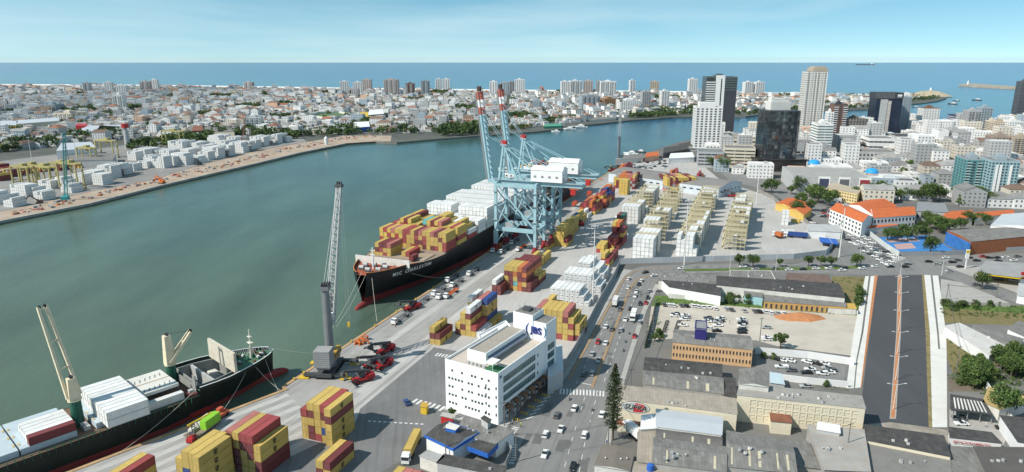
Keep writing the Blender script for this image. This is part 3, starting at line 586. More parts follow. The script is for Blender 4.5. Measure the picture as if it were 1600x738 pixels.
# ================================================================ PORT MACHINERY
STSB = mat('crane_blue', (.32, .50, .56), .5, .10, .15, dirt=.15, dirtc=(.20, .24, .26))
STSW = mat('machine_house_white', (.76, .77, .77), .6, .05, .2)
def sts_crane(s, label):
    """ship-to-shore gantry: local x landwards (t), local y along the quay"""
    o = thing('ship_to_shore_crane', label, 'gantry crane', (*Q(s, 0), 0), QROT, 'ship-to-shore cranes beside the container ship')
    X0, X1, Y = 3.2, 29.2, 9.0; ZB = 43
    for x in (X0, X1):
        for y in (-Y, Y):
            b = MB(); b.bar((x, y, 4.2), (x, y, ZB), 1.7, 1.4); b.build('leg', STSB, o)
            g = MB()
            for k in range(4): g.b2(x - .5, x + .5, y - 5.2 + k * 2.7, y - 3.0 + k * 2.7, .15, 1.5)
            g.b2(x - .7, x + .7, y - 4.2, y + 4.2, 1.5, 2.6); g.b2(x - .9, x + .9, y - 1.6, y + 1.6, 2.6, 4.4)
            bg = g.build('bogie', mat('bogie_red', (.30, .035, .04), .6, .15, .5), o)
            w = MB()
            for k in range(4): w.tube((x - .3, y - 4.1 + k * 2.7, .42), (x + .3, y - 4.1 + k * 2.7, .42), .42, None, 10)
            w.build('wheel', DGREY, bg)
    b = MB()
    for x in (X0, X1): b.bar((x, -Y, 13.5), (x, Y, 13.5), 1.5, 2.2)
    for y in (-Y, Y): b.bar((X0, y, 14.2), (X1, y, 14.2), 1.4, 2.4)
    b.build('portal_beam', STSB, o)
    b = MB()
    for y in (-Y, Y):
        b.bar((X0, y, ZB), (X1, y, 15.5), .9); b.bar((X0, y, ZB - 1), (X1, y, ZB - 1), 1.3, 1.8)
        b.bar((X1, y, 4.5), (X1 - 6, y, 13.5), .7); b.bar((X0, y, 4.5), (X0 + 6, y, 13.5), .7)
    for x in (X0, X1): b.bar((x, -Y, 28), (x, Y, 40), .7); b.bar((x, -Y, ZB), (x, Y, ZB), 1.3, 1.8)
    for y in (-Y, Y):
        b.bar((X0, y, 28), (X0 + 13, y, 15.5), .5); b.bar((X1, y, 28), (X1 - 13, y, 15.5), .5)
    for x in (X0, X1): b.bar((x, Y, 28), (x, -Y, 40), .6); b.bar((x, -Y, 15), (x, Y, 27), .55); b.bar((x, -Y, 27.5), (x, Y, 27.5), .9)
    b.build('brace', STSB, o)
    b = MB()
    for z in (20, 30, 38):
        for y in (-Y, Y): b.b2(X1 - 1.6, X1 + 1.6, y - 1.6, y + 1.6, z, z + .15); b.b2(X0 - 1.6, X0 + 1.6, y - 1.6, y + 1.6, z, z + .15); [b.bar((x + sx * 1.5, y - 1.5, z + 1.1), (x + sx * 1.5, y + 1.5, z + 1.1), .1) for x in (X0, X1) for sx in (-1, 1)]
    stuff(b.build('leg_platform', STEEL, o))
    # fixed girder and machine house
    b = MB()
    for y in (-3.2, 3.2): b.bar((-4, y, 43.4), (57, y, 43.4), 1.3, 2.6)
    for x in (-3, 10, 22, 34, 45, 56): b.bar((x, -3.2, 43.4), (x, 3.2, 43.4), .8, 1.4)
    for x in (X0, X1): b.bar((x, -Y, 41.6), (x, Y, 41.6), 1.2, 1.4)
    gd = b.build('girder', STSB, o)
    b = MB()
    for y in (-4.6, 4.6):
        b.bar((0, y, 44.6), (57, y, 44.6), .9, .1); 
        for k in range(20): b.bar((k * 3, y, 44.6), (k * 3, y, 45.8), .06)
        b.bar((0, y, 45.8), (57, y, 45.8), .07); b.bar((0, y, 45.2), (57, y, 45.2), .05)
    b.build('walkway', STEEL, gd)
    h = MB(); h.b2(25, 45, -5.6, 5.6, 45.0, 52.2); h.hexa([(24.7, -5.9, 52.2), (45.3, -5.9, 52.2), (45.3, 5.9, 52.2), (24.7, 5.9, 52.2)], [(25.2, -1.4, 54.2), (44.8, -1.4, 54.2), (44.8, 1.4, 54.2), (25.2, 1.4, 54.2)])
    mh = h.build('machine_house', STSW, o)
    v = MB()
    for k in range(4): v.b2(27 + k * 4.6, 28.6 + k * 4.6, -5.68, -5.62, 47.5, 48.8)
    v.b2(45.02, 45.08, -3, -1.5, 45.4, 47.6); stuff(v.build('vent', MGREY, mh))
    # apex frame with forestays and backstays
    b = MB()
    for y in (-3.6, 3.6):
        b.bar((3.2, y, 44), (5.5, y * .45, 66), 1.1); b.bar((16, y, 44), (6.2, y * .45, 65), .8); b.bar((5.8, y * .45, 65.5), (34, y, 45), .55)
    for z, q in ((52, .8), (58, .65), (65.5, .45)): b.bar((4 + (z - 44) * .1, -3.6 * q, z), (4 + (z - 44) * .1, 3.6 * q, z), .6)
    b.b2(3.6, 8.0, -2.4, 2.4, 65.6, 66.2)
    ax = b.build('apex_frame', STSB, o)
    b = MB()
    for y in (-1.5, 1.5): b.bar((6, y, 66), (56, y * 2, 45), .28)
    b.build('backstay', STSB, ax)
    b = MB(); b.b2(3.4, 7.0, -1.6, 1.6, 66.2, 68.4); b.build('sheave_block', REDP, ax)
    # boom raised
    piv = Vector((-3.5, 0, 43.5)); ang = math.radians(82); dx, dz = -math.cos(ang), math.sin(ang); L = 55
    P = lambda d, off=0.0, y=0.0: (piv.x + dx * d - dz * off, y, piv.z + dz * d + dx * off)
    b = MB(); t = MB(); tw = MB()
    for y in (-2.9, 2.9):
        b.bar(P(0, 0, y), P(L - 14, 0, y), 1.7, 2.2)
        for k, d in enumerate((L - 14, L - 9.5, L - 5)): (t if k % 2 == 0 else tw).bar(P(d, 0, y), P(d + 4.5 + (.5 if k == 2 else 0), 0, y), 1.7, 2.2)
    for k in range(11): b.bar(P(3 + k * 3.7, 0, -2.9), P(3 + k * 3.7, 0, 2.9), .55); b.bar(P(3 + k * 3.7, 0, -2.9), P(6.7 + k * 3.7, 0, 2.9), .3)
    for k in range(3): t.bar(P(L - 11 + k * 4, 0, -2.9), P(L - 11 + k * 4, 0, 2.9), .5)
    bo = b.build('boom', STSB, o); t.build('warning_band', mat('warning_red', (.42, .13, .10), .6, .15, .3), bo); tw.build('warning_band', WHITE, bo)
    b = MB()
    for y in (-4.2, 4.2):
        b.bar(P(1, .9, y), P(L - 1, .9, y), .8, .08)
        for k in range(14): b.bar(P(1 + k * 4, .9, y), P(1 + k * 4, 2.0, y), .06)
        b.bar(P(1, 2.0, y), P(L - 1, 2.0, y), .07)
    b.build('walkway', MGREY, bo)
    b = MB(); b.b2(-1, 1, -1.2, 1.2, 0, 3.0); tp = b.build('tip_platform', mat('dark_rust', (.07, .045, .04), .8, .2, .5), bo); tp.location = P(L + .2)
    b = MB()
    for y in (-1.8, 1.8):
        b.bar((5.6, y, 66), P(30, .8, y), .22); b.bar((5.6, y, 66), P(48, .8, y), .22)
    b.build('forestay', STSB, ax)
    # trolley with cab and spreader parked over the back reach
    b = MB(); b.b2(49, 55, -3.6, 3.6, 41.2, 42.1); tr = b.build('trolley', mat('trolley_orange', (.50, .13, .05), .6, .15, .5), o)
    b = MB(); b.b2(50, 53, -4.6, -2.2, 38.0, 41.0, 0); b.b2(49.9, 50.0, -4.5, -2.3, 38.6, 40.6, 1); b.build('cab', [REDP, GLASSD], tr)
    b = MB(); b.b2(51.2, 52.8, -5.9, 5.9, 31.5, 32.2); b.b2(50.6, 53.4, -2, 2, 32.2, 33.4); b.build('spreader', mat('spreader_red', (.40, .07, .03), .6, .15, .5), tr)
    b = MB()
    for y in (-1.5, 1.5):
        for x in (51, 53): b.tube((x, y, 33.4), (x, y, 41.2), .07, None, 5)
    b.build('hoist_rope', DGREY, tr)
    b = MB()
    for k in range(9): b.bar((X1 + 1.3, -Y - .2 if k % 2 else -Y + 3, 4.5 + k * 4), (X1 + 1.3, -Y + 3 if k % 2 else -Y - .2, 8.5 + k * 4), .7, .12); b.b2(X1 + .9, X1 + 1.7, -Y - .8, -Y + 3.6, 8.42 + k * 4, 8.5 + k * 4)
    b.build('stairs', STEEL, o)
    b = MB(); b.tube((X0 + 1.3, -Y - 1.3, 16.8), (X0 + 1.9, -Y - 1.3, 16.8), 2.6, None, 18); b.build('cable_reel', STSB, o)
    b = MB(); b.b2(X0 + 6, X0 + 11, -Y + .8, -Y + 4, 15.5, 18.2); b.build('switch_house', STEEL, o)
    return o
sts_crane(224, 'blue ship-to-shore crane whose landside legs stand by the short yellow row')
sts_crane(259, 'blue ship-to-shore crane standing behind its twin, nearer the far crane')
# mobile harbour crane -----------------------------------------------------
MHC = mat('crane_grey', (.17, .18, .19), .6, .12, .4)
def lattice(b, p, q, w0, w1, n, r, side):
    p, q = Vector(p), Vector(q); d = (q - p).normalized(); a = Vector(side).normalized(); c = a.cross(d).normalized()
    prev = None
    for k in range(n + 1):
        f = k / n; w = w0 + (w1 - w0) * f; o = p + (q - p) * f
        cur = [o + a * w * x + c * w * y for x, y in ((-.5, -.5), (.5, -.5), (.5, .5), (-.5, .5))]
        for i in range(4): b.bar(cur[i], cur[(i + 1) % 4], r * .7)
        if prev:
            for i in range(4): b.bar(prev[i], cur[i], r * 1.3); b.bar(prev[i], cur[(i + 1) % 4], r * .7)
        prev = cur
def harbour_crane(loc, rz, label, tower_c, boom_c, tip, hook=True):
    o = thing('mobile_harbour_crane', label, 'harbour crane', loc, rz, 'mobile harbour cranes on the quay')
    b = MB(); b.b2(-3, 3, -8, 8, 1.0, 2.4)
    for y in (-6.5, 6.5): b.b2(-8, 8, y - .7, y + .7, 1.1, 2.2)
    ch = b.build('undercarriage', DGREY, o)
    b = MB()
    for x in (-8, 8):
        for y in (-6.5, 6.5): b = MB(); b.b2(x - .4, x + .4, y - .4, y + .4, .5, 2.6); b.b2(x - 2.0, x + 2.0, y - 1.2, y + 1.2, .05, .5); b.build('outrigger_pad', YELP, ch)
    for sx in (-1, 1):
        for k in range(8):
            b = MB(); b.tube((sx * 2.4, -7 + k * 2, .62), (sx * 3.4, -7 + k * 2, .62), .62, None, 10); b.build('wheel', BLACK, ch)
    b = MB(); b.tube((0, 0, 2.4), (0, 0, 4.2), 2.6, None, 16); b.b2(-2.6, 2.6, -8, 5.5, 4.2, 6.0); b.build('slewing_platform', MHC, o)
    b = MB(); b.b2(-3.0, 3.0, -9.0, -3.5, 5.4, 12.0)
    for k in range(8): b.b2(-3.08, 3.08, -9.08, -3.42, 5.8 + k * .8, 6.2 + k * .8, 1)
    b.build('counterweight', [mat('ballast', (.30, .30, .30), .8, .15, .5), MGREY], o)
    b = MB(); b.b2(1.4, 3.2, -3.2, 5.4, 6.0, 8.6); mh = b.build('machinery_house', mat('mustard_paint', (.45, .27, .05), .6, .2, .3), o)
    b = MB()
    for k in range(4): b.b2(3.2, 3.26, -2.6 + k * 2.0, -1.4 + k * 2.0, 6.6, 8.0)
    stuff(b.build('grille', DGREY, mh))
    TH = 33
    b = MB(); b.tube((0, 1.2, 6), (0, 1.2, TH), 1.7, 1.35, 14); b.b2(-1.6, 1.6, -.6, 3.0, TH, TH + 1.6); tw = b.build('tower', tower_c, o)
    b = MB()
    for k in range(4): b.tube((-1.2 + k * .8, .2, TH + 2.2), (-.9 + k * .8, .2, TH + 2.2), .85, None, 12); b.tube((-1.2 + k * .8, 2.2, TH + 2.2), (-.9 + k * .8, 2.2, TH + 2.2), .85, None, 12)
    b.build('sheave', DGREY, tw)
    b = MB(); b.b2(-1.3, 1.3, 2.6, 5.0, 19.5, 22.6, 0); b.b2(-1.2, 1.2, 5.0, 5.06, 20.4, 22.4, 1); b.build('cab', [WHITE, GLASSD], tw)
    b = MB()
    for k in range(26): b.bar((-1.8, .9, 7 + k), (-1.8, 1.5, 7 + k), .06)
    b.bar((-1.8, .9, 6), (-1.8, .9, TH), .08); b.bar((-1.8, 1.5, 6), (-1.8, 1.5, TH), .08); b.build('ladder', STEEL, tw)
    base = Vector((0, 3.4, 18)); tipv = Vector(tip)
    b = MB(); lattice(b, base, tipv, 3.0, 1.7, 20, .26, (1, 0, 0))
    bo = b.build('boom', boom_c, o)
    b = MB(); b.b2(-1.5, 1.5, -1.3, 1.3, -.6, .4)
    for k in range(3): b.tube((-1.0 + k * .8, .4, .8), (-.7 + k * .8, .4, .8), .9, None, 12)
    h = b.build('boom_head', DGREY, bo); h.location = tipv
    b = MB(); b.bar((0, 2.2, 12), base + (tipv - base) * .22, .8, .8); b.build('luffing_cylinder', MGREY, o)
    b = MB()
    for x in (-.5, .5): b.tube((x, 1.2, TH + 2.8), tipv + Vector((x, 0, .8)), .06, None, 5)
    if hook:
        hp = Vector((tipv.x, tipv.y + 1.0, 9.0))
        for x in (-.5, .5): b.tube(tipv + Vector((x, 1.0, 0)), hp + Vector((x, 0, 0)), .055, None, 5)
    b.build('hoist_rope', STEEL, bo)
    if hook:
        b = MB(); b.b2(-.5, .5, -.4, .4, -1.2, .6); b.tube((0, 0, -2.0), (0, 0, -1.2), .25, None, 8); k = b.build('hook_block', YELP, bo); k.location = hp
    return o
harbour_crane((*Q(31.5, 8.5), 0), QROT + .31, 'dark grey mobile harbour crane between the two moored ships', MHC, mat('crane_lattice', (.42, .43, .43), .6, .1, .5), (0, 25.8, 68.5), True)
harbour_crane((*Q(568, 4), 0), QROT + .2, 'grey mobile harbour crane at the far end of the quay', mat('crane_slate', (.13, .15, .18), .6, .12, .4), mat('crane_lattice_far', (.36, .38, .41), .6, .1, .5), (0, 8, 73), False)
# grab / spreader frames laid on the quay under the hook
def orange_frame(s, t, rz, label):
    o = thing('lifting_frame', label, 'lifting frame', (*Q(s, t), 0), QROT + rz, 'orange lifting frames on the quay edge')
    b = MB(); b.b2(-1.2, 1.2, -.3, .3, 1.2, 1.6); b.b2(-1.3, -.9, -1.0, 1.0, 0, 1.3); b.b2(.9, 1.3, -1.0, 1.0, 0, 1.3); b.build('frame', ORANGE, o)
    b = MB(); b.bar((-1.1, 0, 1.5), (0, 0, 2.6), .2); b.bar((1.1, 0, 1.5), (0, 0, 2.6), .2); b.build('sling', ORANGE, o)
for k, (s, t) in enumerate(((57, 4.5), (60, 4.2), (63, 4.0), (59, 7.0))): orange_frame(s, t, .2 * k, 'orange lifting frame standing at the quay edge under the dark crane hook')
orange_frame(490, 4, .1, 'orange lifting frame on the quay before the far crane')
# reach stackers -----------------------------------------------------------
RSR = mat('stacker_red', (.33, .022, .028), .5, .12, .5, rand=.1)
def reach_stacker():
    o = thing('reach_stacker', 'red', 'reach stacker')
    b = MB(); b.b2(-1.7, 1.7, -3.6, 3.4, .9, 1.7); b.b2(-1.8, 1.8, -4.6, -2.2, 1.0, 2.7); b.b2(-1.5, 1.5, -2.2, -1.0, 1.7, 2.4); b.build('body', RSR, o)
    for sx in (-1, 1):
        for y, r in ((2.6, .9), (-2.8, .75)):
            b = MB(); b.tube((sx * 1.15, y, r), (sx * 2.1, y, r), r, None, 14); w = b.build('wheel', BLACK, o)
            b = MB(); b.tube((sx * 2.08, y, r), (sx * 2.13, y, r), r * .5, None, 10); b.build('rim', RSR, w)
    b = MB(); b.b2(-.8, .8, -1.2, .9, 1.9, 3.6, 0); b.b2(-.82, .82, -1.0, .92, 2.5, 3.4, 1); b.b2(-.85, .85, -1.25, .95, 3.6, 3.7, 0); b.build('cab', [DGREY, GLASSD], o)
    b = MB(); b.bar((0, -3.4, 3.4), (0, 5.4, 5.6), .9, 1.0); b.bar((0, 5.2, 5.5), (0, 7.2, 6.0), .65, .75); bo = b.build('boom', DGREY, o)
    b = MB()
    for x in (-.7, .7): b.tube((x, .8, 1.7), (x * .6, 2.6, 4.6), .17, None, 8)
    b.build('lift_cylinder', STEEL, bo)
    b = MB(); b.b2(-.9, .9, 6.6, 7.8, 4.2, 5.6); b.b2(-3.2, 3.2, 7.0, 7.6, 3.8, 4.3)
    for x in (-3.0, 3.0): b.b2(x - .25, x + .25, 6.2, 8.4, 3.7, 4.2)
    b.build('spreader', DGREY, bo); return o
RS = reach_stacker()
spots = [(GQs, a, l) for GQs, a, l in (((566, 596), 2.2, 'red reach stacker parked beside the undercarriage of the dark crane'), ((583, 573), 2.3, 'red reach stacker parked side by side with its neighbour behind the dark crane'), ((598, 574), 2.6, 'red reach stacker at the landward end of the parked group'), ((601, 551), 2.5, 'red reach stacker parked nearest the truck queue of the parked group'), ((643, 484), 2.4, 'red reach stacker beside the bow of the container ship'), ((905, 352), .4, 'red reach stacker working behind the yellow crane-side block'), ((955, 268), 1.9, 'red reach stacker at the foot of the far crane'), ((1143, 308), 1.2, 'red reach stacker with dark boom beside the blue and white warehouse'), ((979, 264), 2.6, 'red reach stacker behind the far red row'))]
for k, (p, a, lb) in enumerate(spots):
    loc = (*G(*p), 0)
    if k == 0: RS.location = loc; RS.rotation_euler.z = a; RS['label'] = lb; RS['group'] = 'reach stackers in the terminal'; 
    else: dup(RS, loc, a, lb)
# terminal tractors with trailers -------------------------------------------
def tractor(trailer_c, name):
    o = thing('terminal_tractor', name, 'terminal truck')
    b = MB(); b.b2(-1.1, 1.1, 3.2, 5.4, .8, 2.3); b.b2(-1.05, 1.05, 3.3, 4.9, 2.3, 3.0); b.build('cab', WHITE, o)
    b = MB(); b.b2(-1.0, 1.0, 4.9, 5.0, 2.05, 2.9); b.b2(-1.12, -1.05, 3.5, 4.7, 2.0, 2.8); b.b2(1.05, 1.12, 3.5, 4.7, 2.0, 2.8); b.build('windscreen', GLASSD, o)
    b = MB(); b.b2(-.5, .5, -.5, 3.2, .7, 1.05); b.build('chassis', DGREY, o)
    b = MB()
    for x in (-.85, .85): b.b2(x - .15, x + .15, -8.5, 2.4, 1.25, 1.6)
    for k in range(7): b.b2(-1.2, 1.2, -8.4 + k * 1.75, -8.1 + k * 1.75, 1.3, 1.65)
    b.b2(-1.25, 1.25, -8.7, -8.4, 1.2, 1.8); b.build('trailer', trailer_c, o)
    for y in (4.3, .6, -6.2, -7.5):
        for sx in (-1, 1):
            b = MB(); b.tube((sx * .75, y, .5), (sx * 1.2, y, .5), .5, None, 10); b.build('wheel', BLACK, o)
    return o
T1 = tractor(mat('trailer_steel', (.13, .14, .16), .6, .2, .5), 'x'); T2 = tractor(mat('trailer_orange', (.50, .11, .03), .6, .15, .5), 'x')
T1['group'] = T2['group'] = 'terminal trucks queueing on the quay'
tq = [(620, 505, 1), (653, 478, 1), (681, 461, 1), (688, 466, 1), (700, 465, 2), (702, 440, 1), (709, 448, 1), (735, 430, 1), (772, 394, 2), (784, 396, 1), (792, 378, 1), (801, 382, 1), (811, 392, 2), (803, 368, 1)]
desc = ['beside the orange lifting frames', 'next to the reach stacker at the ship bow', 'in the truck queue at the ship side', 'beside the orange one', 'at the landward side of the queue', 'in the queue along the black hull', 'second in line along the black hull', 'alone ahead of the truck queue', 'under the waterside leg of the blue crane', 'under the blue crane beside an orange trailer', 'between the legs of the blue crane', 'between the legs of the blue crane, inner lane', 'by the landside leg of the blue crane', 'behind the waterside leg of the blue crane']
u1 = u2 = False
for (x, y, k), d in zip(tq, desc):
    g = G(x, y); lb = f'white terminal tractor with empty {"orange" if k == 2 else "steel"} trailer {d}'; src = T1 if k == 1 else T2
    s, t = IQ(*g); p = (*Q(s - 4 + 6, t), .02)
    if k == 1 and not u1: T1.location = p; T1.rotation_euler.z = QROT + math.pi; T1['label'] = lb; u1 = True
    elif k == 2 and not u2: T2.location = p; T2.rotation_euler.z = QROT + math.pi; T2['label'] = lb; u2 = True
    else: dup(src, p, QROT + math.pi + random.uniform(-.03, .03), lb)
# lorry with yellow box beside the blue roofed house
def lorry(x, y, rz, boxc, label, L=12.19):
    o = thing('lorry', label, 'lorry', (x, y, .02), rz)
    b = MB(); b.b2(-1.2, 1.2, L / 2 + .6, L / 2 + 2.8, .7, 3.1); b.b2(-1.15, 1.15, L / 2 + .6, L / 2 + 2.2, 3.1, 3.6); b.build('cab', WHITE, o)
    b = MB(); b.b2(-1.1, 1.1, L / 2 + 2.8, L / 2 + 2.88, 1.9, 2.9); b.b2(-1.24, -1.19, L/2 + 1.2, L/2 + 2.4, 1.9, 2.8); b.b2(1.19, 1.24, L/2 + 1.2, L/2 + 2.4, 1.9, 2.8); b.build('windscreen', GLASSD, o)
    b = MB(); b.b2(-.5, .5, -L / 2, L / 2 + 1.8, .9, 1.3); b.build('chassis', DGREY, o)
    for yy in (L / 2 + 1.7, L / 2 - 1.6, L / 2 - 2.8, -L / 2 + 1.2, -L / 2 + 2.5):
        for sx in (-1, 1):
            b = MB(); b.tube((sx * .8, yy, .5), (sx * 1.22, yy, .5), .5, None, 10); b.build('wheel', BLACK, o)
    if boxc: link('container_body', container_mesh(boxc, L), o, (0, 0, 1.35))
    return o
_p = Q(3.5, 64); lorry(*_p, math.pi - .12, 'yellow', 'white lorry carrying a yellow container beside the blue-trimmed gatehouse').location = (*G(645, 703), .02)
lorry(*G(1026, 398), QROT - 1.0, None, 'flatbed lorry at the corner of the panel fence') if False else None
for (x, y, c, rz, lb) in ((1217, 372, 'orange', .3, 'orange box trailer standing alone in the open yard'), (1246, 372, 'blue', 1.25, 'lorry with a blue container parked by the yard fence'), (1234, 368, 'white', 1.25, 'lorry with a white container parked beside the blue one'), (1010, 394, 'grey', 1.0, 'lorry turning at the corner of the panel fence')):
    lorry(*G(x, y), rz, c, lb, 6.06 if c != 'blue' else 12.19)
container('yellow', *G(1243, 348), 0, .9, 'single yellow container beside the boundary wall of the road', 'container', None, 6.06)
container('red', *G(1098, 302), 0, _a + .2, 'single red container at the foot of the big mixed block', 'container', None, 12.19)
# machinery trailer with green box next to the cargo ship
o = thing('machinery_trailer', 'flat trailer loaded with a lime green box and machine parts beside the cargo ship', 'trailer', (*G(318, 672), 0), QROT + .08)
b = MB(); b.b2(-2.6, 2.6, -6, 6, .7, 1.1); b.build('deck', mat('weathered_deck', (.22, .18, .14), .9, .2, .5), o)
for k in range(6):
    for sx in (-1, 1): b = MB(); b.tube((sx * 1.4, -4.5 + k * 1.5, .4), (sx * 2.2, -4.5 + k * 1.5, .4), .4, None, 8); b.build('wheel', BLACK, o)
b = MB(); b.b2(.2, 2.5, -1.5, 5.5, 1.1, 4.1); b.build('green_box', CPAINT['lime'], o)
b = MB(); b.b2(-2.2, -.2, -1.0, 4.8, 1.1, 3.2); b.b2(-2.0, -.6, -4.5, -1.8, 1.1, 2.4); b.build('crate', OFFW, o)
b = MB(); b.bar((-2.4, -4, 3.4), (-.2, 5, 3.8), .4); b.bar((-2.4, -3, 1.1), (-2.4, -3, 3.4), .2); b.build('boom_section', YELP, o)
o = thing('tractor_unit', 'orange tow tractor in front of the trailer with the lime green box', 'tractor', (*G(345, 652), 0), QROT)
b = MB(); b.b2(-1.4, 1.4, -2.6, 2.6, .8, 1.8); b.b2(-1.2, .2, -.5, 1.5, 1.8, 3.2); b.build('body', mat('tow_orange', (.52, .12, .06), .6, .15, .5), o)
for y in (-1.7, 1.7):
    for sx in (-1, 1): b = MB(); b.tube((sx * 1.0, y, .6), (sx * 1.6, y, .6), .6, None, 10); b.build('wheel', BLACK, o)
b = MB(); b.b2(-1.1, .1, 1.5, 1.56, 2.1, 3.0); b.build('windscreen', GLASSD, o)
o = thing('forklift', 'red forklift with raised black mast beside the all-yellow stack', 'forklift', (*G(300, 690), 0), QROT + .3)
b = MB(); b.b2(-1, 1, -1.6, 1.4, .5, 1.7); b.build('body', REDP, o)
b = MB(); b.b2(-.85, .85, -.9, .8, 2.9, 3.0); [b.bar((x, y, 1.7), (x, y, 2.9), .1) for x in (-.8, .8) for y in (-.8, .7)]; b.build('overhead_guard', DGREY, o)
b = MB(); [b.bar((x, 1.7, .2), (x, 1.7, 4.6), .2) for x in (-.5, .5)]; b.b2(-.7, .7, 1.75, 1.85, .3, 1.3); b.b2(-.5, -.3, 1.85, 3.2, .3, .4); b.b2(.3, .5, 1.85, 3.2, .3, .4); b.build('mast', DGREY, o)
for y in (-1.0, .9):
    for sx in (-1, 1): b = MB(); b.tube((sx * .7, y, .45), (sx * 1.1, y, .45), .45, None, 10); b.build('wheel', BLACK, o)
o = thing('gangway_rack', 'red steel gangway frame lying on the quay beside the cargo ship', 'gangway', (*G(313, 645), 0), QROT - .2)
b = MB(); [b.bar((x, -3.5, .5), (x, 3.5, .5), .25) for x in (-.8, .8)]; [b.bar((-.8, -3.4 + k, .5), (.8, -3.4 + k, .5), .15) for k in range(8)]; b.build('frame', REDP, o)
b = MB(); [b.bar((x, y, 0), (x, y, .5), .15) for x in (-.8, .8) for y in (-3, 3)]; b.build('leg', REDP, o)
# ================================================================ SHIPS
def hull_mesh(L, half, deck, keel, stations, levels, mats, zsplit):
    """half(y, z) half breadth; y runs aft from the stem; stem rake via y offset in half()"""
    b = MB(); rows = []
    for y in stations:
        row = []
        for f in levels:
            zd = deck(y); z = keel + (zd - keel) * f; row.append((half(y, z), y, z))
        rows.append(row)
    for sx in (1, -1):
        for i in range(len(rows) - 1):
            for j in range(len(levels) - 1):
                q = [rows[i][j], rows[i+1][j], rows[i+1][j+1], rows[i][j+1]]
                q = [(sx * x, y, z) for x, y, z in q]
                b.face(q if sx > 0 else q[::-1], 1 if q[0][2] < zsplit - .01 and q[3][2] <= zsplit + .8 else 0)
    r = rows[-1]; 
    for j in range(len(levels) - 1): b.face([(r[j][0], r[j][1], r[j][2]), (-r[j][0], r[j][1], r[j][2]), (-r[j+1][0], r[j+1][1], r[j+1][2]), (r[j+1][0], r[j+1][1], r[j+1][2])], 1 if r[j][2] < zsplit else 0)
    return b
sm = lambda x: max(0.0, min(1.0, x))
# ---------------- container ship (bow towards the dark crane)
def h1(y, z):
    f = sm((z + 6) / 19.0); full = 21.4
    bd = full * sm((y + .6) / 46.0) ** .48; bw = full * sm((y - 5) / 95.0) ** .85
    w = bw + (bd - bw) * f * f * (3 - 2 * f)
    if y > 285: w *= 1 - .22 * ((y - 285) / 40) * (1.3 - f)
    return max(w, .12)
d1 = lambda y: 13.4 + (1.6 if y < 20 else 1.6 * sm((34 - y) / 14.0)) + .0
S1 = thing('container_ship', 'black hulled container ship stacked with yellow, red and white boxes at the quay', 'container ship', (*Q(104, -23.6), 0), QROT)
st1 = [0, 1, 2.5, 4.5, 7, 10, 14, 18, 22, 27, 33, 40, 48, 58, 70, 85, 105, 140, 180, 220, 260, 285, 300, 315, 325]
HBLK = mat('hull_black', (.012, .013, .016), .45, .2, .15, dirt=.3, dirtc=(.03, .028, .026)); HRED = mat('hull_antifouling', (.26, .035, .035), .7, .15, .15, dirt=.3)
lv = [0, .12, .24, .365, .45, .55, .65, .75, .85, .93, 1]
hb = hull_mesh(325, h1, d1, -6.0, st1, lv, None, 1.4); hl = hb.build('hull', [HBLK, HRED], S1, True)
b = MB(); n = 14
for k in range(8):      # bulbous bow
    y0, y1 = -7.5 + k * 2.2, -7.5 + (k + 1) * 2.2; r0 = 2.6 * math.sqrt(sm(1 - ((y0 - 1) / 8.6) ** 2)) if y0 < 1 else 2.6; r1 = 2.6 * math.sqrt(sm(1 - ((y1 - 1) / 8.6) ** 2)) if y1 < 1 else 2.6
    for i in range(n):
        a0, a1 = 2 * math.pi * i / n, 2 * math.pi * (i + 1) / n
        b.face([(r0 * .8 * math.cos(a0), y0, -2.9 + r0 * math.sin(a0)), (r1 * .8 * math.cos(a0), y1, -2.9 + r1 * math.sin(a0)), (r1 * .8 * math.cos(a1), y1, -2.9 + r1 * math.sin(a1)), (r0 * .8 * math.cos(a1), y0, -2.9 + r0 * math.sin(a1))])
b.build('bulbous_bow', HRED, hl, True)
b = MB(); ys = [y for y in st1]
for i in range(len(ys) - 1):
    y0, y1 = ys[i], ys[i+1]; o0, o1 = 1.4 if y0 < 30 else .1, 1.4 if y1 < 30 else .1
    b.face([(-h1(y0, d1(y0)) + .15, y0, d1(y0) - o0), (h1(y0, d1(y0)) - .15, y0, d1(y0) - o0), (h1(y1, d1(y1)) - .15, y1, d1(y1) - o1), (-h1(y1, d1(y1)) + .15, y1, d1(y1) - o1)], 0 if y0 < 22 else 1)
dk = b.build('deck', [mat('deck_red_lead', (.33, .085, .045), .85, .2, .3, dirt=.4), mat('deck_grey', (.26, .21, .17), .85, .15, .3, dirt=.3)], S1)
b = MB()
for sx in (-1, 1):
    for i in range(len(ys) - 1):
        y0, y1 = ys[i], ys[i+1]
        if y0 < 26: b.bar((sx * h1(y0, d1(y0)), y0, d1(y0) + .06), (sx * h1(y1, d1(y1)), y1, d1(y1) + .06), .34, .22)
b.build('bow_rail', mat('rail_orange', (.55, .20, .07), .7, .15, .5), hl)
b = MB(); b.b2(-16.2, 16.2, 19.4, 19.9, 13.2, 17.2); [b.bar((x, 20, 17), (x, 23, 13.4), .3) for x in range(-15, 16, 5)]; b.build('breakwater', OFFW, dk)
b = MB()
for x, y in ((-5, 8), (5, 8), (-6, 13), (6, 13), (-2, 15), (3, 16), (0, 6)):
    b.tube((x - 1.3, y, 15.0), (x + 1.3, y, 15.0), .9, None, 10, 0); b.b2(x - 1.6, x + 1.6, y - .8, y + .8, 13.4, 14.3, 1)
stuff(b.build('mooring_winch', [LGREY, DGREY], dk))
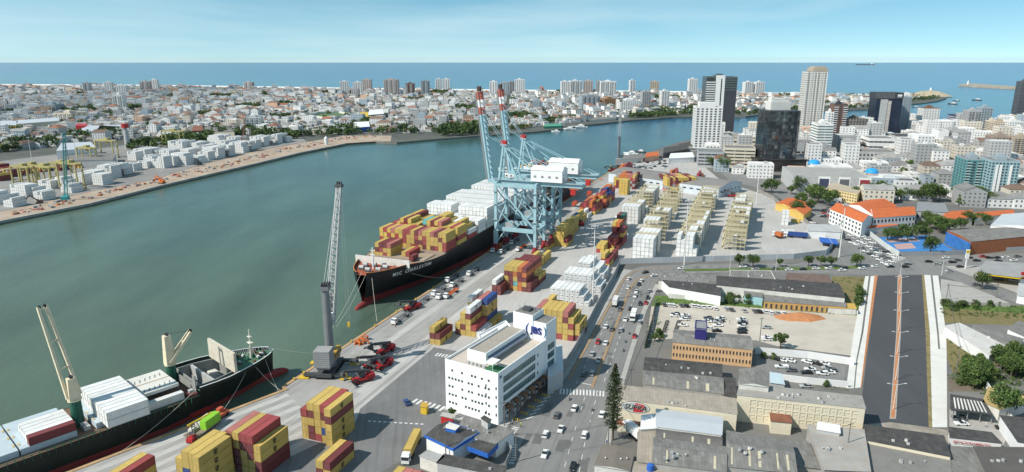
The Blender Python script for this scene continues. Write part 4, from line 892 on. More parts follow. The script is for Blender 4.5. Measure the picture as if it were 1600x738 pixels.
b = MB(); b.tube((0, 11, 13.4), (0, 11, 25), .5, .3, 8); b.b2(-1.3, 1.3, 10.5, 11.5, 21, 21.2); b.bar((-1.5, 11, 23.5), (1.5, 11, 23.5), .2); b.build('foremast', WHITE, dk)
# hull lettering
WINK = mat('hull_lettering', (.78, .78, .77), .6, .05, .5)
def hull_letters(word, y0, z, size, pitch):
    b = MB()
    for k, ch in enumerate(word):
        if ch == ' ': continue
        me = text_mesh(ch, size, .01, .03); y = y0 + k * pitch; z2 = z
        px_ = h1(y, z2); ty = Vector((h1(y + .5, z2) - h1(y - .5, z2), 1, 0)).normalized(); tz = Vector((h1(y, z2 + .5) - h1(y, z2 - .5), 0, 1)).normalized(); nn = ty.cross(tz).normalized()
        i = len(b.v); c = Vector((px_, y, z2)) + nn * .32
        b.v += [tuple(c + ty * v.co.x + tz * v.co.y + nn * v.co.z) for v in me.vertices]
        for p in me.polygons: b.f.append(tuple(i + q for q in p.vertices)); b.m.append(0)
    return b
hull_letters('MSC CHARLESTON', 12.0, 11.6, 2.6, 1.85).build('ship_name', WINK, hl)
for k, ch in enumerate('MSC'):
    me = text_mesh(ch, 12.5, .01, .12); me.materials.append(WINK); o = link('big_letter', me, hl); basis(o, (21.46, 124 + k * 13.0, 5.2), (0, 1, 0), (0, 0, 1))
# accommodation block with funnel, aft
b = MB(); b.b2(-15, 15, 232, 243, 13.4, 30); b.b2(-20, 20, 231, 236, 30, 32.6); b.b2(-6, 6, 244, 252, 13.4, 31); ac = b.build('accommodation', WHITE, S1)
b = MB(); [b.b2(-14 + k * 4, -12.8 + k * 4, 231.9, 231.96, 15 + z * 2.7, 16.2 + z * 2.7) for k in range(8) for z in range(5)]; b.b2(-19, 19, 230.9, 230.96, 31, 32.1); stuff(b.build('window', WINDOW, ac))
# hatch coamings and lashing bridges
bays = [(33.5, 12), (52, 24), (67, 24), (81.5, 22), (96, 20), (110, 24), (124, 24), (138, 24), (152, 24), (166, 24), (180, 24), (194, 24), (208, 24), (256, 24), (270, 24), (284, 24), (298, 24), (311, 24)]
b = MB()
for y, _ in bays: w = min(20.6, h1(y, 13) - 1.2); b.b2(-w, w, y - .2, y + 12.4, 12.6, 13.8)
stuff(b.build('hatch_cover', mat('hatch_tan', (.34, .27, .20), .85, .15, .3, dirt=.3), dk))
b = MB()
for y, _ in bays[2:]:
    w = 20.8
    for x in range(-20, 21, 5): b.bar((x, y - .75, 13), (x, y - .75, 19.5), .3)
    for z in (15.5, 19.3): b.bar((-w, y - .75, z), (w, y - .75, z), .5, .3)
stuff(b.build('lashing_bridge', mat('lashing_tan', (.42, .36, .28), .8, .15, .5), dk))
def ship1_bay(y, rows, colors, L=12.19, cat='container', desc='', tops=None, x0=None, zb=13.85):
    R = random.Random(int(y * 10)); n = len(rows); x0 = -n * 2.5 / 2 if x0 is None else x0
    K = {'y': 'yellow', 'm': 'maroon', 'r': 'red', 'o': 'orange', 'b': 'blue', 'w': 'white', 't': 'teal', 's': 'salmon', 'g': 'grey'}
    for i, h in enumerate(rows):
        for k in range(h):
            c = K[R.choice(colors)]
            if tops and k == h - 1: c = K[tops[i % len(tops)]]
            if k < h - 1 and i < n - 1 and rows[i+1] > k and R.random() < .0: continue
            nb = rows[i+1] if i + 1 < n else 0
            s = 104 + y + L / 2; t = -23.6 + x0 + i * 2.5 + 1.25; p = Q(s, t)
            lev = 'topmost' if k == h - 1 else ('bottom' if k == 0 else 'middle')
            container(c, *p, zb + k * 2.6, QROT, f'{c} {"reefer" if cat == "reefer" else "container"}, {lev} tier {desc} on the container ship', cat, 'containers ' + desc + ' on the container ship', L, y < 60)
ship1_bay(33.5, [1, 3, 3, 3, 3], 'yyyrm', desc='of the small forward bay', tops='yymms', x0=-15.5, zb=13.0)
ship1_bay(36, [1, 1], 'rs', desc='of the low pair forward', tops='yr', x0=2, zb=13.85); ship1_bay(30, [1], 'm', 6.06, desc='beside the breakwater', x0=10, zb=13.85)
ship1_bay(52, [4] * 11 + [4] * 6, 'yyyrmyr', desc='of the first full bay', tops='yrysyyrrymsyysmy')
ship1_bay(67, [4, 4, 5, 5, 5, 4, 4, 3, 5, 5, 5, 5, 5, 4, 4, 4, 4], 'yyyrmy', desc='of the second full bay', tops='ryymyyyytymysyy')
ship1_bay(81.5, [4, 4, 5, 5, 4, 4, 2, 2, 4, 5, 5, 4, 3, 4, 4, 3, 2], 'yymry', desc='of the third bay', tops='yyymyywwsyyywwyyw')
ship1_bay(96, [3, 3, 3, 3, 2, 2, 3, 3, 3, 3, 3, 2, 3, 3, 3, 3, 3], 'w', cat='reefer', desc='of the low white bay')
for y, rr in ((110, [5] * 7 + [3, 3] + [5] * 8), (124, [4] * 5 + [5] * 12), (138, [5] * 17), (152, [5] * 17), (166, [4] * 6 + [5] * 11), (180, [5] * 12 + [4] * 5), (194, [5] * 9 + [5] * 8), (208, [5] * 17)):
    # only the boxes that can be seen: top tier, quayside row and forward faces
    ship1_bay(y, rr, 'w', cat='reefer', desc={110: 'of the foremost white block', 124: 'of the second white block', 138: 'of the third white block'}.get(y, 'of the white blocks amidships'))
for y in (256, 270, 284, 298, 311): ship1_bay(y, [4 + (k * 7 + int(y)) % 3 // 2 for k in range(17)], 'yyyrmow', desc='of the bays behind the bridge')
b = MB()
for p, q in (((1.5, 3, 14.6), (8, -34, .3)), ((2.5, 5, 14.6), (21.8, -22, .3)), ((-.6, 1, 14.6), (12, -48, .3)), ((12, 16, 13.6), (23, 48, .3))):
    p, q = Vector(p), Vector(q); prev = p
    b = MB()
    for k in range(1, 9): f = k / 8; c = p + (q - p) * f - Vector((0, 0, 1.6 * math.sin(math.pi * f))); b.tube(prev, c, .07, None, 5); prev = c
    b.build('mooring_line', mat('rope', (.60, .56, .48), .9, .1, 1), hl)
# ---------------- general cargo ship
def h2(y, z):
    f = sm((z + 6) / 14.5); full = 12.3
    bd = full * sm((y + .4) / 24.0) ** .52; bw = full * sm((y - 4) / 42.0) ** .8
    return max(bw + (bd - bw) * f ** 2.0, .1)
d2 = lambda y: 9.3 if y < 33 else 6.0
S2 = thing('cargo_ship', 'black hulled cargo ship with two cream deck cranes moored at the corner berth', 'cargo ship', (*Q2(4.4, -18.1), 0), Q2ROT + math.pi)
# local y runs aft, local x points to the water side after the half turn: mirror x so that +x is the quay
HB2 = mat('cargo_hull_black', (.014, .020, .018), .5, .2, .2, dirt=.35, dirtc=(.03, .045, .035)); GRN = mat('ship_green', (.02, .10, .065), .6, .15, .4)
st2 = [0, .8, 2, 4, 6.5, 9.5, 13, 17, 22, 27, 32.9, 33.1, 45, 60, 80, 100, 120, 140, 150]
X = lambda x: -x
hb = hull_mesh(150, h2, d2, -6.0, st2, lv, None, -1.2); hl2 = hb.build('hull', [HB2, HRED], S2, True)
b = MB()
for k in range(8):
    y0, y1 = -6.5 + k * 2, -6.5 + (k + 1) * 2; r0 = 2.3 * math.sqrt(sm(1 - ((y0 - 1) / 7.6) ** 2)) if y0 < 1 else 2.3; r1 = 2.3 * math.sqrt(sm(1 - ((y1 - 1) / 7.6) ** 2)) if y1 < 1 else 2.3
    for i in range(n):
        a0, a1 = 2 * math.pi * i / n, 2 * math.pi * (i + 1) / n
        b.face([(r0 * .85 * math.cos(a0), y0, -2.0 + r0 * math.sin(a0)), (r1 * .85 * math.cos(a0), y1, -2.0 + r1 * math.sin(a0)), (r1 * .85 * math.cos(a1), y1, -2.0 + r1 * math.sin(a1)), (r0 * .85 * math.cos(a1), y0, -2.0 + r0 * math.sin(a1))])
b.build('bulbous_bow', HRED, hl2, True)
b = MB()
for i in range(len(st2) - 1):
    y0, y1 = st2[i], st2[i+1]; o = 1.3 if y0 < 33 else .1
    if 17 <= y0 < 33: w = 2.4
    q = [(-h2(y0, d2(y0)) + .12, y0, d2(y0) - o), (h2(y0, d2(y0)) - .12, y0, d2(y0) - o), (h2(y1, d2(y1)) - .12, y1, d2(y0) - o), (-h2(y1, d2(y1)) + .12, y1, d2(y0) - o)]
    if y0 >= 17 and y0 < 33:      # open hold: deck only at the sides
        for sx in (-1, 1): b.face([(sx * (7.0 + 2.2 * sm((y0 - 17.2) / 9.0)), y0, d2(y0) - o), (sx * (h2(y0, 9.3) - .12), y0, d2(y0) - o), (sx * (h2(y1, 9.3) - .12), y1, d2(y0) - o), (sx * (7.0 + 2.2 * sm((y1 - 17.2) / 9.0)), y1, d2(y0) - o)], 0)
    else: b.face(q, 0 if y0 < 33 else 1)
dk2 = b.build('deck', [mat('foredeck_green', (.06, .16, .10), .8, .25, .5, dirt=.4, dirtc=(.20, .10, .06)), mat('deck_brown', (.16, .10, .07), .85, .2, .4, dirt=.3)], S2)
b = MB()
for sx in (-1, 1):
    for i in range(10):
        y0, y1 = st2[i], st2[i+1]; b.bar((sx * h2(y0, 9.3), y0, 9.35), (sx * h2(y1, 9.3), y1, 9.35), .3, .16)
        m = 5 if y1 - y0 > 2 else 2
        for k in range(m):
            f = k / m; y = y0 + (y1 - y0) * f; w = h2(y, 9.2) - .15; w2 = h2(y, 8.1) - .9
            if y < 17 and w2 > 0: b.face([(sx * w, y - .07, 9.25), (sx * w, y + .07, 9.25), (sx * w2, y + .07, 8.05), (sx * w2, y - .07, 8.05)])
b.build('bulwark_rail', WHITE, hl2)
# foredeck gear and mast
b = MB(); R5 = random.Random(5)
for k in range(16):
    y = R5.uniform(3, 14); x = R5.uniform(-.7, .7) * h2(y, 8); b.tube((x - .6, y, 8.7), (x + .6, y, 8.7), R5.uniform(.35, .7), None, 9, R5.choice((0, 1, 2))); b.b2(x - .9, x + .9, y - .5, y + .5, 8.0, 8.5, R5.choice((0, 1)))
stuff(b.build('windlass_gear', [GRN, mat('rusty_brown', (.14, .06, .035), .9, .25, .6), LGREY], dk2))
b = MB(); b.tube((0, 8, 8), (0, 8, 19.5), .35, .2, 8); b.b2(-1.2, 1.2, 7.2, 8.8, 14.2, 14.35); b.b2(-.9, .9, 7.4, 8.6, 16.6, 16.75)
for a in range(4): b.bar((math.cos(a * 1.57 + .8) * 2.0, 8 + math.sin(a * 1.57 + .8) * 2, 8), (0, 8, 13.5), .16)
b.build('foremast', mat('mast_cream', (.66, .63, .54), .7, .1, .5), dk2)
# open hold with bulkheads, upright hatch cover
HOLD = mat('hold_grey', (.26, .27, .26), .8, .15, .3, dirt=.35, dirtc=(.16, .11, .08))
hw = lambda y: 7.0 + 2.2 * sm((y - 17.2) / 9.0)
b = MB()
for y0, y1 in ((17.2, 22), (22, 26), (26, 32.4)):
    b.face([(-hw(y0), y0, 4), (hw(y0), y0, 4), (hw(y1), y1, 4), (-hw(y1), y1, 4)])
    for sx in (-1, 1): b.face([(sx * hw(y0), y0, 4), (sx * hw(y1), y1, 4), (sx * (hw(y1) + .1), y1, 9.0), (sx * (hw(y0) + .1), y0, 9.0)]); b.face([(sx * (hw(y0) + .1), y0, 9.0), (sx * (hw(y1) + .1), y1, 9.0), (sx * (hw(y1) + .5), y1, 9.0), (sx * (hw(y0) + .5), y0, 9.0)])
b.b2(-9.2, 9.2, 32.1, 32.4, 4, 9.6); b.b2(-7, 7, 17.2, 17.5, 4, 9.2); b.build('hold', HOLD, S2)
b = MB(); b.b2(-9.0, 9.0, 26.2, 27.0, 4.1, 8.8); b.build('hold_bulkhead', mat('bulkhead_grey', (.40, .41, .40), .8, .1, .3, dirt=.25), S2)
b = MB(); b.b2(-6.6, 6.6, 18.6, 25.0, 4.1, 4.6); [b.tube((X(1 + k * 1.8), 20 + k % 2 * 2, 5.1), (X(2.6 + k * 1.8), 20.5 + k % 2 * 2, 5.1), .5, None, 8, 1) for k in range(3)]; b.b2(X(-2), X(-5), 20, 23, 4.6, 6.2, 2); stuff(b.build('hold_cargo', [MGREY, BLUEP, OFFW], S2))
b = MB(); b.b2(-10, 10.6, 18.3, 19.2, 9.0, 16.4)
for k in range(5): b.b2(-9.6 + k * 4, -9.3 + k * 4, 18.1, 18.3, 9.3, 16.1)
b.build('upright_hatch_cover', mat('rusty_hatch', (.55, .52, .44), .85, .12, .25, dirt=.5, dirtc=(.45, .24, .08)), S2)
# hatch covers aft
HBL = mat('hatch_pale_blue', (.42, .50, .55), .8, .08, .2, dirt=.25, dirtc=(.50, .47, .38))
for y0, y1 in ((50.6, 64.2), (69.5, 84.0), (84.5, 99.0), (99.5, 114.0)):
    b = MB(); b.b2(-9.6, 11.0, y0, y1, 6.0, 7.95); hc = b.build('hatch_cover', HBL, S2)
    b = MB()
    for x in (-6, 0, 6):
        for y in (y0 + .4, y1 - .4): b.b2(x - .7, x + .7, y - .3, y + .3, 7.95, 8.1)
    stuff(b.build('stacking_cone', mat('ochre_fittings', (.50, .40, .20), .8, .2, 1), hc))
b = MB(); b.b2(X(-8.5), X(7.0), 37.6, 48.8, 9.9, 11.0, 0)
for i in range(6):
    for j in range(3):
        for x in (-5.4, 3.0): b.box(X(x + j * .9 + i * .2), 39.0 + i * 1.7 + j * .3, 11.0, .45, .35, .06, 0, 1)
[b.bar((X(x), y, 6), (X(x), y, 9.9), .35, None, 2) for x in (-8, -1, 6.5) for y in (38, 43, 48.4)]; b.b2(X(-.9), X(-.5), 37.6, 48.8, 11.0, 11.06, 3)
b.build('raised_hatch_cover', [mat('hatch_white', (.60, .60, .56), .8, .1, .3, dirt=.3, dirtc=(.40, .33, .24)), BLACK, DGREY, mat('rust_streak', (.35, .20, .10), .9, .2, 1)], S2)
b = MB(); b.b2(X(5.5), X(11.5), 33.4, 36.6, 6.0, 7.2); b.b2(X(8), X(9.6), 34, 35.4, 7.2, 8.0, 1); b.build('store_hatch', [mat('maroon_deck', (.13, .045, .045), .8, .2, .5), LGREY], S2)
b = MB(); b.b2(-10.5, -8.5, 33.2, 33.6, 6, 13.0); b.b2(-10.5, 11.5, 33.2, 33.5, 6, 9.3); b.build('deckhouse_front', HOLD, S2)
# ship cranes
CRM = mat('ship_crane_cream', (.66, .58, .42), .7, .1, .3, dirt=.3, dirtc=(.36, .22, .10))
def ship_crane(x, y, green_to, top, tip, label):
    p = thing('x', 'x', 'x'); bpy.data.objects.remove(p)
    b = MB(); b.tube((x, y, 5.9), (x, y, green_to), 1.75, 1.65, 16); post = b.build('crane_pedestal', GRN if green_to > 12 else CRM, S2)
    b = MB(); b.tube((x, y, green_to), (x, y, green_to + .5), 2.0, 2.0, 16); b.hexa([(x - 1.6, y - 1.7, green_to + .5), (x + 1.6, y - 1.7, green_to + .5), (x + 1.6, y + 1.7, green_to + .5), (x - 1.6, y + 1.7, green_to + .5)], [(x - 1.1, y - 1.0, top), (x + 1.1, y - 1.0, top), (x + 1.1, y + 1.2, top), (x - 1.1, y + 1.2, top)]); b.build('crane_house', CRM, post)
    b = MB(); [b.tube((x - .7 + k, y, top + .4), (x - .4 + k, y, top + .4), .55, None, 10) for k in (0, 1)]; b.build('sheave', DGREY, post)
    tip = Vector(tip); root = Vector((x, y, green_to + 1.2)); d = (tip - root).normalized(); side = d.cross(Vector((0, 0, 1))).normalized()
    b = MB()
    for s in (-1, 1): b.bar(root + side * 1.9 * s, tip + side * 1.15 * s, .8, .95)
    for f in (.32, .62, .97): c = root + (tip - root) * f; w = 1.9 - .75 * f; b.bar(c - side * w, c + side * w, .45)
    jib = b.build('jib', CRM, post)
    b = MB(); [b.tube(tip + side * s - d * .2, tip + side * (s + .35) - d * .2, .6, None, 10) for s in (-1.0, .6)]; b.build('sheave', BLACK, jib)
    b = MB(); [b.tube((x + s * .4, y, top + .6), tip + side * s * .7, .05, None, 5) for s in (-1, 1)]; b.build('luffing_rope', DGREY, jib); return post
ship_crane(X(2.2), 67.0, 14.5, 22.0, (X(-7.0), 69.1, 44), 'aft')
ship_crane(X(-5.5), 35.0, 13.0, 24.0, (X(-3.5), 27.5, 24.0), 'forward')
b = MB(); [b.b2(X(4.2 + k * 1.5), X(5.4 + k * 1.5), 65.4, 67.2, 6.0, 7.3, k % 2) for k in range(3)]; stuff(b.build('winch', [LGREY, MGREY], dk2))
b = MB()
for y in range(36, 150, 2): b.b2(X(12.5), X(12.1), y, y + .18, 4.6, 6.6)
b.b2(X(12.52), X(12.32), 33, 150, 6.5, 6.65); stuff(b.build('side_frame', GRN, hl2))
def on_ship2(x, y, z, c, cat, label, group, L=12.19):
    m = Matrix.Rotation(Q2ROT + math.pi, 4, 'Z'); p = m @ Vector((X(x), y, z)); q = Q2(4.4, -18.1); container(c, q[0] + p.x, q[1] + p.y, z, Q2ROT, label, cat, group, L, False)
for i in range(5): on_ship2(-1.4 + i * 2.5, 75.6, 8.1, 'white' if i < 4 else 'maroon', 'container', ('white' if i < 4 else 'maroon') + ' container on the pale blue hatch beside the green crane post', 'boxes aft of the green crane post', 12.19)
for i in range(10):
    for k in range(2):
        on_ship2(-7.6 + i * 2.5, 56.6, 8.05 + k * 2.6, 'white', 'container', f'white container in the {"upper" if k else "lower"} layer of the long white deck stack', 'white boxes stacked on the cargo ship deck', 12.19)
on_ship2(9.2, 43.6, 6.1, 'white', 'container', 'lone white container at the rail beside the raised hatch cover', None)
on_ship2(9.2, 43.6, 8.7, 'white', 'container', 'lone white container on top at the rail beside the raised hatch cover', None) if False else None
b = MB()
for p, q in (((X(7), 12, 9.3), (X(19), 30, .3)), ((X(6), 11, 9.3), (X(18.6), 7, .3)), ((X(4), 5, 9.3), (X(18.6), 8, .3)), ((X(12), 34, 9.0), (X(19), 62, .3)), ((0, 0, 9.3), (X(12), -30, .3))):
    p, q = Vector(p), Vector(q); prev = p
    b = MB()
    for k in range(1, 9): f = k / 8; c = p + (q - p) * f - Vector((0, 0, 1.0 * math.sin(math.pi * f))); b.tube(prev, c, .06, None, 5); prev = c
    b.build('mooring_line', MATS['rope'], hl2)
# tanker far out on the sea
p = G(1352, 101.6, WZ); o = thing('tanker', 'long low tanker lying at anchor far out on the open sea', 'tanker', (*p, WZ)); o.scale = (1.35, 1.35, .75)
b = MB(); b.hexa([(-120, -16, -6), (118, -16, -6), (118, 16, -6), (-120, 16, -6)], [(-126, -18, 14), (120, -18, 14), (120, 18, 14), (-126, 18, 14)]); b.build('hull', mat('tanker_hull', (.06, .05, .05), .7, .1, .05), o)
b = MB(); b.b2(84, 104, -15, 15, 14, 40); b.b2(106, 112, -5, 5, 14, 42); b.build('bridge', WHITE, o)
# ================================================================ BUILDINGS
cP, sP = math.cos(PITCH), math.sin(PITCH)
def zof(Y, py):
    v = (369 - py) / FPX; return CAM_H + Y * (v * cP - sP) / (cP + v * sP)
OCC = []      # occupied discs (x, y, r) so that filler houses keep clear
def inside(x, y, poly):
    ins = False; j = len(poly) - 1
    for i in range(len(poly)):
        if (poly[i][1] > y) != (poly[j][1] > y) and x < (poly[j][0] - poly[i][0]) * (y - poly[i][1]) / (poly[j][1] - poly[i][1]) + poly[i][0]: ins = not ins
        j = i
    return ins
def occupy(poly):
    x0, x1 = min(p[0] for p in poly), max(p[0] for p in poly); y0, y1 = min(p[1] for p in poly), max(p[1] for p in poly)
    st = max(4.0, min(x1 - x0, y1 - y0) / 4); x = x0
    while x <= x1:
        y = y0
        while y <= y1:
            if inside(x, y, poly): OCC.append((x, y, st * .75))
            y += st
        x += st
    for p in poly: OCC.append((p[0], p[1], 1.5))
def facade(b, A, B, z0, z1, rows, cols, fw=.55, fh=.5, out=.05, m=0, skip=None, mg=.0):
    """window panes on the vertical face from A to B (outside on the right of A->B)"""
    A, B = Vector(A[:2]), Vector(B[:2]); d = B - A; L = d.length; d /= L; nv = Vector((d.y, -d.x)) * out
    cw = (L - 2 * mg) / cols; rh = (z1 - z0) / rows
    for r in range(rows):
        for c in range(cols):
            if skip and skip(r, c): continue
            x0 = mg + (c + .5 - fw / 2) * cw; x1 = mg + (c + .5 + fw / 2) * cw; a = z0 + (r + .5 - fh / 2) * rh; e = z0 + (r + .5 + fh / 2) * rh
            p, q = A + d * x0 + nv, A + d * x1 + nv
            b.face([(p.x, p.y, a), (q.x, q.y, a), (q.x, q.y, e), (p.x, p.y, e)], m)
            # reveal: thin sill so that the pane reads as set in the wall
            s = nv * 2.2; b.face([(p.x, p.y, a), (p.x + s.x, p.y + s.y, a - .05), (q.x + s.x, q.y + s.y, a - .05), (q.x, q.y, a)], m + 1)
def ccw(poly):
    a = sum(poly[k][0] * poly[(k+1) % len(poly)][1] - poly[(k+1) % len(poly)][0] * poly[k][1] for k in range(len(poly)))
    return list(poly) if a > 0 else list(poly)[::-1]
def roofblk(name, label, cat, poly, z, wall, roof, rise=0.0, over=.35, wins=None, parapet=0.0, group=None, skylights=None, z0=0.0, world=False, seams=0):
    """building from its roof outline (photo pixels at height z, or world points). first edge = front"""
    P = [Vector(p if world else G(*p, z)) for p in poly]; P = [Vector(p) for p in ccw([tuple(p) for p in P])]
    c = sum(P, Vector((0, 0))) / len(P); L = [p - c for p in P]; occupy([tuple(p) for p in P])
    o = thing(name, label, cat, (c.x, c.y, 0), 0, group)
    b = MB(); b.prism([tuple(p) for p in L], z0, z - .02); w = b.build('wall', wall, o)
    b = MB(); G4 = [p * (1 + over / max(p.length, 1)) for p in L]
    if rise and len(L) == 4:
        # ridge along the longer pair of sides
        if (L[1] - L[0]).length >= (L[2] - L[1]).length: A, B, C, D = G4
        else: B, C, D, A = G4
        r0, r1 = (A + D) / 2, (B + C) / 2; t = lambda p, zz: (p.x, p.y, zz)
        for q in ([t(A, z), t(B, z), t(r1, z + rise), t(r0, z + rise)], [t(C, z), t(D, z), t(r0, z + rise), t(r1, z + rise)]): b.face(q)
        b.face([t(B, z), t(C, z), t(r1, z + rise)], 1); b.face([t(D, z), t(A, z), t(r0, z + rise)], 1)
        rf = b.build('roof', [roof, wall], o)
        for k in range(skylights or 0):
            f = (k + .5 + (.18 if k % 2 else -.1)) / skylights; s = MB(); w_ = .012 + .004 * (k % 3)
            a0, a1 = A + (B - A) * (f - w_), A + (B - A) * (f + w_); m0, m1 = r0 + (r1 - r0) * (f - w_), r0 + (r1 - r0) * (f + w_)
            lo, hi = .12, .85; e0, e1 = a0 + (m0 - a0) * lo, a1 + (m1 - a1) * lo; g0, g1 = a0 + (m0 - a0) * hi, a1 + (m1 - a1) * hi
            s.face([t(e0, z + rise * lo + .05), t(e1, z + rise * lo + .05), t(g1, z + rise * hi + .05), t(g0, z + rise * hi + .05)]); s.build('skylight', mat('old_skylight', (.50, .45, .33), .6, .15, .5), rf)
    else:
        b.prism([tuple(p) for p in G4], z - .02, z + .12); rf = b.build('roof', roof, o)
        if parapet:
            b = MB()
            for k in range(len(L)):
                p, q = L[k], L[(k + 1) % len(L)]; b.bar((p.x, p.y, z + parapet / 2 + .1), (q.x, q.y, z + parapet / 2 + .1), .28, parapet)
            b.build('parapet', wall, o)
    if wins:
        b = MB()
        for (k, zz0, zz1, rows, cols, fw, fh) in wins: facade(b, L[k % len(L)], L[(k + 1) % len(L)], zz0, zz1, rows, cols, fw, fh)
        stuff(b.build('window', [WINDOW, wall], o))
    return o
def roof_units(o, spots, z, m=None):
    for x, y, sx, sy, h in spots: b = MB(); b.b2(x - sx / 2, x + sx / 2, y - sy / 2, y + sy / 2, z, z + h); b.b2(x - sx / 2 - .08, x + sx / 2 + .08, y - sy / 2 - .08, y + sy / 2 + .08, z + h, z + h + .12); b.build('roof_unit', m or LGREY, o)
# ---------------------------------------------------------------- white office with lettering
JXq, JYq = (-.182, .983), (.983, .182)
jx = (JXq[0] * QU[0] + JXq[1] * QN[0], JXq[0] * QU[1] + JXq[1] * QN[1]); jrot = math.atan2(jx[1], jx[0]); jc = Q(17.2, 84.9)
OF = thing('office_building', 'white office block with blue lettering on its stair tower, beside the terminal gate', 'office building', (*jc, 0), jrot); OCC.append((*Q(36, 76), 28))
OW = mat('office_white', (.78, .80, .81), .7, .03, .1); OT = mat('terrace_beige', (.50, .44, .38), .9, .08, .3, dirt=.2)
b = MB(); b.prism([(-21.5, 0), (0, 0), (0, 3), (-21.5, 3)], 0, 17.7); b.prism([(-21.5, 3), (-3.2, 3), (-3.2, 33), (-21.5, 33)], 0, 17.7); b.prism([(-3.2, 3), (0, 3), (0, 33), (-3.2, 33)], 5.6, 17.7); b.build('wall', OW, OF)
b = MB(); b.b2(-21.2, -.3, .3, 33, 17.7, 17.85); rf = b.build('roof_terrace', OT, OF)
b = MB(); [b.b2(*q, 17.7, 18.7) for q in ((-21.5, 0, 0, .3), (-21.5, -21.2, .3, 33), (-.3, 0, 0.3, 33))]; b.build('parapet', OW, OF)
b = MB(); b.b2(-15.6, -8.0, 5, 31, 17.85, 21.2); ph = b.build('penthouse', OW, OF)
b = MB(); b.b2(-15.3, -8.3, 5.3, 31, 21.2, 21.3); b.build('roof', mat('penthouse_roof', (.33, .30, .26), .9, .1, .3, dirt=.3), ph)
b = MB(); [b.b2(*q, 21.2, 21.9) for q in ((-15.6, -8, 5, 5.3), (-15.6, -15.3, 5.3, 31), (-8.3, -8, 5.3, 31))]; b.build('parapet', OW, ph)
b = MB(); b.hexa([(-7.99, 6, 20.2), (-6.2, 6, 19.6), (-6.2, 30, 19.6), (-7.99, 30, 20.2)], [(-7.99, 6, 20.35), (-6.2, 6, 19.75), (-6.2, 30, 19.75), (-7.99, 30, 20.35)]); b.build('side_canopy', mat('slate_canopy', (.13, .16, .21), .7, .1, .3), ph)
b = MB(); b.b2(-6.6, -.5, .5, 6.5, 17.85, 17.95); b.build('green_terrace', mat('artificial_turf', (.05, .17, .08), .9, .15, 1), rf)
b = MB(); b.b2(-6.2, -2.8, 1.2, 6.0, 20.4, 20.55); [b.bar((x, y, 17.9), (x, y, 20.4), .1) for x in (-6, -3) for y in (1.4, 5.8)]; b.build('canopy', WHITE, rf)
b = MB(); [b.b2(-14.2 + k * 1.6, -13.2 + k * 1.6, 2.2, 3.0, 17.85, 18.8) for k in range(5)]; stuff(b.build('air_conditioner', LGREY, rf))
b = MB(); b.b2(-13.5, 0.25, 32, 40, 0, 25.0, 0); b.b2(-13.5, -5.2, 31.7, 40, 17.0, 27.2, 0); tw = b.build('stair_tower', OW, OF)
b = MB(); b.b2(-5.0, 0, 32.3, 39.7, 25.02, 25.1); b.b2(-13.2, -5.5, 32, 39.7, 27.22, 27.3); b.build('roof', FIBRO, tw)
b = MB(); [b.bar((-12 + k * 1.5, 34 + k % 3, 27.3), (-12 + k * 1.5, 34 + k % 3, 29.2 + k % 2 * .8), .1) for k in range(6)]; b.b2(-11, -8, 34, 37, 27.3, 28.2); stuff(b.build('antenna', DGREY, tw))
JBL = mat('logo_blue', (.02, .03, .20), .5, .1, 1)
me = text_mesh('JBS', 3.5, .06, .10); me.materials.append(JBL); o = link('lettering', me, tw); basis(o, (-3.7, 31.6, 21.6), (1, 0, 0), (0, 0, 1)); 
for sx, cc in ((-1, -3.7 - 3.9), (1, -3.7 + 3.9)):
    b = MB(); n_ = 12
    for k in range(n_):
        a0, a1 = -1.05 + 2.1 * k / n_, -1.05 + 2.1 * (k + 1) / n_
        R_ = lambda a, r: (cc - sx * 2.3 + sx * r * math.cos(a), 31.55, 21.6 + 2.9 * math.sin(a))
        w0, w1 = .62 * math.cos(a0), .62 * math.cos(a1)
        q = [R_(a0, 2.3 - w0 * .2), R_(a0, 2.3 + w0 * .8), R_(a1, 2.3 + w1 * .8), R_(a1, 2.3 - w1 * .2)]
        b.face(q if sx > 0 else q[::-1])
    b.build('bracket_emblem', JBL if sx < 0 else mat('logo_teal', (.02, .12, .22), .5, .1, 1), tw)
me = text_mesh('JBS', 1.1, .03, .03); me.materials.append(JBL); o = link('lettering', me, OF); basis(o, (.06, 1.6, 16.8), (0, 1, 0), (0, 0, 1))
R6 = random.Random(6); 
for r in range(5):
    for c_ in range(13):
        if R6.random() < .32: continue
        b = MB(); x = -20.2 + c_ * 1.35; z = 2.6 + r * 3.05; b.b2(x, x + .75, -.05, -.005, z, z + .8); b.build('window', WINDOW, OF)
for r in range(4):
    for x in (-5.0, -1.0): b = MB(); b.b2(x, x + .5, -.05, -.005, 3.0 + r * 3.2, 4.0 + r * 3.2); b.build('window', WINDOW, OF)
for k in range(3):
    z = 7.0 + k * 3.4; b = MB(); b.b2(.005, .07, 3.2, 24.5, z, z + 2.2); gl = b.build('ribbon_window', GLASSG, OF)
    b = MB(); [b.b2(.07, .12, 3.2 + j * 1.33, 3.3 + j * 1.33, z, z + 2.2) for j in range(17)]; b.b2(.07, .11, 3.2, 24.5, z + 1.45, z + 1.55); stuff(b.build('mullion', LGREY, gl))
    b = MB(); b.b2(.26, .32, 33.5, 38.5, z, z + 2.3); b.build('ribbon_window', GLASSG, OF)
    b = MB(); b.b2(.005, .06, 26.2, 26.8, z + .4, z + 1.6); b.build('window', WINDOW, OF)
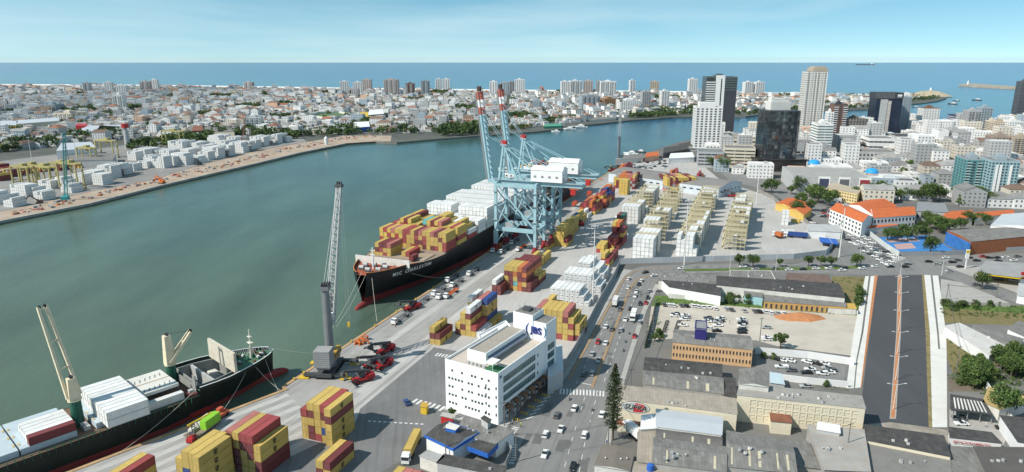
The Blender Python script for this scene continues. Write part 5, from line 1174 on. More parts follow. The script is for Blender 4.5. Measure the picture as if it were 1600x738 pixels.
for k in range(6):
    b = MB(); y = 4.5 + k * 5; b.b2(-2.4, 1.8, y, y + 2.6, 4.6, 4.8, 0); [b.bar((x, yy, 0), (x, yy, 4.6), .25, None, 0) for x in (-2.2, 1.6) for yy in (y + .1, y + 2.5)]; b.bar((1.6, y + .1, 3.2), (1.6, y + 2.5, 4.6), .2); b.build('gate_frame', mat('rusty_steel', (.23, .11, .06), .85, .2, .6), OF)
    b = MB(); b.b2(-1.6, 0, y + .5, y + 2.0, .2, 2.9); b.b2(.0, .04, y + .7, y + 1.8, 1.3, 2.4, 1); b.build('gate_booth', [WHITE, GLASSD], OF)
    for j in range(4): b = MB(); x = 2.4 + j * .8; b.b2(x, x + .25, y + 1.0, y + 1.25, 0, 1.0); b.build('barrier_post', YELP, OF)
roofblk('annex', 'low white annex adjoining the landward side of the office', 'annex', [(754, 548), (800, 515), (790, 503), (748, 525)], 9, OW, WHITE, parapet=.6)
roofblk('annex', 'grey metal clad shed beside the office stair tower', 'shed', [(856, 590), (880, 578), (878, 539), (857, 541)], 7, mat('grey_cladding', (.40, .43, .46), .6, .06, .2, ribs=('X', 1.5), bump=.5), ZINC)
# gatehouse with blue trim
BT = mat('gate_blue', (.03, .13, .48), .55, .12, .3)
GH = roofblk('gatehouse', 'low gatehouse with patched dark roofs and bright blue fascia', 'gatehouse', [(666, 680), (708, 700), (746, 676), (701, 659)], 5.5, WHITE, FIBROD, rise=1.0)
roofblk('gatehouse', 'flat patched grey roof building joining the blue-trimmed gatehouse to the office', 'gatehouse', [(711, 676), (727, 650), (803, 673), (775, 693)], 5.0, WHITE, FIBRO)
roofblk('gatehouse', 'small dark roofed wing with wide blue eaves above the fence', 'gatehouse', [(732, 697), (762, 708), (777, 693), (750, 686)], 4.6, BT, FIBROD, z0=3.4)
b = MB()
for poly, z, h in (([(666, 680), (708, 700), (746, 676), (701, 659)], 5.5, .8), ([(732, 697), (762, 708), (777, 693), (750, 686)], 4.6, 1.6)):
    P = [Vector(G(*p, z)) for p in poly]; c = sum(P, Vector((0, 0))) / 4
    for k in range(4): p, q = c + (P[k] - c) * 1.06, c + (P[(k+1) % 4] - c) * 1.06; b.bar((p.x, p.y, z - h / 2), (q.x, q.y, z - h / 2), .2, h)
fo = b.build('blue_fascia', BT); fo.parent = GH; fo.location = -GH.location
roofblk('tank_enclosure', 'bright blue roof tank enclosure on the gatehouse roof', 'roof tank', [(695, 668), (711, 672), (717, 666), (702, 661)], 7.6, BT, OFFW, z0=6.0)
roofblk('plant_room', 'pale grey plant room on the flat patched roof', 'plant room', [(752, 654), (762, 661), (767, 656), (757, 650)], 7.5, LGREY, FIBROD, z0=5.1)
roofblk('canteen', 'small pale flat roofed block in front of the blue gatehouse', 'shed', [(656, 713), (683, 723), (694, 713), (669, 704)], 4, OFFW, mat('pale_roof', (.36, .36, .35), .9, .15, .3, dirt=.3))
roofblk('store_shed', 'long dark roofed shed along the gatehouse yard', 'shed', [(683, 724), (786, 745), (791, 729), (695, 710)], 4, LGREY, FIBROD)
roofblk('kiosk', 'small kiosk with red posters against the office wall', 'kiosk', [(689, 650), (706, 654), (708, 648), (692, 645)], 3, REDP, CONC)
roofblk('guard_booth', 'yellow guard booth on the terminal zebra crossing', 'booth', [(657, 635), (666, 637), (669, 631), (660, 629)], 2.8, YELP, mat('mustard_roof', (.48, .30, .06), .7, .1, 1))
# ---------------------------------------------------------------- block south of the avenue
PEACH = mat('peach_render', (.62, .40, .22), .85, .08, .2, dirt=.3, dirtc=(.50, .28, .14))
o = roofblk('peach_block', 'two storey peach building with two rows of small windows', 'building', [(1051, 535), (1176, 547), (1171, 525), (1055, 515)], 7.4, PEACH, FIBRO, rise=1.2, wins=[(0, .6, 3.6, 1, 24, .45, .5), (0, 3.8, 6.8, 1, 24, .45, .5)])
o = roofblk('roof_tower', 'dark blue clad tank tower rising from the peach building', 'roof tower', [(1086, 514), (1104.5, 516), (1104, 503), (1087, 502)], 12.5, mat('indigo_panel', (.035, .03, .16), .5, .1, .3), MGREY, z0=7.0, parapet=.4)
roofblk('storehouse', 'long black roofed storehouse behind the oval sign', 'storehouse', [(1006, 578), (1127, 589), (1127.5, 569), (1009, 558)], 5, CONC, FIBROD, rise=1.0)
roofblk('storehouse', 'grey sheet roofed storehouse with dark patched end', 'storehouse', [(1006, 601), (1130, 616), (1129, 590), (1006, 578)], 4.6, CONC, FIBRO, skylights=3, rise=.7)
roofblk('storehouse', 'short dark roof between storehouse and cream warehouse', 'storehouse', [(1130, 617), (1151, 622), (1150, 592), (1129, 590)], 4.4, CONC, FIBROD)
TANR = mat('tan_sheet_roof', (.34, .30, .25), .9, .1, .25, dirt=.2, stretch=(1, .3, 1), sheet=(-.2, 1.0, 2.2, .08))
SUP = roofblk('sign_warehouse', 'cream warehouse with an oval red and grey sign on its front', 'warehouse', [(967, 624), (1151.5, 648), (1150.5, 623), (970, 602)], 7.2, CREAM, TANR, over=.2)
A, B = Vector(G(967, 624, 7.2)), Vector(G(1151.5, 648, 7.2)); d = (B - A).normalized(); nv = Vector((d.y, -d.x))
sg = thing('oval_sign', 'oval sign reading SUPRA in black on grey and red', 'sign', (*(A + d * 5.5 + nv * .06), 5.05), math.atan2(d.y, d.x))
def oval(rx, rz, y, m, name, part=None):
    b = MB(); n_ = 40; P = [(rx * math.cos(2 * math.pi * k / n_), rz * math.sin(2 * math.pi * k / n_)) for k in range(n_)]
    if part == 'tr': P = [(x, z) for x, z in P if -.7 + z * .35 < x < 2.9 + z * .2]
    if part == 'bl': P = [(x, z) for x, z in P if z <= .02 and x > -1.9 - z * .2 and x < 2.4] 
    b.face([(x, y, z) for x, z in P]); b.face([(x, y + .02, z) for x, z in P][::-1]); return b.build(name, m, sg)
oval(4.9, 2.05, -.02, BLKINK, 'outline'); oval(4.72, 1.88, -.06, WHITE, 'rim'); oval(4.4, 1.62, -.10, mat('sign_grey', (.40, .42, .41), .6, .05, 1), 'field')
oval(4.4, 1.62, -.14, mat('sign_red', (.50, .03, .04), .6, .05, 1), 'red_field', 'tr')
for off, m in ((.11, WHITE), (.0, BLKINK)):
    me = text_mesh('SUPRA', 2.5, .02, .05 + off * .55, .25); me.materials.append(m); q = link('lettering', me, sg); basis(q, (0, -.18 - (.04 if off == 0 else 0), 0), (1, 0, 0), (0, 0, 1))
roofblk('lean_to', 'brown stained lean-to roof under the oval sign', 'lean-to', [(965, 663), (1002, 667), (1001, 660), (966, 656)], 2.6, CREAM, TILED)
roofblk('zinc_shed', 'bright zinc roofed shed before the cream warehouse', 'shed', [(1026, 667), (1127, 680), (1129, 652), (1026, 639)], 6.4, OFFW, mat('zinc_bright', (.48, .51, .54), .5, .06, .1, metal=.1), rise=.5)
roofblk('zinc_shed', 'white roofed bay at the street end of the zinc shed', 'shed', [(1001, 671), (1025.5, 669), (1025.5, 647), (1003, 650)], 5.6, OFFW, WHITE)
roofblk('dark_shed', 'dark sheet roof with yellowed skylights behind the big grey roof', 'shed', [(1026, 684), (1127, 698), (1127, 681), (1026, 668)], 5.6, CONC, mat('mid_sheet_roof', (.13, .125, .12), .9, .2, .3, dirt=.3), skylights=3, rise=.5)
roofblk('big_shed', 'big weathered grey roof shed with one pale skylight strip', 'shed', [(1020, 724), (1134, 738), (1134, 698), (1022, 684)], 6, CONC, FIBRO, skylights=2, rise=1.3)
roofblk('side_shed', 'narrow pale sheet roof beside the big weathered shed', 'shed', [(995, 721), (1020, 724), (1025, 673), (998, 672)], 4.6, OFFW, TANR)
roofblk('big_shed', 'big weathered grey roof shed with four yellowed skylight strips', 'shed', [(1136, 729), (1245, 740), (1235, 690), (1136, 673)], 6.2, CONC, FIBRO, skylights=5, rise=1.4)
roofblk('corner_house', 'brown roofed corner house by the tall conifer', 'house', [(929, 727), (984, 736), (991, 703), (942, 695)], 4.6, OFFW, mat('brown_sheet', (.17, .15, .13), .9, .15, .3, dirt=.3), rise=.5)
roofblk('lane_house', 'tan flat roofs with a blue water tank before the big shed', 'house', [(984, 745), (1070, 752), (1072, 728), (992, 722)], 4, OFFW, TANR)
b = MB(); b.tube((0, 0, 0), (0, 0, 1.6), 1.1, 1.0, 14); b.tube((0, 0, 1.6), (0, 0, 1.9), 1.0, .3, 14); tag(b.build('water_tank', BLUEP), 'round blue water tank on the tan roof', 'water tank').location = (*G(1016, 735, 4), 4.2)
CRW = roofblk('cream_warehouse', 'long cream warehouse with rows of blind recessed panels', 'warehouse', [(1152, 618), (1352, 639), (1346, 619), (1203, 604), (1156, 600)], 9.5, CREAM, mat('grey_felt', (.30, .29, .27), .9, .1, .2, dirt=.3), over=.25)
A, B = Vector(G(1152, 618, 9.5)), Vector(G(1352, 639, 9.5)); d = (B - A).normalized(); nv = Vector((d.y, -d.x)); L_ = (B - A).length; cxy = Vector(CRW.location[:2])
PAN = mat('cream_panel', (.60, .55, .42), .85, .1, .3, dirt=.15)
for r in range(3):
    for k in range(15):
        x = 4.2 + k * (L_ - 5) / 15.4; w = (L_ - 5) / 15.4 * .74; z = 1.0 + r * 2.7
        if r == 0 and k in (3, 4): continue
        p = A + d * x - cxy; b = MB()
        for (u0, u1, v0, v1) in ((0, w, 2.0, 2.2), (0, .2, 0, 2.0), (w * .55, w, .9, 1.02)): q0, q1 = p + d * u0, p + d * u1; b.hexa([(q0.x, q0.y, z + v0), (q1.x, q1.y, z + v0), ((q1 + nv * .14).x, (q1 + nv * .14).y, z + v0), ((q0 + nv * .14).x, (q0 + nv * .14).y, z + v0)][::-1], [(q0.x, q0.y, z + v1), (q1.x, q1.y, z + v1), ((q1 + nv * .14).x, (q1 + nv * .14).y, z + v1), ((q0 + nv * .14).x, (q0 + nv * .14).y, z + v1)][::-1])
        b.build('blind_panel', PAN, CRW)
roofblk('stair_house', 'cream porch with brown sheet roof on the panelled warehouse', 'porch', [(1205, 658), (1237, 661), (1233, 645), (1203, 642)], 4.4, CREAM, TILED)
roofblk('roof_house', 'grey gabled roof house on top of the cream warehouse', 'roof house', [(1156, 600), (1201, 605), (1201, 580), (1156, 577)], 11.5, OFFW, FIBRO, rise=.8, z0=6)
roofblk('sheet_canopy', 'pale blue sheet canopy beside the roof house', 'canopy', [(1204, 598), (1226, 601), (1221, 585), (1203, 582)], 4, LGREY, mat('pale_blue_sheet', (.45, .55, .60), .6, .08, .3))
roofblk('loading_roof', 'grey flat loading roof with rust stain before the panelled warehouse', 'shed', [(1288, 734), (1360, 737), (1350, 672), (1262, 665)], 5, CONC, mat('stained_roof', (.33, .32, .30), .9, .12, .2, dirt=.45, dirtc=(.36, .22, .12)))
roofblk('small_shed', 'white roofed small shed by the yellow stair', 'shed', [(1277, 671), (1312, 677), (1311, 665), (1279, 660)], 6.4, LGREY, WHITE, z0=5.1)
roofblk('low_shed', 'low grey lean-to between the two big sheds', 'lean-to', [(1246, 728), (1286, 733), (1262, 690), (1238, 690)], 3, CONC, FIBRO)
roofblk('yard_roof', 'broad grey concrete roof before the black roofed shed', 'shed', [(1362, 740), (1486, 752), (1484, 718), (1355, 690)], 3.4, CONC, mat('concrete_roof', (.20, .195, .185), .9, .12, .15, dirt=.3))
roofblk('black_shed', 'long black roofed shed with cream wall at the end of the new road', 'shed', [(1353, 688), (1485, 714), (1474, 681), (1350, 664)], 4.6, CREAM, FIBROD, over=.3)
roofblk('corner_shed', 'dark grey flat roof at the corner beyond the car yard', 'shed', [(1540, 738), (1640, 742), (1630, 700), (1522, 699)], 4, CONC, mat('dark_concrete_roof', (.10, .095, .09), .9, .12, .2, dirt=.3))
roofblk('grey_shed', 'plain grey flat roof beside the corner shed', 'shed', [(1488, 752), (1540, 752), (1522, 700), (1486, 698)], 3.2, CONC, FIBRO)
o = roofblk('tyre_shop', 'open sided car workshop with broken striped roof', 'workshop', [(1486, 640), (1550, 648), (1535, 624), (1486, 617)], 4, DGREY, FIBROD, z0=3.6)
for k in range(9):
    b = MB(); p = [Vector(G(1492 + k * 6, 638 + k * .8, 4.2)), Vector(G(1494.5 + k * 6, 638.3 + k * .8, 4.2)), Vector(G(1492 + k * 5.2, 621 + k * .8, 4.2)), Vector(G(1489.5 + k * 5.2, 620.7 + k * .8, 4.2))]
    c = Vector(o.location[:2]); b.face([(*(q - c), 4.16) for q in p]); b.build('pale_sheet', OFFW, o)
b = MB(); [b.bar((*(Vector(G(x, y)) - Vector(o.location[:2])), 0), (*(Vector(G(x, y)) - Vector(o.location[:2])), 3.7), .2) for x, y in ((1488, 655), (1510, 658), (1530, 660), (1548, 662))]; stuff(b.build('post', STEEL, o))
SW = roofblk('signed_wall_shed', 'low shed with a long white wall with faded red lettering', 'shed', [(1485, 684), (1565, 693), (1548, 676), (1484, 668)], 3.2, WHITE, FIBROD)
A, B = Vector(G(1485, 684, 3.2)), Vector(G(1565, 693, 3.2)); d = (B - A).normalized(); nv = Vector((d.y, -d.x)); me = text_mesh('ESTACIONAMENTO', 1.15, .01, .03); me.materials.append(mat('faded_red', (.45, .12, .12), .8, .2, 2)); q = link('lettering', me, SW); m_ = A + d * (B - A).length * .42 + nv * .5 - Vector(SW.location[:2]); basis(q, (m_.x, m_.y, 2.2), (d.x, d.y, 0), (0, 0, 1))
roofblk('dark_house', 'dark roofed building with white side wall beside the car yard', 'building', [(1590, 690), (1650, 700), (1620, 655), (1563, 650)], 4.5, WHITE, FIBROD)
roofblk('white_long_shed', 'white flat roofed shed with a long white wall by the dry field', 'shed', [(1476, 510), (1546, 555), (1580, 545), (1500, 505)], 4.5, WHITE, mat('whitish_roof', (.52, .51, .49), .9, .08, .2, dirt=.2))
roofblk('grey_long_shed', 'grey flat roofed extension behind the white walled shed', 'shed', [(1546, 556), (1584, 553), (1600, 530), (1520, 508)], 3.8, CONC, FIBRO)
roofblk('white_house', 'white walled house with grey roof at the edge of the trees', 'house', [(1575, 514), (1620, 535), (1650, 520), (1592, 502)], 4, WHITE, FIBRO)
roofblk('ochre_wall_house', 'house with an ochre roof edge among the trees', 'house', [(1536, 628), (1562, 640), (1620, 625), (1545, 605)], 4, OFFW, mat('ochre_roof', (.42, .31, .13), .85, .12, .3))
# long roofs north of the gravel lot
roofblk('avenue_shop', 'white walled shop with a black roof at the avenue bend', 'shop', [(1046, 449), (1126, 463), (1127, 445), (1034, 438)], 5, WHITE, FIBROD, over=.2, wins=[])
roofblk('avenue_shop', 'dark sheet roofed shop on the avenue corner', 'shop', [(1029, 438), (1073, 440), (1073, 425), (1030, 423)], 5, OFFW, FIBRO)
roofblk('long_depot', 'long dark roofed depot with pale rear wall', 'depot', [(1120, 446), (1320, 466), (1310, 443), (1120, 431)], 6, OFFW, FIBROD, rise=.8)
roofblk('depot_extension', 'grey roof with broken pale patches beside the long depot', 'depot', [(1075, 441), (1120, 444), (1120, 430), (1075, 428)], 5, OFFW, FIBRO)
roofblk('patched_roof', 'patched grey roofs along the avenue behind the depot', 'building', [(1140, 434), (1212, 439), (1204, 424), (1142, 423)], 5.4, OFFW, FIBRO, parapet=.3)
roofblk('low_row', 'low ochre fronted row with many doors under a grey lean-to roof', 'row', [(1194, 471), (1322, 480), (1320, 468), (1194, 456)], 3.6, mat('ochre_render', (.48, .30, .11), .85, .15, .4), FIBRO, wins=[(0, .1, 2.8, 1, 16, .4, .8)])
roofblk('small_annex', 'small grey roofed annex with turquoise wall beside the depot', 'annex', [(1163, 461), (1192, 465), (1190, 455), (1163, 451)], 4.4, mat('turquoise_wall', (.30, .50, .54), .8, .1, .4), FIBRO)
roofblk('ochre_shed', 'small ochre roofed lean-to at the end of the depot', 'shed', [(1294, 481), (1338, 483), (1334, 475), (1296, 472)], 3, OFFW, mat('amber_roof', (.52, .33, .08), .8, .1, .3))
roofblk('stalls', 'rusty roofed stalls opposite the avenue trees', 'stall', [(1228, 437), (1300, 443), (1294, 430), (1230, 427)], 4, REDP, mat('rust_roof', (.15, .10, .085), .9, .3, .4, dirt=.4, dirtc=(.3, .28, .26)))
# vents, tanks and cooling boxes on the near roofs
RU = random.Random(55)
for (x, y, z, n_) in ((1060, 712, 7.4, 5), (1180, 706, 7.8, 5), (1060, 632, 7.4, 4), (1110, 588, 5.3, 4), (1060, 574, 5.6, 3), (1240, 620, 9.7, 6), (1310, 700, 5.3, 4), (1420, 690, 4.8, 3), (1430, 720, 3.6, 5), (1100, 530, 8.2, 4), (1230, 452, 6.6, 5), (1090, 445, 5.2, 4), (1300, 625, 9.7, 4), (955, 715, 5.0, 3), (1570, 720, 4.2, 4), (745, 672, 5.2, 5), (740, 735, 4.2, 3), (1180, 430, 5.6, 6), (1520, 525, 4.7, 3), (1050, 430, 5.2, 3)):
    for k in range(n_):
        g = G(x + RU.uniform(-26, 26), y + RU.uniform(-5, 5), z); kind = RU.random(); b = MB()
        if kind < .45: b.b2(-.5, .5, -.4, .4, 0, .8); b.b2(-.55, .55, -.45, .45, .8, .88); b.tube((0, 0, .88), (0, 0, .95), .3, None, 10, 1); nm, lb, ct = 'cooling_box', 'grey cooling box standing on a near workshop roof', 'air conditioner'
        elif kind < .75: b.tube((0, 0, 0), (0, 0, .7), .18, .18, 8); b.tube((0, 0, .7), (0, 0, 1.05), .42, .12, 8); nm, lb, ct = 'roof_vent', 'small turbine vent standing on a near workshop roof', 'vent'
        else: b.tube((0, 0, 0), (0, 0, 1.1), .75, .68, 12); b.tube((0, 0, 1.1), (0, 0, 1.3), .68, .2, 12, 1); nm, lb, ct = 'roof_tank', 'round pale water tank standing on a near workshop roof', 'water tank'
        q = tag(b.build(nm, [RU.choice((LGREY, OFFW, STEEL)), MGREY]), lb, ct, 'small fittings on the near roofs'); q.location = (*g, z - .15); q.rotation_euler.z = -.2; q.scale = (.72, .72, .72)
# walls and fences -------------------------------------------------------------
def wall_line(name, label, pts, h, m, th=.25, cat='wall', panel=None, post=None, world=False):
    P = [Vector(p if world else G(*p)) for p in pts]; o = thing(name, label, cat, (P[0].x, P[0].y, 0)); c = P[0]
    for k in range(len(P) - 1):
        p, q = P[k] - c, P[k+1] - c; L = (q - p).length
        n_ = max(1, int(L / panel)) if panel else 1
        for i in range(n_):
            a, e = p + (q - p) * (i / n_), p + (q - p) * ((i + 1) / n_); g = (e - a).normalized() * (.05 if panel else 0)
            b = MB(); b.bar((*(a + g), h / 2), (*(e - g), h / 2), th, h); b.build('panel' if panel else 'wall_run', m, o)
            if post: b = MB(); b.bar((a.x, a.y, 0), (a.x, a.y, h + .15), .22); b.build('post', post, o)
    return o
FP = mat('fence_panel_grey', (.42, .45, .48), .7, .08, .1, rand=.08)
wall_line('panel_fence', 'grey panel fence between the reefer yard and the avenue', [(970, 412.5), (1100, 409), (1240, 405), (1290, 399), (1300, 388), (1290, 374)], 3.4, FP, .12, 'fence', 6.0, LGREY)
wall_line('boundary_wall', 'weathered grey wall along the avenue beside the white reefers', [(872, 596), (900, 548), (935, 478), (958, 438), (969, 414)], 3.6, mat('boundary_grey', (.33, .34, .35), .85, .15, .1, dirt=.3), .25, 'wall', 7.0, LGREY)
wall_line('boundary_wall', 'stained concrete wall between the yard and the road to the town', [(1288, 372), (1255, 346), (1205, 311), (1184, 300)], 3.0, mat('stained_wall', (.27, .26, .25), .9, .3, .1, dirt=.5), .3, 'wall', 8.0)
wall_line('lot_wall', 'weathered white wall behind the gravel lot', [(1044, 466), (1128, 472), (1180, 474), (1340, 492)], 2.4, OFFW)
wall_line('lot_wall', 'white wall with a green coping around the small car park', [(1180, 553), (1214, 556), (1262, 560), (1334, 571)], 3.0, WHITE)
wall_line('lot_wall', 'white wall before the small car park', [(1214, 594), (1262, 600), (1325, 606)], 2.6, WHITE)
wall_line('yard_wall', 'dark overgrown wall at the street end of the gravel lot', [(1007, 545), (1018, 508), (1025, 474)], 2.6, mat('mossy_wall', (.10, .11, .08), .9, .3, .3), .3)
wall_line('yard_wall', 'concrete wall between open lot and field', [(1468, 474), (1578, 480)], 1.6, CONC)
wall_line('yard_wall', 'white wall of the house beside the car yard', [(1540, 606), (1564, 640), (1600, 690)], 2.6, WHITE)
wall_line('green_fence', 'metal fence around the gatehouse yard', [(779, 690), (800, 712), (790, 735)], 3.0, mat('fence_slate', (.25, .27, .28), .6, .1, .3), .12, 'fence', 2.5, STEEL)
wall_line('school_wall', 'pale wall with terracotta coping along the school grounds', [(1332, 348), (1358, 368), (1384, 388), (1404, 401)], 3.2, mat('school_wall_paint', (.55, .58, .58), .8, .1, .2), .35, 'wall', 8, TILE)
wall_line('mesh_fence', 'grey railing along the pavement before the sports hall', [(1410, 401), (1480, 398), (1600, 391)], 2.4, mat('railing_grey', (.35, .36, .37), .7, .1, .3), .1, 'fence', 5.0, STEEL)
# ================================================================ TOWN
def tower(label, xa, xb, yb, yt, depth, wall, rows, cols, rot=-.12, scols=4, style='grid', side=None, name='apartment_tower', roofm=None, fw=.5, fh=.45, pent=True, group=None, cat='tower', win=None, slabm=None, extra=None):
    """block placed by the pixels of its front base corners; yt = pixel of the roof edge above the left corner"""
    p = Vector(G(xa, yb)); k = (xb - 800) / FPX; d0 = p.y * cP + CAM_H * sP; c, s = math.cos(rot), math.sin(rot)
    W = (k * d0 - p.x) / (c - k * s * cP); H = zof(p.y, yt); occupy([tuple(p), tuple(p + Vector((c, s)) * W), tuple(p + Vector((c, s)) * W + Vector((-s, c)) * depth), tuple(p + Vector((-s, c)) * depth)])
    o = thing(name, label, cat, (p.x, p.y, 0), rot, group); b = MB()
    b.b2(0, W, 0, depth, 0, H, 0); b.build('wall', [wall], o)
    b = MB(); b.b2(.3, W - .3, .3, depth - .3, H + .01, H + .06); b.build('roof', roofm or FIBRO, o)
    b = MB(); [b.b2(*q, H, H + .9) for q in ((0, W, 0, .3), (0, W, depth - .3, depth), (0, .3, .3, depth - .3), (W - .3, W, .3, depth - .3))]; b.build('parapet', side or wall, o)
    if pent: b = MB(); b.b2(W * .3, W * .65, depth * .3, depth * .7, H + .06, H + 3.4); b.b2(W * .38, W * .55, depth * .4, depth * .6, H + 3.4, H + 5.2); b.build('lift_house', side or wall, o)
    A, B, C, D = (0, 0), (W, 0), (W, depth), (0, depth); win = win or WINDOW; z0, z1 = min(4, H * .12), H - .6
    b = MB()
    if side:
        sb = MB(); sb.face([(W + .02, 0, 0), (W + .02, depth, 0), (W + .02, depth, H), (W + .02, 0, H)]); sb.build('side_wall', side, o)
    if style == 'grid':
        facade(b, A, B, z0, z1, rows, cols, fw, fh, .06); facade(b, B, C, z0, z1, rows, scols, fw, fh, .06); facade(b, D, A, z0, z1, rows, scols, fw, fh, .06)
    elif style == 'bands':
        facade(b, A, B, z0, z1, rows, cols, .94, fh, .06); facade(b, B, C, z0, z1, rows, scols, .94, fh, .06); facade(b, D, A, z0, z1, rows, scols, .94, fh, .06)
    elif style == 'balcony':
        facade(b, A, B, z0, z1, rows, cols, .62, .6, .06); facade(b, B, C, z0, z1, rows, scols, .4, .4, .06); facade(b, D, A, z0, z1, rows, scols, .4, .4, .06)
        s_ = MB(); rh = (z1 - z0) / rows
        for r in range(rows):
            z = z0 + r * rh
            for q in range(0, cols, 2): x0 = W * (q + .05) / cols; x1 = W * (q + .95) / cols; s_.b2(x0, x1, -1.1, -.02, z, z + .15); s_.b2(x0, x1, -1.15, -1.07, z + .15, z + 1.1)
        stuff(s_.build('balcony', slabm or WHITE, o))
    elif style == 'glass':
        facade(b, A, B, 1, H - .3, rows, cols, .95, .93, .06); facade(b, B, C, 1, H - .3, rows, scols, .95, .93, .06); facade(b, D, A, 1, H - .3, rows, scols, .95, .93, .06)
    stuff(b.build('window', [win, wall], o))
    if extra: extra(o, W, depth, H)
    return o
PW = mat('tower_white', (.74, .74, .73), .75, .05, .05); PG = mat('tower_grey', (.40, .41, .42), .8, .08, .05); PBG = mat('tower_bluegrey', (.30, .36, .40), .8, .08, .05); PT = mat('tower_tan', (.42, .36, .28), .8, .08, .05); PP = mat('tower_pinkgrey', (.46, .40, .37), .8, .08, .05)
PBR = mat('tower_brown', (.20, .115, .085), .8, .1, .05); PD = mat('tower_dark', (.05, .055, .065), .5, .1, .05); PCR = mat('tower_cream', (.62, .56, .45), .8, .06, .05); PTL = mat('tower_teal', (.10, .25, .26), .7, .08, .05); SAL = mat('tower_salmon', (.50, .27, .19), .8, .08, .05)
# right bank landmarks
def wt_extra(o, W, D, H):
    b = MB(); b.b2(W * .15, W * .75, D * .2, D * .8, H + .06, H + 6.0); b.build('roof_block', PW, o)
    b = MB(); b.b2(-8, W + 4, -4, -.1, 0, 3); b.b2(-8, W + 3, -5, 0 - .1, 3, 3.4); b.build('podium', LGREY, o)
tower('white tower with a regular grid of square dark windows near the wharf', 1083.5, 1124, 235, 168, 26, PW, 16, 6, -.10, 5, 'grid', fw=.5, fh=.55, pent=False, extra=wt_extra)
def bd_extra(o, W, D, H):
    b = MB(); b.b2(W * .62, W * .64 + W * .36, -.35, -.05, 0, H * .78); b.build('dark_panel', PD, o)
    b = MB(); b.b2(W * .30, W * .60, -.5, -.05, 10, H + 3.0); b.build('white_fin', PW, o)
    b = MB(); b.b2(W * .47, W * .51, -.6, -.5, 30, H - 2); b.build('slot_window', GLASSD, o)
    b = MB(); b.b2(0, W * .28, -.3, -.05, 6, H - .5); q = b.build('striped_bay', GLASSD, o)
    b = MB(); [b.b2(-.05, W * .29, -1.2, -.3, 7 + k * 3.4, 8.5 + k * 3.4) for k in range(int((H - 10) / 3.4))]; stuff(b.build('balcony', PW, q))
    b = MB(); [b.b2(W + .05, W + .9, D * f, D * f + .8, 5, H) for f in (.08, .3, .52, .75, .94)]; stuff(b.build('pilaster', PG, o))
tower('tall dark glass tower with a white vertical fin, behind the square windowed tower', 1098, 1145, 214, 121, 34, mat('slate_green', (.10, .13, .135), .5, .1, .05), 24, 6, -.08, 6, 'bands', win=GLASSD, fh=.55, pent=True, extra=bd_extra)
def gl_extra(o, W, D, H):
    b = MB(); b.b2(-8, W + 10, -7, D * .5, 0, 13); b.b2(-9, W + 11, -8, D * .5, 13, 13.7); b.build('podium', mat('black_podium', (.05, .05, .055), .3, .3, .1), o)
GT = mat('black_glass', (.05, .056, .06), .08, .9, .09, stretch=(1, 1, .3), spec=.9, bump=.15)
# faceted (round fronted) black glass tower
p = Vector(G(1189, 268)); r_ = 22.0; cx_, cy_ = p.x + r_ * .93, p.y + r_ * .7; Hh = zof(p.y, 174) ; OCC.append((cx_, cy_, 30))
o = thing('glass_tower', 'black mirrored glass tower with a curved front, over a dark podium', 'tower', (cx_, cy_, 0), .05)
pts = [(-18.5, 14), (-18.5, -6), (-15, -11.5), (-9, -14), (-3, -15.5), (3, -16), (9, -15.5), (14, -14), (17.5, -11), (17.5, -3), (17.5, 14)] + [(14, 18), (-14, 18)]
b = MB(); b.prism([(x * .985, y * .985) for x, y in pts], 13.7, Hh); b.build('core', PD, o)
b = MB(); RG = random.Random(77)
for k in range(11):
    q0, q1 = Vector(pts[k]), Vector(pts[k + 1]); L_ = (q1 - q0).length; nn = max(1, round(L_ / 2.6)); dd = (q1 - q0) / L_; nrm = Vector((dd.y, -dd.x))
    for i in range(nn):
        for z in range(14):
            z0_ = 13.8 + z * (Hh - 14) / 14; z1_ = z0_ + (Hh - 14) / 14 - .12; a0, a1 = q0 + dd * (L_ * i / nn + .05), q0 + dd * (L_ * (i + 1) / nn - .05); j = [RG.uniform(0, .07) for _ in range(4)]
            b.face([(*(a0 + nrm * j[0]), z0_), (*(a1 + nrm * j[1]), z0_), (*(a1 + nrm * j[2]), z1_), (*(a0 + nrm * j[3]), z1_)], RG.choices((0, 1, 2), (6, 3, .5))[0])
stuff(b.build('glass_pane', [mat('mirror_glass', (.12, .14, .155), .07, .15, .3, metal=.8), mat('mirror_glass_dark', (.05, .058, .066), .1, .15, .3, metal=.6), mat('mirror_glass_pale', (.26, .29, .30), .1, .15, .3, metal=.8)], o))
b = MB(); b.b2(-10, 12, 2, 16, Hh, Hh + 9); b.b2(-9, 6, 3, 12, Hh + 9, Hh + 12); b.build('plant_block', mat('plant_white', (.60, .60, .57), .8, .08, .1), o)
b = MB(); b.prism([(-26, -16), (26, -20), (30, 0), (26, 18), (-24, 18)], 0, 12.6); b.prism([(-27, -17), (27, -21), (31, 0), (27, 19), (-25, 19)], 12.6, 13.5); b.build('podium', mat('black_podium', (.045, .042, .042), .25, .5, .08), o)
def cap_extra(o, W, D, H):
    b = MB(); b.b2(W * .25, W + .2, -.2, D + .2, H + .9, H + 6); b.b2(W * .35, W * .9, D * .1, D * .9, H + 6, H + 8.5); b.build('crown', PT, o)
    b = MB(); [b.b2(W * f - .3, W * f + .3, -.5, -.05, 4, H) for f in (.0, .25, .5, .75, 1.0)]; b.build('pilaster', PW, o)
tower('tallest pale tower with a tan crown and closely set windows', 1252, 1282, 214, 113, 30, mat('pale_stone', (.62, .60, .56), .8, .05, .05), 28, 6, -.10, 6, 'grid', side=PG, fw=.5, fh=.5, pent=False, extra=cap_extra)
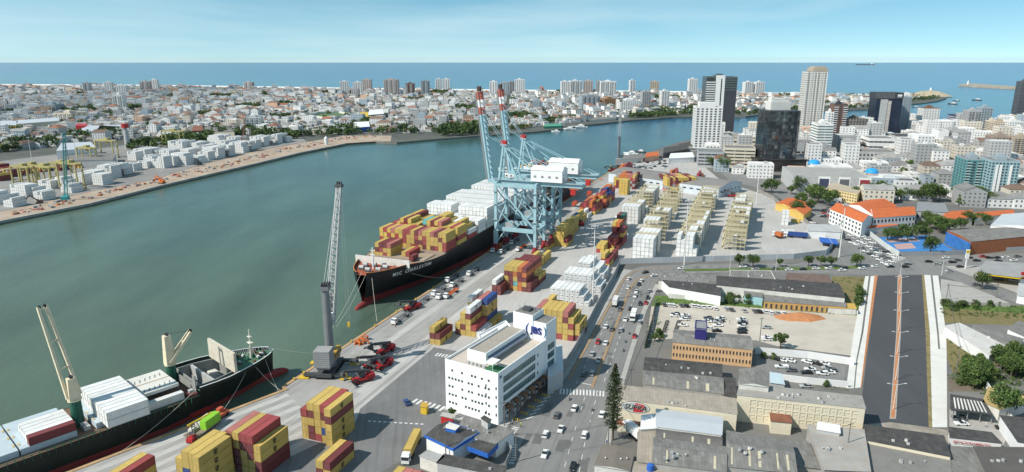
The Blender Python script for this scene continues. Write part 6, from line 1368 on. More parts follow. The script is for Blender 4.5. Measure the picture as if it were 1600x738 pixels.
def dk_extra(o, W, D, H):
    b = MB(); b.b2(W * .16, W * .44, -.5, -.05, 0, H - 8); b.build('pale_fin', LGREY, o)
    b = MB(); b.b2(-.6, W + .6, -.7, D + .5, H - 7, H + 2); b.build('dark_crown', PD, o)
    b = MB(); [b.b2(-.6 + k * (W + 1) / 22, -.6 + k * (W + 1) / 22 + .4, -.95, -.7, H - 6.5, H + 1.5) for k in range(15)]; stuff(b.build('louvre', MGREY, o))
    b = MB(); b.b2(W * .78, W * .95, -.9, -.72, H - 2.8, H - .6); b.b2(W * .78, W * .95, -.9, -.72, H - 4.4, H - 3.5); b.build('roof_sign', WHITE, o)
    b = MB(); b.b2(W * .46, W * .58, -.4, -.05, 4, H - 10); q = b.build('balcony_bay', PP, o)
    b = MB(); [b.b2(W * .46, W * .58, -.9, -.4, 5 + k * 3.3, 5.9 + k * 3.3) for k in range(int((H - 16) / 3.3))]; stuff(b.build('balcony', OFFW, q))
tower('black tower with a dark crown, white roof sign and one pale vertical fin', 1362, 1402, 216, 147, 30, mat('night_blue', (.018, .026, .05), .35, .2, .1), 18, 5, -.14, 4, 'glass', win=mat('night_glass', (.02, .03, .055), .15, .4, .1), pent=False, extra=dk_extra)
tower('slim grey tower standing right behind the black crowned tower', 1400, 1417, 212, 152, 24, PBG, 18, 4, -.14, 3, 'grid', pent=False)
tower('white office with green glass bands beside the black glass tower', 1272, 1296, 252, 195, 26, PW, 12, 2, -.12, 5, 'bands', win=GLASSG, fh=.4)
tower('grey windowless slab building over parking levels', 1240, 1290, 254, 224, 34, PG, 1, 1, -.10, 1, 'none', pent=False, cat='building', name='slab_building', extra=lambda o, W, D, H: [stuff((lambda b: ([b.b2(1 + k * W / 5, W / 5 - 1 + k * W / 5, -.1, -.02, 3 + r * 4, 5 + r * 4) for k in range(5) for r in range(3)], b.build('opening', BLACK, o))[1])(MB()))])
tower('cream parking garage with terraced open decks', 1130, 1178, 262, 232, 30, PCR, 5, 3, -.25, 2, 'bands', pent=False, cat='car park', name='parking_garage', win=GLASSD, fh=.35)
tower('grey striped building with terrace trees below the square windowed tower', 1090, 1130, 262, 238, 28, PG, 4, 4, -.20, 4, 'bands', side=PBG, pent=False, cat='building', name='striped_building', fh=.4)
tower('stepped cream block behind the parking garage', 1140, 1190, 238, 218, 28, PCR, 3, 5, -.15, 3, 'bands', pent=True, cat='building', name='stepped_block', fh=.4)
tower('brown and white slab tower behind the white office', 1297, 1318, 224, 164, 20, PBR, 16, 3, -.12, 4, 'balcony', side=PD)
tower('slender white tower beside the tallest pale tower', 1289, 1298, 224, 176, 14, PW, 12, 2, -.12, 3, 'grid')
def cs_extra(o, W, D, H):
    b = MB(); [b.b2(-.5, W + .5, -.5, D + .5, 3 + k * 3.6, 3.4 + k * 3.6) for k in range(int(H / 3.6))]; stuff(b.build('floor_slab', CONC, o))
    b = MB(); [b.bar((W * i / 7, -.3, 0), (W * i / 7, -.3, H + 2), .5) for i in range(8)]; stuff(b.build('column', CONC, o))
tower('unfinished concrete frame building beside the black crowned tower', 1319, 1352, 224, 187, 26, mat('raw_concrete_dark', (.14, .125, .11), .9, .2, .05), 10, 6, -.12, 5, 'grid', pent=True, extra=cs_extra, name='building_shell')
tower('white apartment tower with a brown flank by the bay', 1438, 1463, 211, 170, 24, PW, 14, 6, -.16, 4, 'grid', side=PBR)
tower('navy glass block with white bands by the bay', 1487, 1511, 208, 181, 24, mat('navy_block', (.03, .05, .11), .4, .1, .1), 8, 4, -.16, 3, 'bands', win=PW, fh=.3, pent=False)
tower('grey balconied tower with twin window columns', 1508, 1528, 214, 174, 22, PG, 14, 4, -.18, 4, 'balcony', slabm=PG)
tower('grey tower adjoining the balconied tower', 1528, 1545, 210, 169, 20, PBG, 14, 4, -.18, 4, 'grid')
tower('pale grey apartment block with white end wall', 1462, 1478, 240, 205, 22, PW, 9, 2, -.18, 5, 'none', pent=False)
tower('grey apartment block with horizontal balconies beside the white end wall', 1477, 1502, 240, 204, 20, PG, 9, 6, -.18, 4, 'balcony', slabm=LGREY)
tower('cream tower with ribbed balconies near the shore', 1543, 1554, 218, 190, 18, PCR, 8, 2, -.2, 3, 'bands'); tower('beige tower with rows of small windows and a pink roof house', 1550, 1575, 220, 192, 20, mat('beige_render', (.56, .47, .38), .8, .06, .05), 8, 6, -.2, 4, 'grid', side=PT)
tower('white tower next to the beige tower', 1572, 1592, 222, 190, 20, PW, 8, 5, -.2, 4, 'grid'); tower('dark slate skyscraper at the edge of the bay', 1587, 1602, 185, 128, 26, mat('slate_tower', (.12, .12, .13), .6, .15, .05), 24, 4, -.25, 4, 'bands', fh=.5)
tower('tan and mauve apartment block with balconies', 1547, 1580, 246, 214, 22, mat('mauve_tan', (.34, .27, .23), .8, .1, .05), 9, 7, -.2, 4, 'balcony', slabm=PT); tower('tan apartment block beside the mauve one', 1580, 1612, 248, 216, 22, PT, 9, 6, -.2, 4, 'balcony', slabm=PP)
tower('teal tower with stacked white edged balconies', 1502, 1535, 304, 250, 26, PTL, 11, 4, -.22, 4, 'balcony', slabm=mat('pale_teal', (.38, .50, .50), .7, .05, .1), side=PBG)
tower('pale blue tower with two white window columns', 1540, 1584, 310, 252, 24, mat('pale_blue_tower', (.27, .41, .45), .75, .06, .05), 11, 8, -.22, 4, 'grid', side=PBG, fw=.6, fh=.5, extra=lambda o, W, D, H: (lambda b: ([b.b2(W * f, W * (f + .09), -.5, -.08, 3, H - 3) for f in (.16, .30, .66)], b.build('white_column', PW, o))[1])(MB()))
tower('white and grey hall with a dark flat roof and green sign tower', 1398, 1440, 232, 214, 40, LGREY, 2, 4, -.16, 3, 'none', pent=False, cat='hall', name='exhibition_hall', roofm=FIBROD); tower('white box building below the black tower', 1356, 1400, 236, 217, 34, PW, 2, 6, -.15, 3, 'bands', pent=False, cat='building', name='white_box_building', fh=.3)
tower('white fronted department building with arched letters', 1340, 1400, 254, 238, 28, LGREY, 2, 10, -.16, 4, 'grid', pent=False, cat='building', name='department_building'); tower('dark red roofed low hall in the town', 1480, 1536, 250, 240, 26, OFFW, 1, 8, -.18, 3, 'grid', pent=False, cat='hall', name='low_hall', roofm=REDP)
# shopping centre
M1 = tower('long grey shopping centre with poster boards and blue dome', 1238, 1360, 300, 277, 60, LGREY, 1, 1, -.20, 1, 'none', pent=False, cat='shopping centre', name='shopping_centre', roofm=mat('mall_roof', (.33, .33, .32), .9, .1, .1, dirt=.3))
for k, m in enumerate((mat('poster_navy', (.05, .06, .12), .5, .2, 1), mat('poster_grey', (.12, .13, .14), .5, .2, 1), mat('poster_red', (.30, .04, .05), .5, .2, 1))): b = MB(); b.b2(22 + k * 17, 30 + k * 17, -.25, -.05, 5, 13, 0, None); b.b2(21 + k * 17, 31 + k * 17, -.12, -.02, 3, 15, 1); b.build('poster_board', [m, PW], M1)
def dome(px_, z, r, label):
    b = MB(); n_ = 12; prev = None
    for k in range(5):
        a = k / 4 * math.pi / 2; ring = [(r * math.cos(a) * math.cos(2 * math.pi * i / n_), r * math.cos(a) * math.sin(2 * math.pi * i / n_), r * .75 * math.sin(a)) for i in range(n_)]
        if prev: [b.face([prev[i], prev[(i+1) % n_], ring[(i+1) % n_], ring[i]]) for i in range(n_)]
        prev = ring
    p = G(*px_, z); tag(b.build('skylight_dome', mat('dome_blue', (.03, .30, .62), .35, .1, .5)), label, 'dome').location = (*p, z)
dome((1272, 256), 14, 6, 'bright blue faceted dome on the roof before the slab building'); dome((1362, 270), 14, 6, 'bright blue faceted dome at the far end of the shopping centre')
# named low buildings of the right bank
roofblk('school', 'white side wing of the orange tiled school along the parked cars', 'school', [(1297, 327), (1347, 348), (1364, 339), (1318, 319)], 10.5, WHITE, TILE, rise=3.0, wins=[(0, 1, 10, 3, 10, .45, .5)])
roofblk('school', 'rear wing of the orange tiled school', 'school', [(1322, 320), (1364, 336), (1402, 322), (1360, 312)], 10.5, WHITE, TILE, rise=3.2)
roofblk('school', 'front wing of the orange tiled school with double windows', 'school', [(1365, 341), (1431, 336), (1424, 323), (1358, 326)], 10, WHITE, TILE, rise=3.0, wins=[(0, 1, 9.5, 2, 12, .5, .5), (3, 1, 9.5, 2, 5, .5, .5), (1, 1, 9.5, 2, 5, .5, .5)])
roofblk('school_porch', 'long low tiled veranda at the foot of the school', 'veranda', [(1352, 358), (1402, 352), (1400, 346), (1350, 351)], 4, WHITE, TILE, rise=1)
roofblk('school_hall', 'grey flat roofed hall beyond the school trees', 'hall', [(1432, 330), (1482, 332), (1476, 318), (1434, 316)], 8, LGREY, MGREY, wins=[(0, 1, 7, 1, 8, .5, .4)])
roofblk('tile_house', 'red tiled long house with dark solar panels beside the school', 'house', [(1466, 345), (1520, 340), (1518, 328), (1486, 330)], 6, OFFW, TILE, rise=2)
roofblk('tile_house', 'red tiled roof behind the brick sports hall', 'house', [(1524, 340), (1586, 334), (1578, 328), (1522, 332)], 6, OFFW, TILE, rise=1.5)
roofblk('white_hall', 'white hall with a curved roof and red sign at the school corner', 'hall', [(1548, 352), (1640, 362), (1640, 338), (1566, 335)], 9, WHITE, ZINC, rise=2)
SPH = roofblk('sports_hall', 'brick sports hall with a long grey roof and blue end nets', 'sports hall', [(1518, 378), (1640, 366), (1600, 354), (1480, 360)], 8.5, mat('red_brick', (.36, .13, .06), .9, .12, .3, dirt=.2), FIBRO, rise=1.0)
b = MB(); P = [Vector(G(*q, 8)) - Vector(SPH.location[:2]) for q in ((1478, 362), (1516, 380))]; nrm = Vector((0, -.4)); b.bar((*(P[0] + nrm), 4), (*(P[1] + nrm), 4), .15, 8); b.build('blue_net_wall', mat('blue_net', (.04, .16, .42), .8, .25, .3), SPH)
roofblk('yellow_school', 'long yellow building beside the shopping centre', 'building', [(1292, 294), (1340, 303), (1346, 296), (1300, 285)], 9, mat('yellow_render', (.64, .52, .27), .85, .06, .2), PT, wins=[(0, 1, 8.5, 3, 12, .5, .4)])
for k, (poly, lb) in enumerate(((((1212, 318), (1240, 327), (1262, 318), (1232, 309)), 'orange tiled restaurant roof with yellow portal by the road'), (((1232, 326), (1256, 336), (1268, 327), (1246, 318)), 'second orange tiled roof behind the yellow portal'))): roofblk('restaurant', lb, 'restaurant', list(poly), 5, mat('yellow_wall', (.60, .42, .12), .8, .1, .3), TILE, rise=1.6)
roofblk('guard_house', 'white flat roofed customs shed by the yard fence', 'shed', [(1262, 361), (1314, 363), (1312, 352), (1262, 350)], 5, WHITE, LGREY)
roofblk('blue_canopy', 'open blue canopy behind the customs shed', 'canopy', [(1282, 378), (1310, 382), (1306, 374), (1280, 371)], 3, BLUEP, BLUEP, z0=2.6)
GS = roofblk('petrol_station', 'petrol station canopy with a yellow fascia by the side road', 'petrol station', [(1526, 426), (1594, 434), (1640, 414), (1540, 408)], 5.6, mat('yellow_fascia', (.66, .46, .02), .6, .06, .3), mat('station_roof', (.30, .30, .30), .9, .1, .2), z0=4.7)
b = MB(); c = Vector(GS.location[:2]); [b.bar((*(Vector(G(*q)) - c), 0), (*(Vector(G(*q)) - c), 4.7), .4) for q in ((1548, 436), (1580, 440), (1600, 432), (1562, 430))]; stuff(b.build('column', MGREY, GS))
roofblk('station_shop', 'small white shop of the petrol station', 'shop', [(1590, 462), (1640, 470), (1640, 448), (1592, 443)], 4, WHITE, LGREY)
o = thing('price_sign', 'tall yellow and white price sign at the petrol station', 'sign', (*G(1508, 420), 0)); b = MB(); b.bar((0, 0, 0), (0, 0, 11), .5); b.build('post', WHITE, o); b = MB(); b.b2(-1.0, 1.0, -.3, .3, 6, 11.5, 0); b.b2(-1.05, 1.05, -.35, .35, 9.5, 11, 1); b.build('panel', [WHITE, YELP], o)
o = thing('price_sign', 'red and white station sign at the edge of the forecourt', 'sign', (*G(1597, 446), 0)); b = MB(); b.b2(-1.6, 1.6, -.3, .3, 0, 3.5, 0); b.b2(-1.6, 1.6, -.3, .3, 3.5, 7.5, 1); b.build('panel', [WHITE, REDP], o)
# port warehouse: curved grey roof, blue-white gable
_c = Q(439, 121); WA = _a
o = thing('port_warehouse', 'long port warehouse with a rounded grey roof and blue white gable', 'warehouse', (*_c, 0), math.atan2(Q(478.8, 138)[1] - _c[1], Q(478.8, 138)[0] - _c[0]))
_w = math.hypot(*(Vector(Q(478.8, 138)) - Vector(_c))); OCC.append((*Q(500, 105), 70)); Dp = 118
BW = mat('warehouse_bluewhite', (.52, .58, .64), .75, .06, .1); b = MB(); b.b2(0, _w, 0, Dp, 0, 8); b.build('wall', BW, o)
b = MB(); n_ = 10; arc = [(_w * k / n_, 8 + 3.8 * math.sin(math.pi * k / n_)) for k in range(n_ + 1)]
for k in range(n_): b.face([(arc[k][0], -.4, arc[k][1]), (arc[k+1][0], -.4, arc[k+1][1]), (arc[k+1][0], Dp, arc[k+1][1]), (arc[k][0], Dp, arc[k][1])], 0)
b.face([(x, -.02, z) for x, z in arc], 1); b.build('roof', [mat('warehouse_roof', (.20, .195, .19), .9, .15, .06, dirt=.4, dirtc=(.30, .28, .24)), BW], o)
b = MB(); [b.b2(3 + k * (_w - 5) / 6, 5.6 + k * (_w - 5) / 6, -.1, -.02, 4.2, 5.6) for k in range(6)]; [b.b2(-.1, -.02, 4 + k * 7, 7.5 + k * 7, 4.4, 5.6) for k in range(15)]; stuff(b.build('window', WINDOW, o))
b = MB(); [b.b2(1.5 + k * (_w - 3) / 6, 1.9 + k * (_w - 3) / 6, -.3, -.03, 0, 8) for k in range(7)]; stuff(b.build('pilaster', WHITE, o))
# ---------------------------------------------------------------- filler houses
HW = [mat('house_white', (.70, .70, .69), .8, .06, .05, rand=.08), mat('house_cream', (.58, .53, .45), .8, .08, .05, rand=.12), mat('house_grey', (.40, .41, .41), .8, .1, .05, rand=.15), mat('house_peach', (.58, .38, .27), .8, .08, .05, rand=.12), mat('house_bluegrey', (.35, .42, .47), .8, .08, .05, rand=.12)]
HR = [mat('roof_clay', (.24, .11, .07), .9, .2, .15, rand=.2), mat('roof_brown', (.17, .115, .09), .9, .2, .15, rand=.2), mat('roof_fibre', (.24, .24, .235), .9, .2, .15, rand=.25), mat('roof_white', (.62, .62, .61), .7, .1, .1, rand=.1), mat('roof_slate', (.14, .145, .15), .8, .2, .15, rand=.2)]
WN = ['white', 'cream', 'grey', 'peach', 'blue grey']; RN = ['clay tiled', 'brown tiled', 'grey sheet', 'white flat', 'dark flat']
HM = HW + HR + [mat('house_window', (.10, .11, .12), .3, .3, .2), OFFW]
def house_geo(b, x, y, w, d, h, rot, wi, ri, R, wins=True):
    c, s = math.cos(rot), math.sin(rot); b.box(x, y, 0, w, d, h, rot, wi, 5 + ri, bottom=False)
    if ri < 3:
        if R.random() < .55: b.hip(x, y, h + .02, w, d, min(w, d) * .24, rot, 5 + ri, .4)
        else: b.gable(x, y, h + .02, w, d, d * .22, rot, 5 + ri, wi, .3)
    else:
        for a, e, sx, sy in ((0, -d / 2 + .15, w, .3), (0, d / 2 - .15, w, .3), (-w / 2 + .15, 0, .3, d - .6), (w / 2 - .15, 0, .3, d - .6)): b.box(x + c * a - s * e, y + s * a + c * e, h, sx, sy, .8, rot, wi, None, False)
        if R.random() < .6: a, e = R.uniform(-.25, .25) * w, R.uniform(-.25, .25) * d; b.box(x + c * a - s * e, y + s * a + c * e, h, min(3.5, w * .3), min(3.5, d * .3), R.uniform(1.6, 3.2), rot, R.choice((0, 2)), None, False)
    if wins:
        P = lambda a, e: (x + c * a - s * e, y + s * a + c * e); fl = max(1, int(h / 3.1)); sub = MB()
        for A, B, L in ((P(-w/2, -d/2), P(w/2, -d/2), w), (P(w/2, -d/2), P(w/2, d/2), d), (P(-w/2, d/2), P(-w/2, -d/2), d)): facade(sub, A, B, .3, h - .2, fl, max(2, int(L / 3.4)), .36, .38, .05)
        i = len(b.v); b.v += sub.v; b.f += [tuple(i + q for q in f) for f in sub.f]; b.m += [10 + m for m in sub.m]
def pip(x, y, poly):
    ins = False; j = len(poly) - 1
    for i in range(len(poly)):
        if (poly[i][1] > y) != (poly[j][1] > y) and x < (poly[j][0] - poly[i][0]) * (y - poly[i][1]) / (poly[j][1] - poly[i][1]) + poly[i][0]: ins = not ins
        j = i
    return ins
def clear(x, y, r, grow=True):
    for a, c, q in OCC:
        if (a - x) ** 2 + (c - y) ** 2 < (q + r) ** 2: return False
    return True
PROTO = {}
def house_proto(wi, ri, big, v):
    k = (wi, ri, big, v)
    if k not in PROTO:
        R = random.Random(wi * 100 + ri * 10 + big * 3 + v * 777); b = MB()
        w, d, h = (R.uniform(14, 22), R.uniform(13, 18), R.uniform(17, 34)) if big == 2 else (R.uniform(16, 27), R.uniform(13, 19), R.uniform(7, 15)) if big else (R.uniform(9, 14), R.uniform(8, 12), R.uniform(3.6, 7.5)); house_geo(b, 0, 0, w, d, h, 0, wi, ri, R); PROTO[k] = (b.mesh('house', HM), max(w, d) / 2)
    return PROTO[k]
RB = random.Random(21)
def pick_wr(R, far=False): return R.choices(range(5), (7, 1.5, 2.4, .5, 1.0))[0], R.choices(range(5), (.9, 1.3, 3.4, 1.2, 2.8) if far else (.55, .6, 3.0, 2.6, 2.0))[0]
# right bank: every house its own object
rb_poly = px([(1180, 292), (1240, 304), (1300, 322), (1420, 312), (1500, 322), (1640, 330), (1640, 200), (1500, 196), (1400, 200), (1300, 203), (1200, 212), (1165, 214), (1110, 222), (1110, 262), (1150, 276)])
NH = 0
cand = []
u = .20; cu, su = math.cos(-u), math.sin(-u)
for i in range(-10, 110):
    for j in range(0, 70):
        a, e = 150 + i * 19 + RB.uniform(-3, 3), 350 + j * 18 + RB.uniform(-3, 3); x, y = a * cu - e * su, a * su + e * cu
        if i % 6 == 5 or j % 7 == 6: continue
        if pip(x, y, rb_poly): cand.append((x, y))
cand.sort(key=lambda p: p[0] ** 2 + p[1] ** 2); rest = []
for x, y in cand:
    wi, ri = pick_wr(RB); big = (2 if RB.random() < (.42 if y > 720 else 0) else 1) if RB.random() < .6 else 0; ri = RB.choice((2, 3, 4)) if big == 2 else ri; me, r = house_proto(wi, ri, big, RB.randrange(3))
    if not clear(x, y, r * .62): continue
    if NH < 190:
        NH += 1; OCC.append((x, y, r * .72))
        tag(link('town_house', me, None, (x, y, 0), -u + RB.choice((0, 0, math.pi / 2)) + RB.uniform(-.05, .05)), f'{WN[wi]} {("house", "block", "mid-rise")[big]} with {RN[ri]} roof in the town behind the terminal', 'house', 'houses of the town behind the terminal')
    else: rest.append((x, y, wi, ri, big))
# far bank
fb_poly = px([(-420, 300), (0, 238), (100, 228), (200, 216), (300, 212), (420, 210), (480, 212), (560, 207), (640, 208), (720, 203), (820, 200), (870, 197), (910, 190), (985, 183), (1050, 178), (1160, 177), (1250, 170), (1350, 167), (1420, 157), (1440, 152), (1300, 150.5), (1000, 146.5), (800, 145), (600, 142.5), (400, 139.5), (200, 136.5), (0, 135.5), (-420, 133)])
FT = [  # towers of the far town: left, right, base, top pixel, paint, words
 (130, 141, 144, 130, PG, 'grey slab'), (164, 176, 144, 129, PW, 'white and grey'), (183, 198, 150, 134, PW, 'broad white'), (178, 193, 173, 149, PW, 'tall white stepped'), (219, 234, 142, 128, PP, 'brownish twin'), (236, 247, 141, 125, PW, 'slim white'), (1, 12, 170, 158, PG, 'low grey'), (15, 28, 170, 158, PW, 'low white'), (66, 88, 177, 164, PBG, 'dark green edged'), (381, 394, 140, 129, PP, 'rose coloured'), (383, 408, 199, 184, PW, 'white riverside'), (85, 112, 188, 177, PCR, 'cream low'),
 (532, 546, 149, 128, PW, 'white blocky'), (549, 560, 153, 139, PG, 'small grey'), (552, 567, 146, 129, PW, 'stepped white'), (566, 580, 144, 125, PP, 'pale flat topped'), (600, 622, 150, 125, PP, 'wide rose grey'), (634, 648, 151, 131, PBR, 'brown brick'), (658, 672, 151, 127, PBG, 'blue grey'), (681, 691, 143, 124, PW, 'left white twin'), (692, 703, 143, 124, PW, 'right white twin'),
 (765, 777, 152, 128, PW, 'slim white river'), (782, 794, 148, 129, PBG, 'grey blue'), (796, 804, 147, 128, PG, 'narrow grey'), (804, 820, 149, 125, PW, 'white framed'), (877, 890, 150, 128, PW, 'white left of pair'), (891, 909, 150, 127, PW, 'white balconied'), (911, 926, 148, 127, PP, 'rose grey square'), (930, 941, 152, 127, PG, 'pale grey'), (938, 962, 155, 128, PW, 'white crowned glass'), (984, 992, 148, 126, PW, 'needle white'), (1015, 1029, 148, 128, PT, 'tan'), (1003, 1016, 170, 144, PG, 'grey scaffolded'), (1033, 1045, 170, 143, PW, 'white scaffolded'), (909, 937, 171, 151, PBG, 'low blue grey'), (944, 966, 170, 155, mat('brick_tan', (.36, .20, .10), .8, .1, .05), 'brick and tan'), (970, 1001, 175, 158, PW, 'long white'), (1076, 1089, 150, 124, PW, 'tall white'), (1163, 1176, 152, 129, PW, 'left cream twin'), (1180, 1193, 152, 129, PW, 'right cream twin'), (831, 844, 172, 158, PBG, 'squat grey'), (842, 850, 150, 137, SAL, 'salmon')]
for x0, x1, yb, yt, m, w in FT:
    tower(f'{w} tower of the far town before the sea', x0, x1, yb, yt, (x1 - x0) * 1.5, m, max(3, int((zof(G(x0, yb)[1], yt)) / 3.3)), max(2, int((x1 - x0) / 3.2)), RB.uniform(-.2, .25), 3, RB.choice(('grid', 'balcony', 'grid')), name='far_tower', group='towers of the far town')
roofblk('far_stadium', 'oval green football ground with pale stands in the far town', 'stadium', [(484, 183), (505, 186), (535, 184), (548, 180), (530, 177), (498, 178)], 5, OFFW, mat('pitch_green', (.10, .17, .07), .9, .1, .02), parapet=4)
fw = [((88, 236), (96, 224), (142, 222), (150, 231), 14, WHITE, ZINC, 'white cold store with a pale roof'), ((96, 240), (142, 240), (150, 230), (120, 228), 8, WHITE, ZINC, 'low white wing of the cold store'), ((92, 252), (176, 250), (182, 240), (104, 240), 8, LGREY, FIBRO, 'grey open fronted transit shed'), ((0, 196), (25, 196), (28, 189), (0, 189), 9, mat('mustard_wall', (.50, .36, .08), .8, .1, .1), ZINC, 'mustard walled long warehouse'), ((26, 194), (92, 189), (92, 184), (26, 188), 9, PCR, ZINC, 'cream and yellow long warehouse'), ((110, 208), (160, 204), (190, 198), (140, 196), 9, WHITE, ZINC, 'white barrel roofed hall'), ((150, 206), (196, 201), (200, 194), (156, 197), 9, LGREY, ZINC, 'grey barrel roofed hall'), ((118, 197), (135, 197), (136, 193), (120, 193), 9, REDP, REDP, 'bright red roofed store'), ((244, 211), (262, 213), (270, 205), (250, 204), 8, PCR, LGREY, 'cream cube shaped store'), ((294, 206), (328, 208), (330, 198), (296, 196), 7, LGREY, FIBRO, 'grey long shed'), ((332, 206), (366, 206), (368, 196), (334, 196), 8, PCR, FIBRO, 'buff windowed shed'), ((300, 205), (318, 204), (316, 196), (302, 197), 9, TILED, TILED, 'round red roofed shed'), ((552, 200), (578, 198), (576, 190), (553, 191), 8, BLUEP, WHITE, 'bright blue and white building'), ((560, 184), (580, 182), (578, 175), (562, 176), 7, mat('green_yellow', (.15, .28, .10), .8, .2, .1), YELP, 'green and yellow school'), ((575, 180), (600, 178), (598, 171), (577, 172), 9, PTL, WHITE, 'turquoise and white block'), ((513, 200), (540, 200), (534, 192), (515, 194), 6, WHITE, ZINC, 'white factory with a shed roof'), ((922, 188), (962, 185), (964, 182), (926, 184), 4, OFFW, FIBRO, 'long low yacht club'), ((850, 198), (878, 197), (876, 193), (852, 194), 4, mat('boathouse_green', (.08, .28, .20), .8, .1, .1), MATS['boathouse_green'], 'green roofed boathouse')]
for a, c, d, e, h, w, r, lb in fw: roofblk('far_shed', lb + ' on the far bank', 'shed', [a, c, d, e], h, w, r)
candf = []
for i in range(-195, 165):
    for j in range(0, 145):
        x, y = i * 14.5 + RB.uniform(-4, 4) + (j % 2) * 5, 780 + j * 14.5 + RB.uniform(-4, 4)
        if i % 6 == 5 or j % 7 == 6: continue
        if abs(x) > y * .82 + 60: continue
        if pip(x, y, fb_poly): candf.append((x, y))
candf.sort(key=lambda p: p[0] ** 2 + p[1] ** 2); NF = 0
CITY = MB(); PARKS = [(RB.uniform(-1700, 900), RB.uniform(1050, 2500), RB.uniform(18, 42)) for _ in range(70)]
for x, y in candf:
    wi, ri = pick_wr(RB, True); big = 1 if RB.random() < .11 else 0; R_ = 11 if big else 6.5
    if any((x - a) ** 2 + (y - e) ** 2 < q * q for a, e, q in PARKS) or RB.random() < .10 or not clear(x, y, R_ * .7): continue
    rot = .12 + .25 * math.sin(x * .004) + RB.choice((0, math.pi / 2)) + RB.uniform(-.08, .08)
    if NF < 110 and y > 0:
        NF += 1; me, r = house_proto(wi, ri, big, RB.randrange(3)); tag(link('far_house', me, None, (x, y, 0), rot), f'{WN[wi]} {"block" if big else "house"} with {RN[ri]} roof on the far bank', 'house', 'houses along the far bank')
    else:
        w, d, h = (RB.uniform(14, 26), RB.uniform(12, 18), RB.uniform(7, 17)) if big else (RB.uniform(7, 12.5), RB.uniform(6.5, 10.5), RB.uniform(3.2, 7.2)); house_geo(CITY, x, y, w, d, h, rot, wi, ri, RB, y < 1500)
for x, y, wi, ri, big in rest: house_geo(CITY, x, y, *((RB.uniform(16, 24), RB.uniform(13, 19), RB.uniform(9, 32 if big == 2 else 16)) if big else (12, 10, 6)), -u, wi, ri, RB, True)
# the town goes on beside and below the view
for i in range(0, 34):
    for j in range(0, 28):
        x, y = 34 + i * 17 + RB.uniform(-2, 2), 70 + j * 18 + RB.uniform(-2, 2); dpt = y * cP + CAM_H * sP; qx, qy = 800 + FPX * x / dpt, 369 - FPX * (y * sP - CAM_H * cP) / dpt
        if i % 6 == 5 or not (qx > 1665 or (qy > 785 and x > 40)) or not clear(x, y, 7) or inside(x, y, px([(1560, 455), (1800, 545), (1800, 590), (1560, 475)])) or inside(x, y, px([(1500, 388), (1900, 378), (1900, 420), (1500, 420)])): continue
        wi, ri = pick_wr(RB); house_geo(CITY, x, y, RB.uniform(9, 14), RB.uniform(8, 12), RB.uniform(3.5, 7), -u, wi, ri, RB, True)
stuff(CITY.build('far_town_houses', HM))
# ================================================================ FAR TERMINAL
FA = math.atan2(87, 291); FROT = -FA; FU = (math.sin(FA), math.cos(FA)); FN = (math.cos(FA), -math.sin(FA))
def far_stack(x, y, nt, ns, h, c='white', L=12.19):
    g = G(x, y); R = random.Random(int(x * 3 + y))
    for i in range(nt):
        for j in range(ns):
            hh = max(1, h - (R.random() < .25) - (R.random() < .12))
            for k in range(hh):
                if k < hh - 1 and i < nt - 1 and j > 0: continue
                a, e = -i * 2.55, j * (L + .5); cc = c if isinstance(c, str) else R.choice(c)
                container(cc, g[0] + FU[0] * e + FN[0] * a, g[1] + FU[1] * e + FN[1] * a, k * 2.6, FROT, f'{cc} box of the far bank terminal', 'reefer' if cc == 'white' else 'container', 'boxes of the far bank terminal', L)
for a in ((6, 318, 4, 1, 4), (22, 312, 3, 1, 2), (50, 306, 7, 1, 4), (62, 305, 4, 1, 3), (88, 294, 6, 1, 3), (112, 293, 5, 1, 4), (137, 288, 6, 1, 4), (156, 283, 6, 1, 4), (182, 278, 8, 2, 5), (200, 272, 4, 1, 4), (236, 262, 6, 1, 3), (262, 262, 7, 1, 5), (277, 258, 4, 2, 4), (296, 257, 8, 1, 5), (318, 254, 8, 1, 3), (346, 247, 9, 2, 5), (362, 243, 5, 1, 5), (384, 238, 8, 2, 5), (396, 233, 4, 1, 4), (232, 246, 8, 2, 4), (218, 250, 5, 1, 4), (250, 244, 5, 2, 3), (290, 236, 9, 2, 5), (312, 235, 6, 2, 4), (347, 226, 8, 2, 5), (372, 226, 6, 2, 4), (416, 228, 9, 2, 5), (437, 224, 7, 2, 5), (452, 222, 4, 1, 3), (330, 232, 5, 1, 3), (30, 322, 4, 1, 3), (76, 312, 4, 1, 3), (120, 300, 5, 1, 3), (168, 288, 5, 1, 4), (215, 266, 5, 1, 3), (330, 250, 5, 1, 4), (372, 236, 5, 1, 4), (300, 246, 5, 2, 4), (270, 248, 6, 2, 4), (404, 230, 4, 1, 4), (240, 252, 4, 1, 3), (356, 232, 5, 2, 4), (326, 240, 5, 2, 4)): far_stack(*a)
for a in ((8, 282, 6, 1, 3), (24, 276, 6, 1, 3), (44, 272, 5, 1, 2), (70, 268, 5, 1, 3), (12, 268, 6, 1, 3), (130, 262, 6, 1, 2), (100, 266, 6, 1, 2), (148, 258, 6, 1, 2)): far_stack(*a, ('red', 'maroon', 'maroon', 'grey', 'yellow'))
YG = mat('gantry_yellow', (.40, .35, .15), .6, .15, .1)
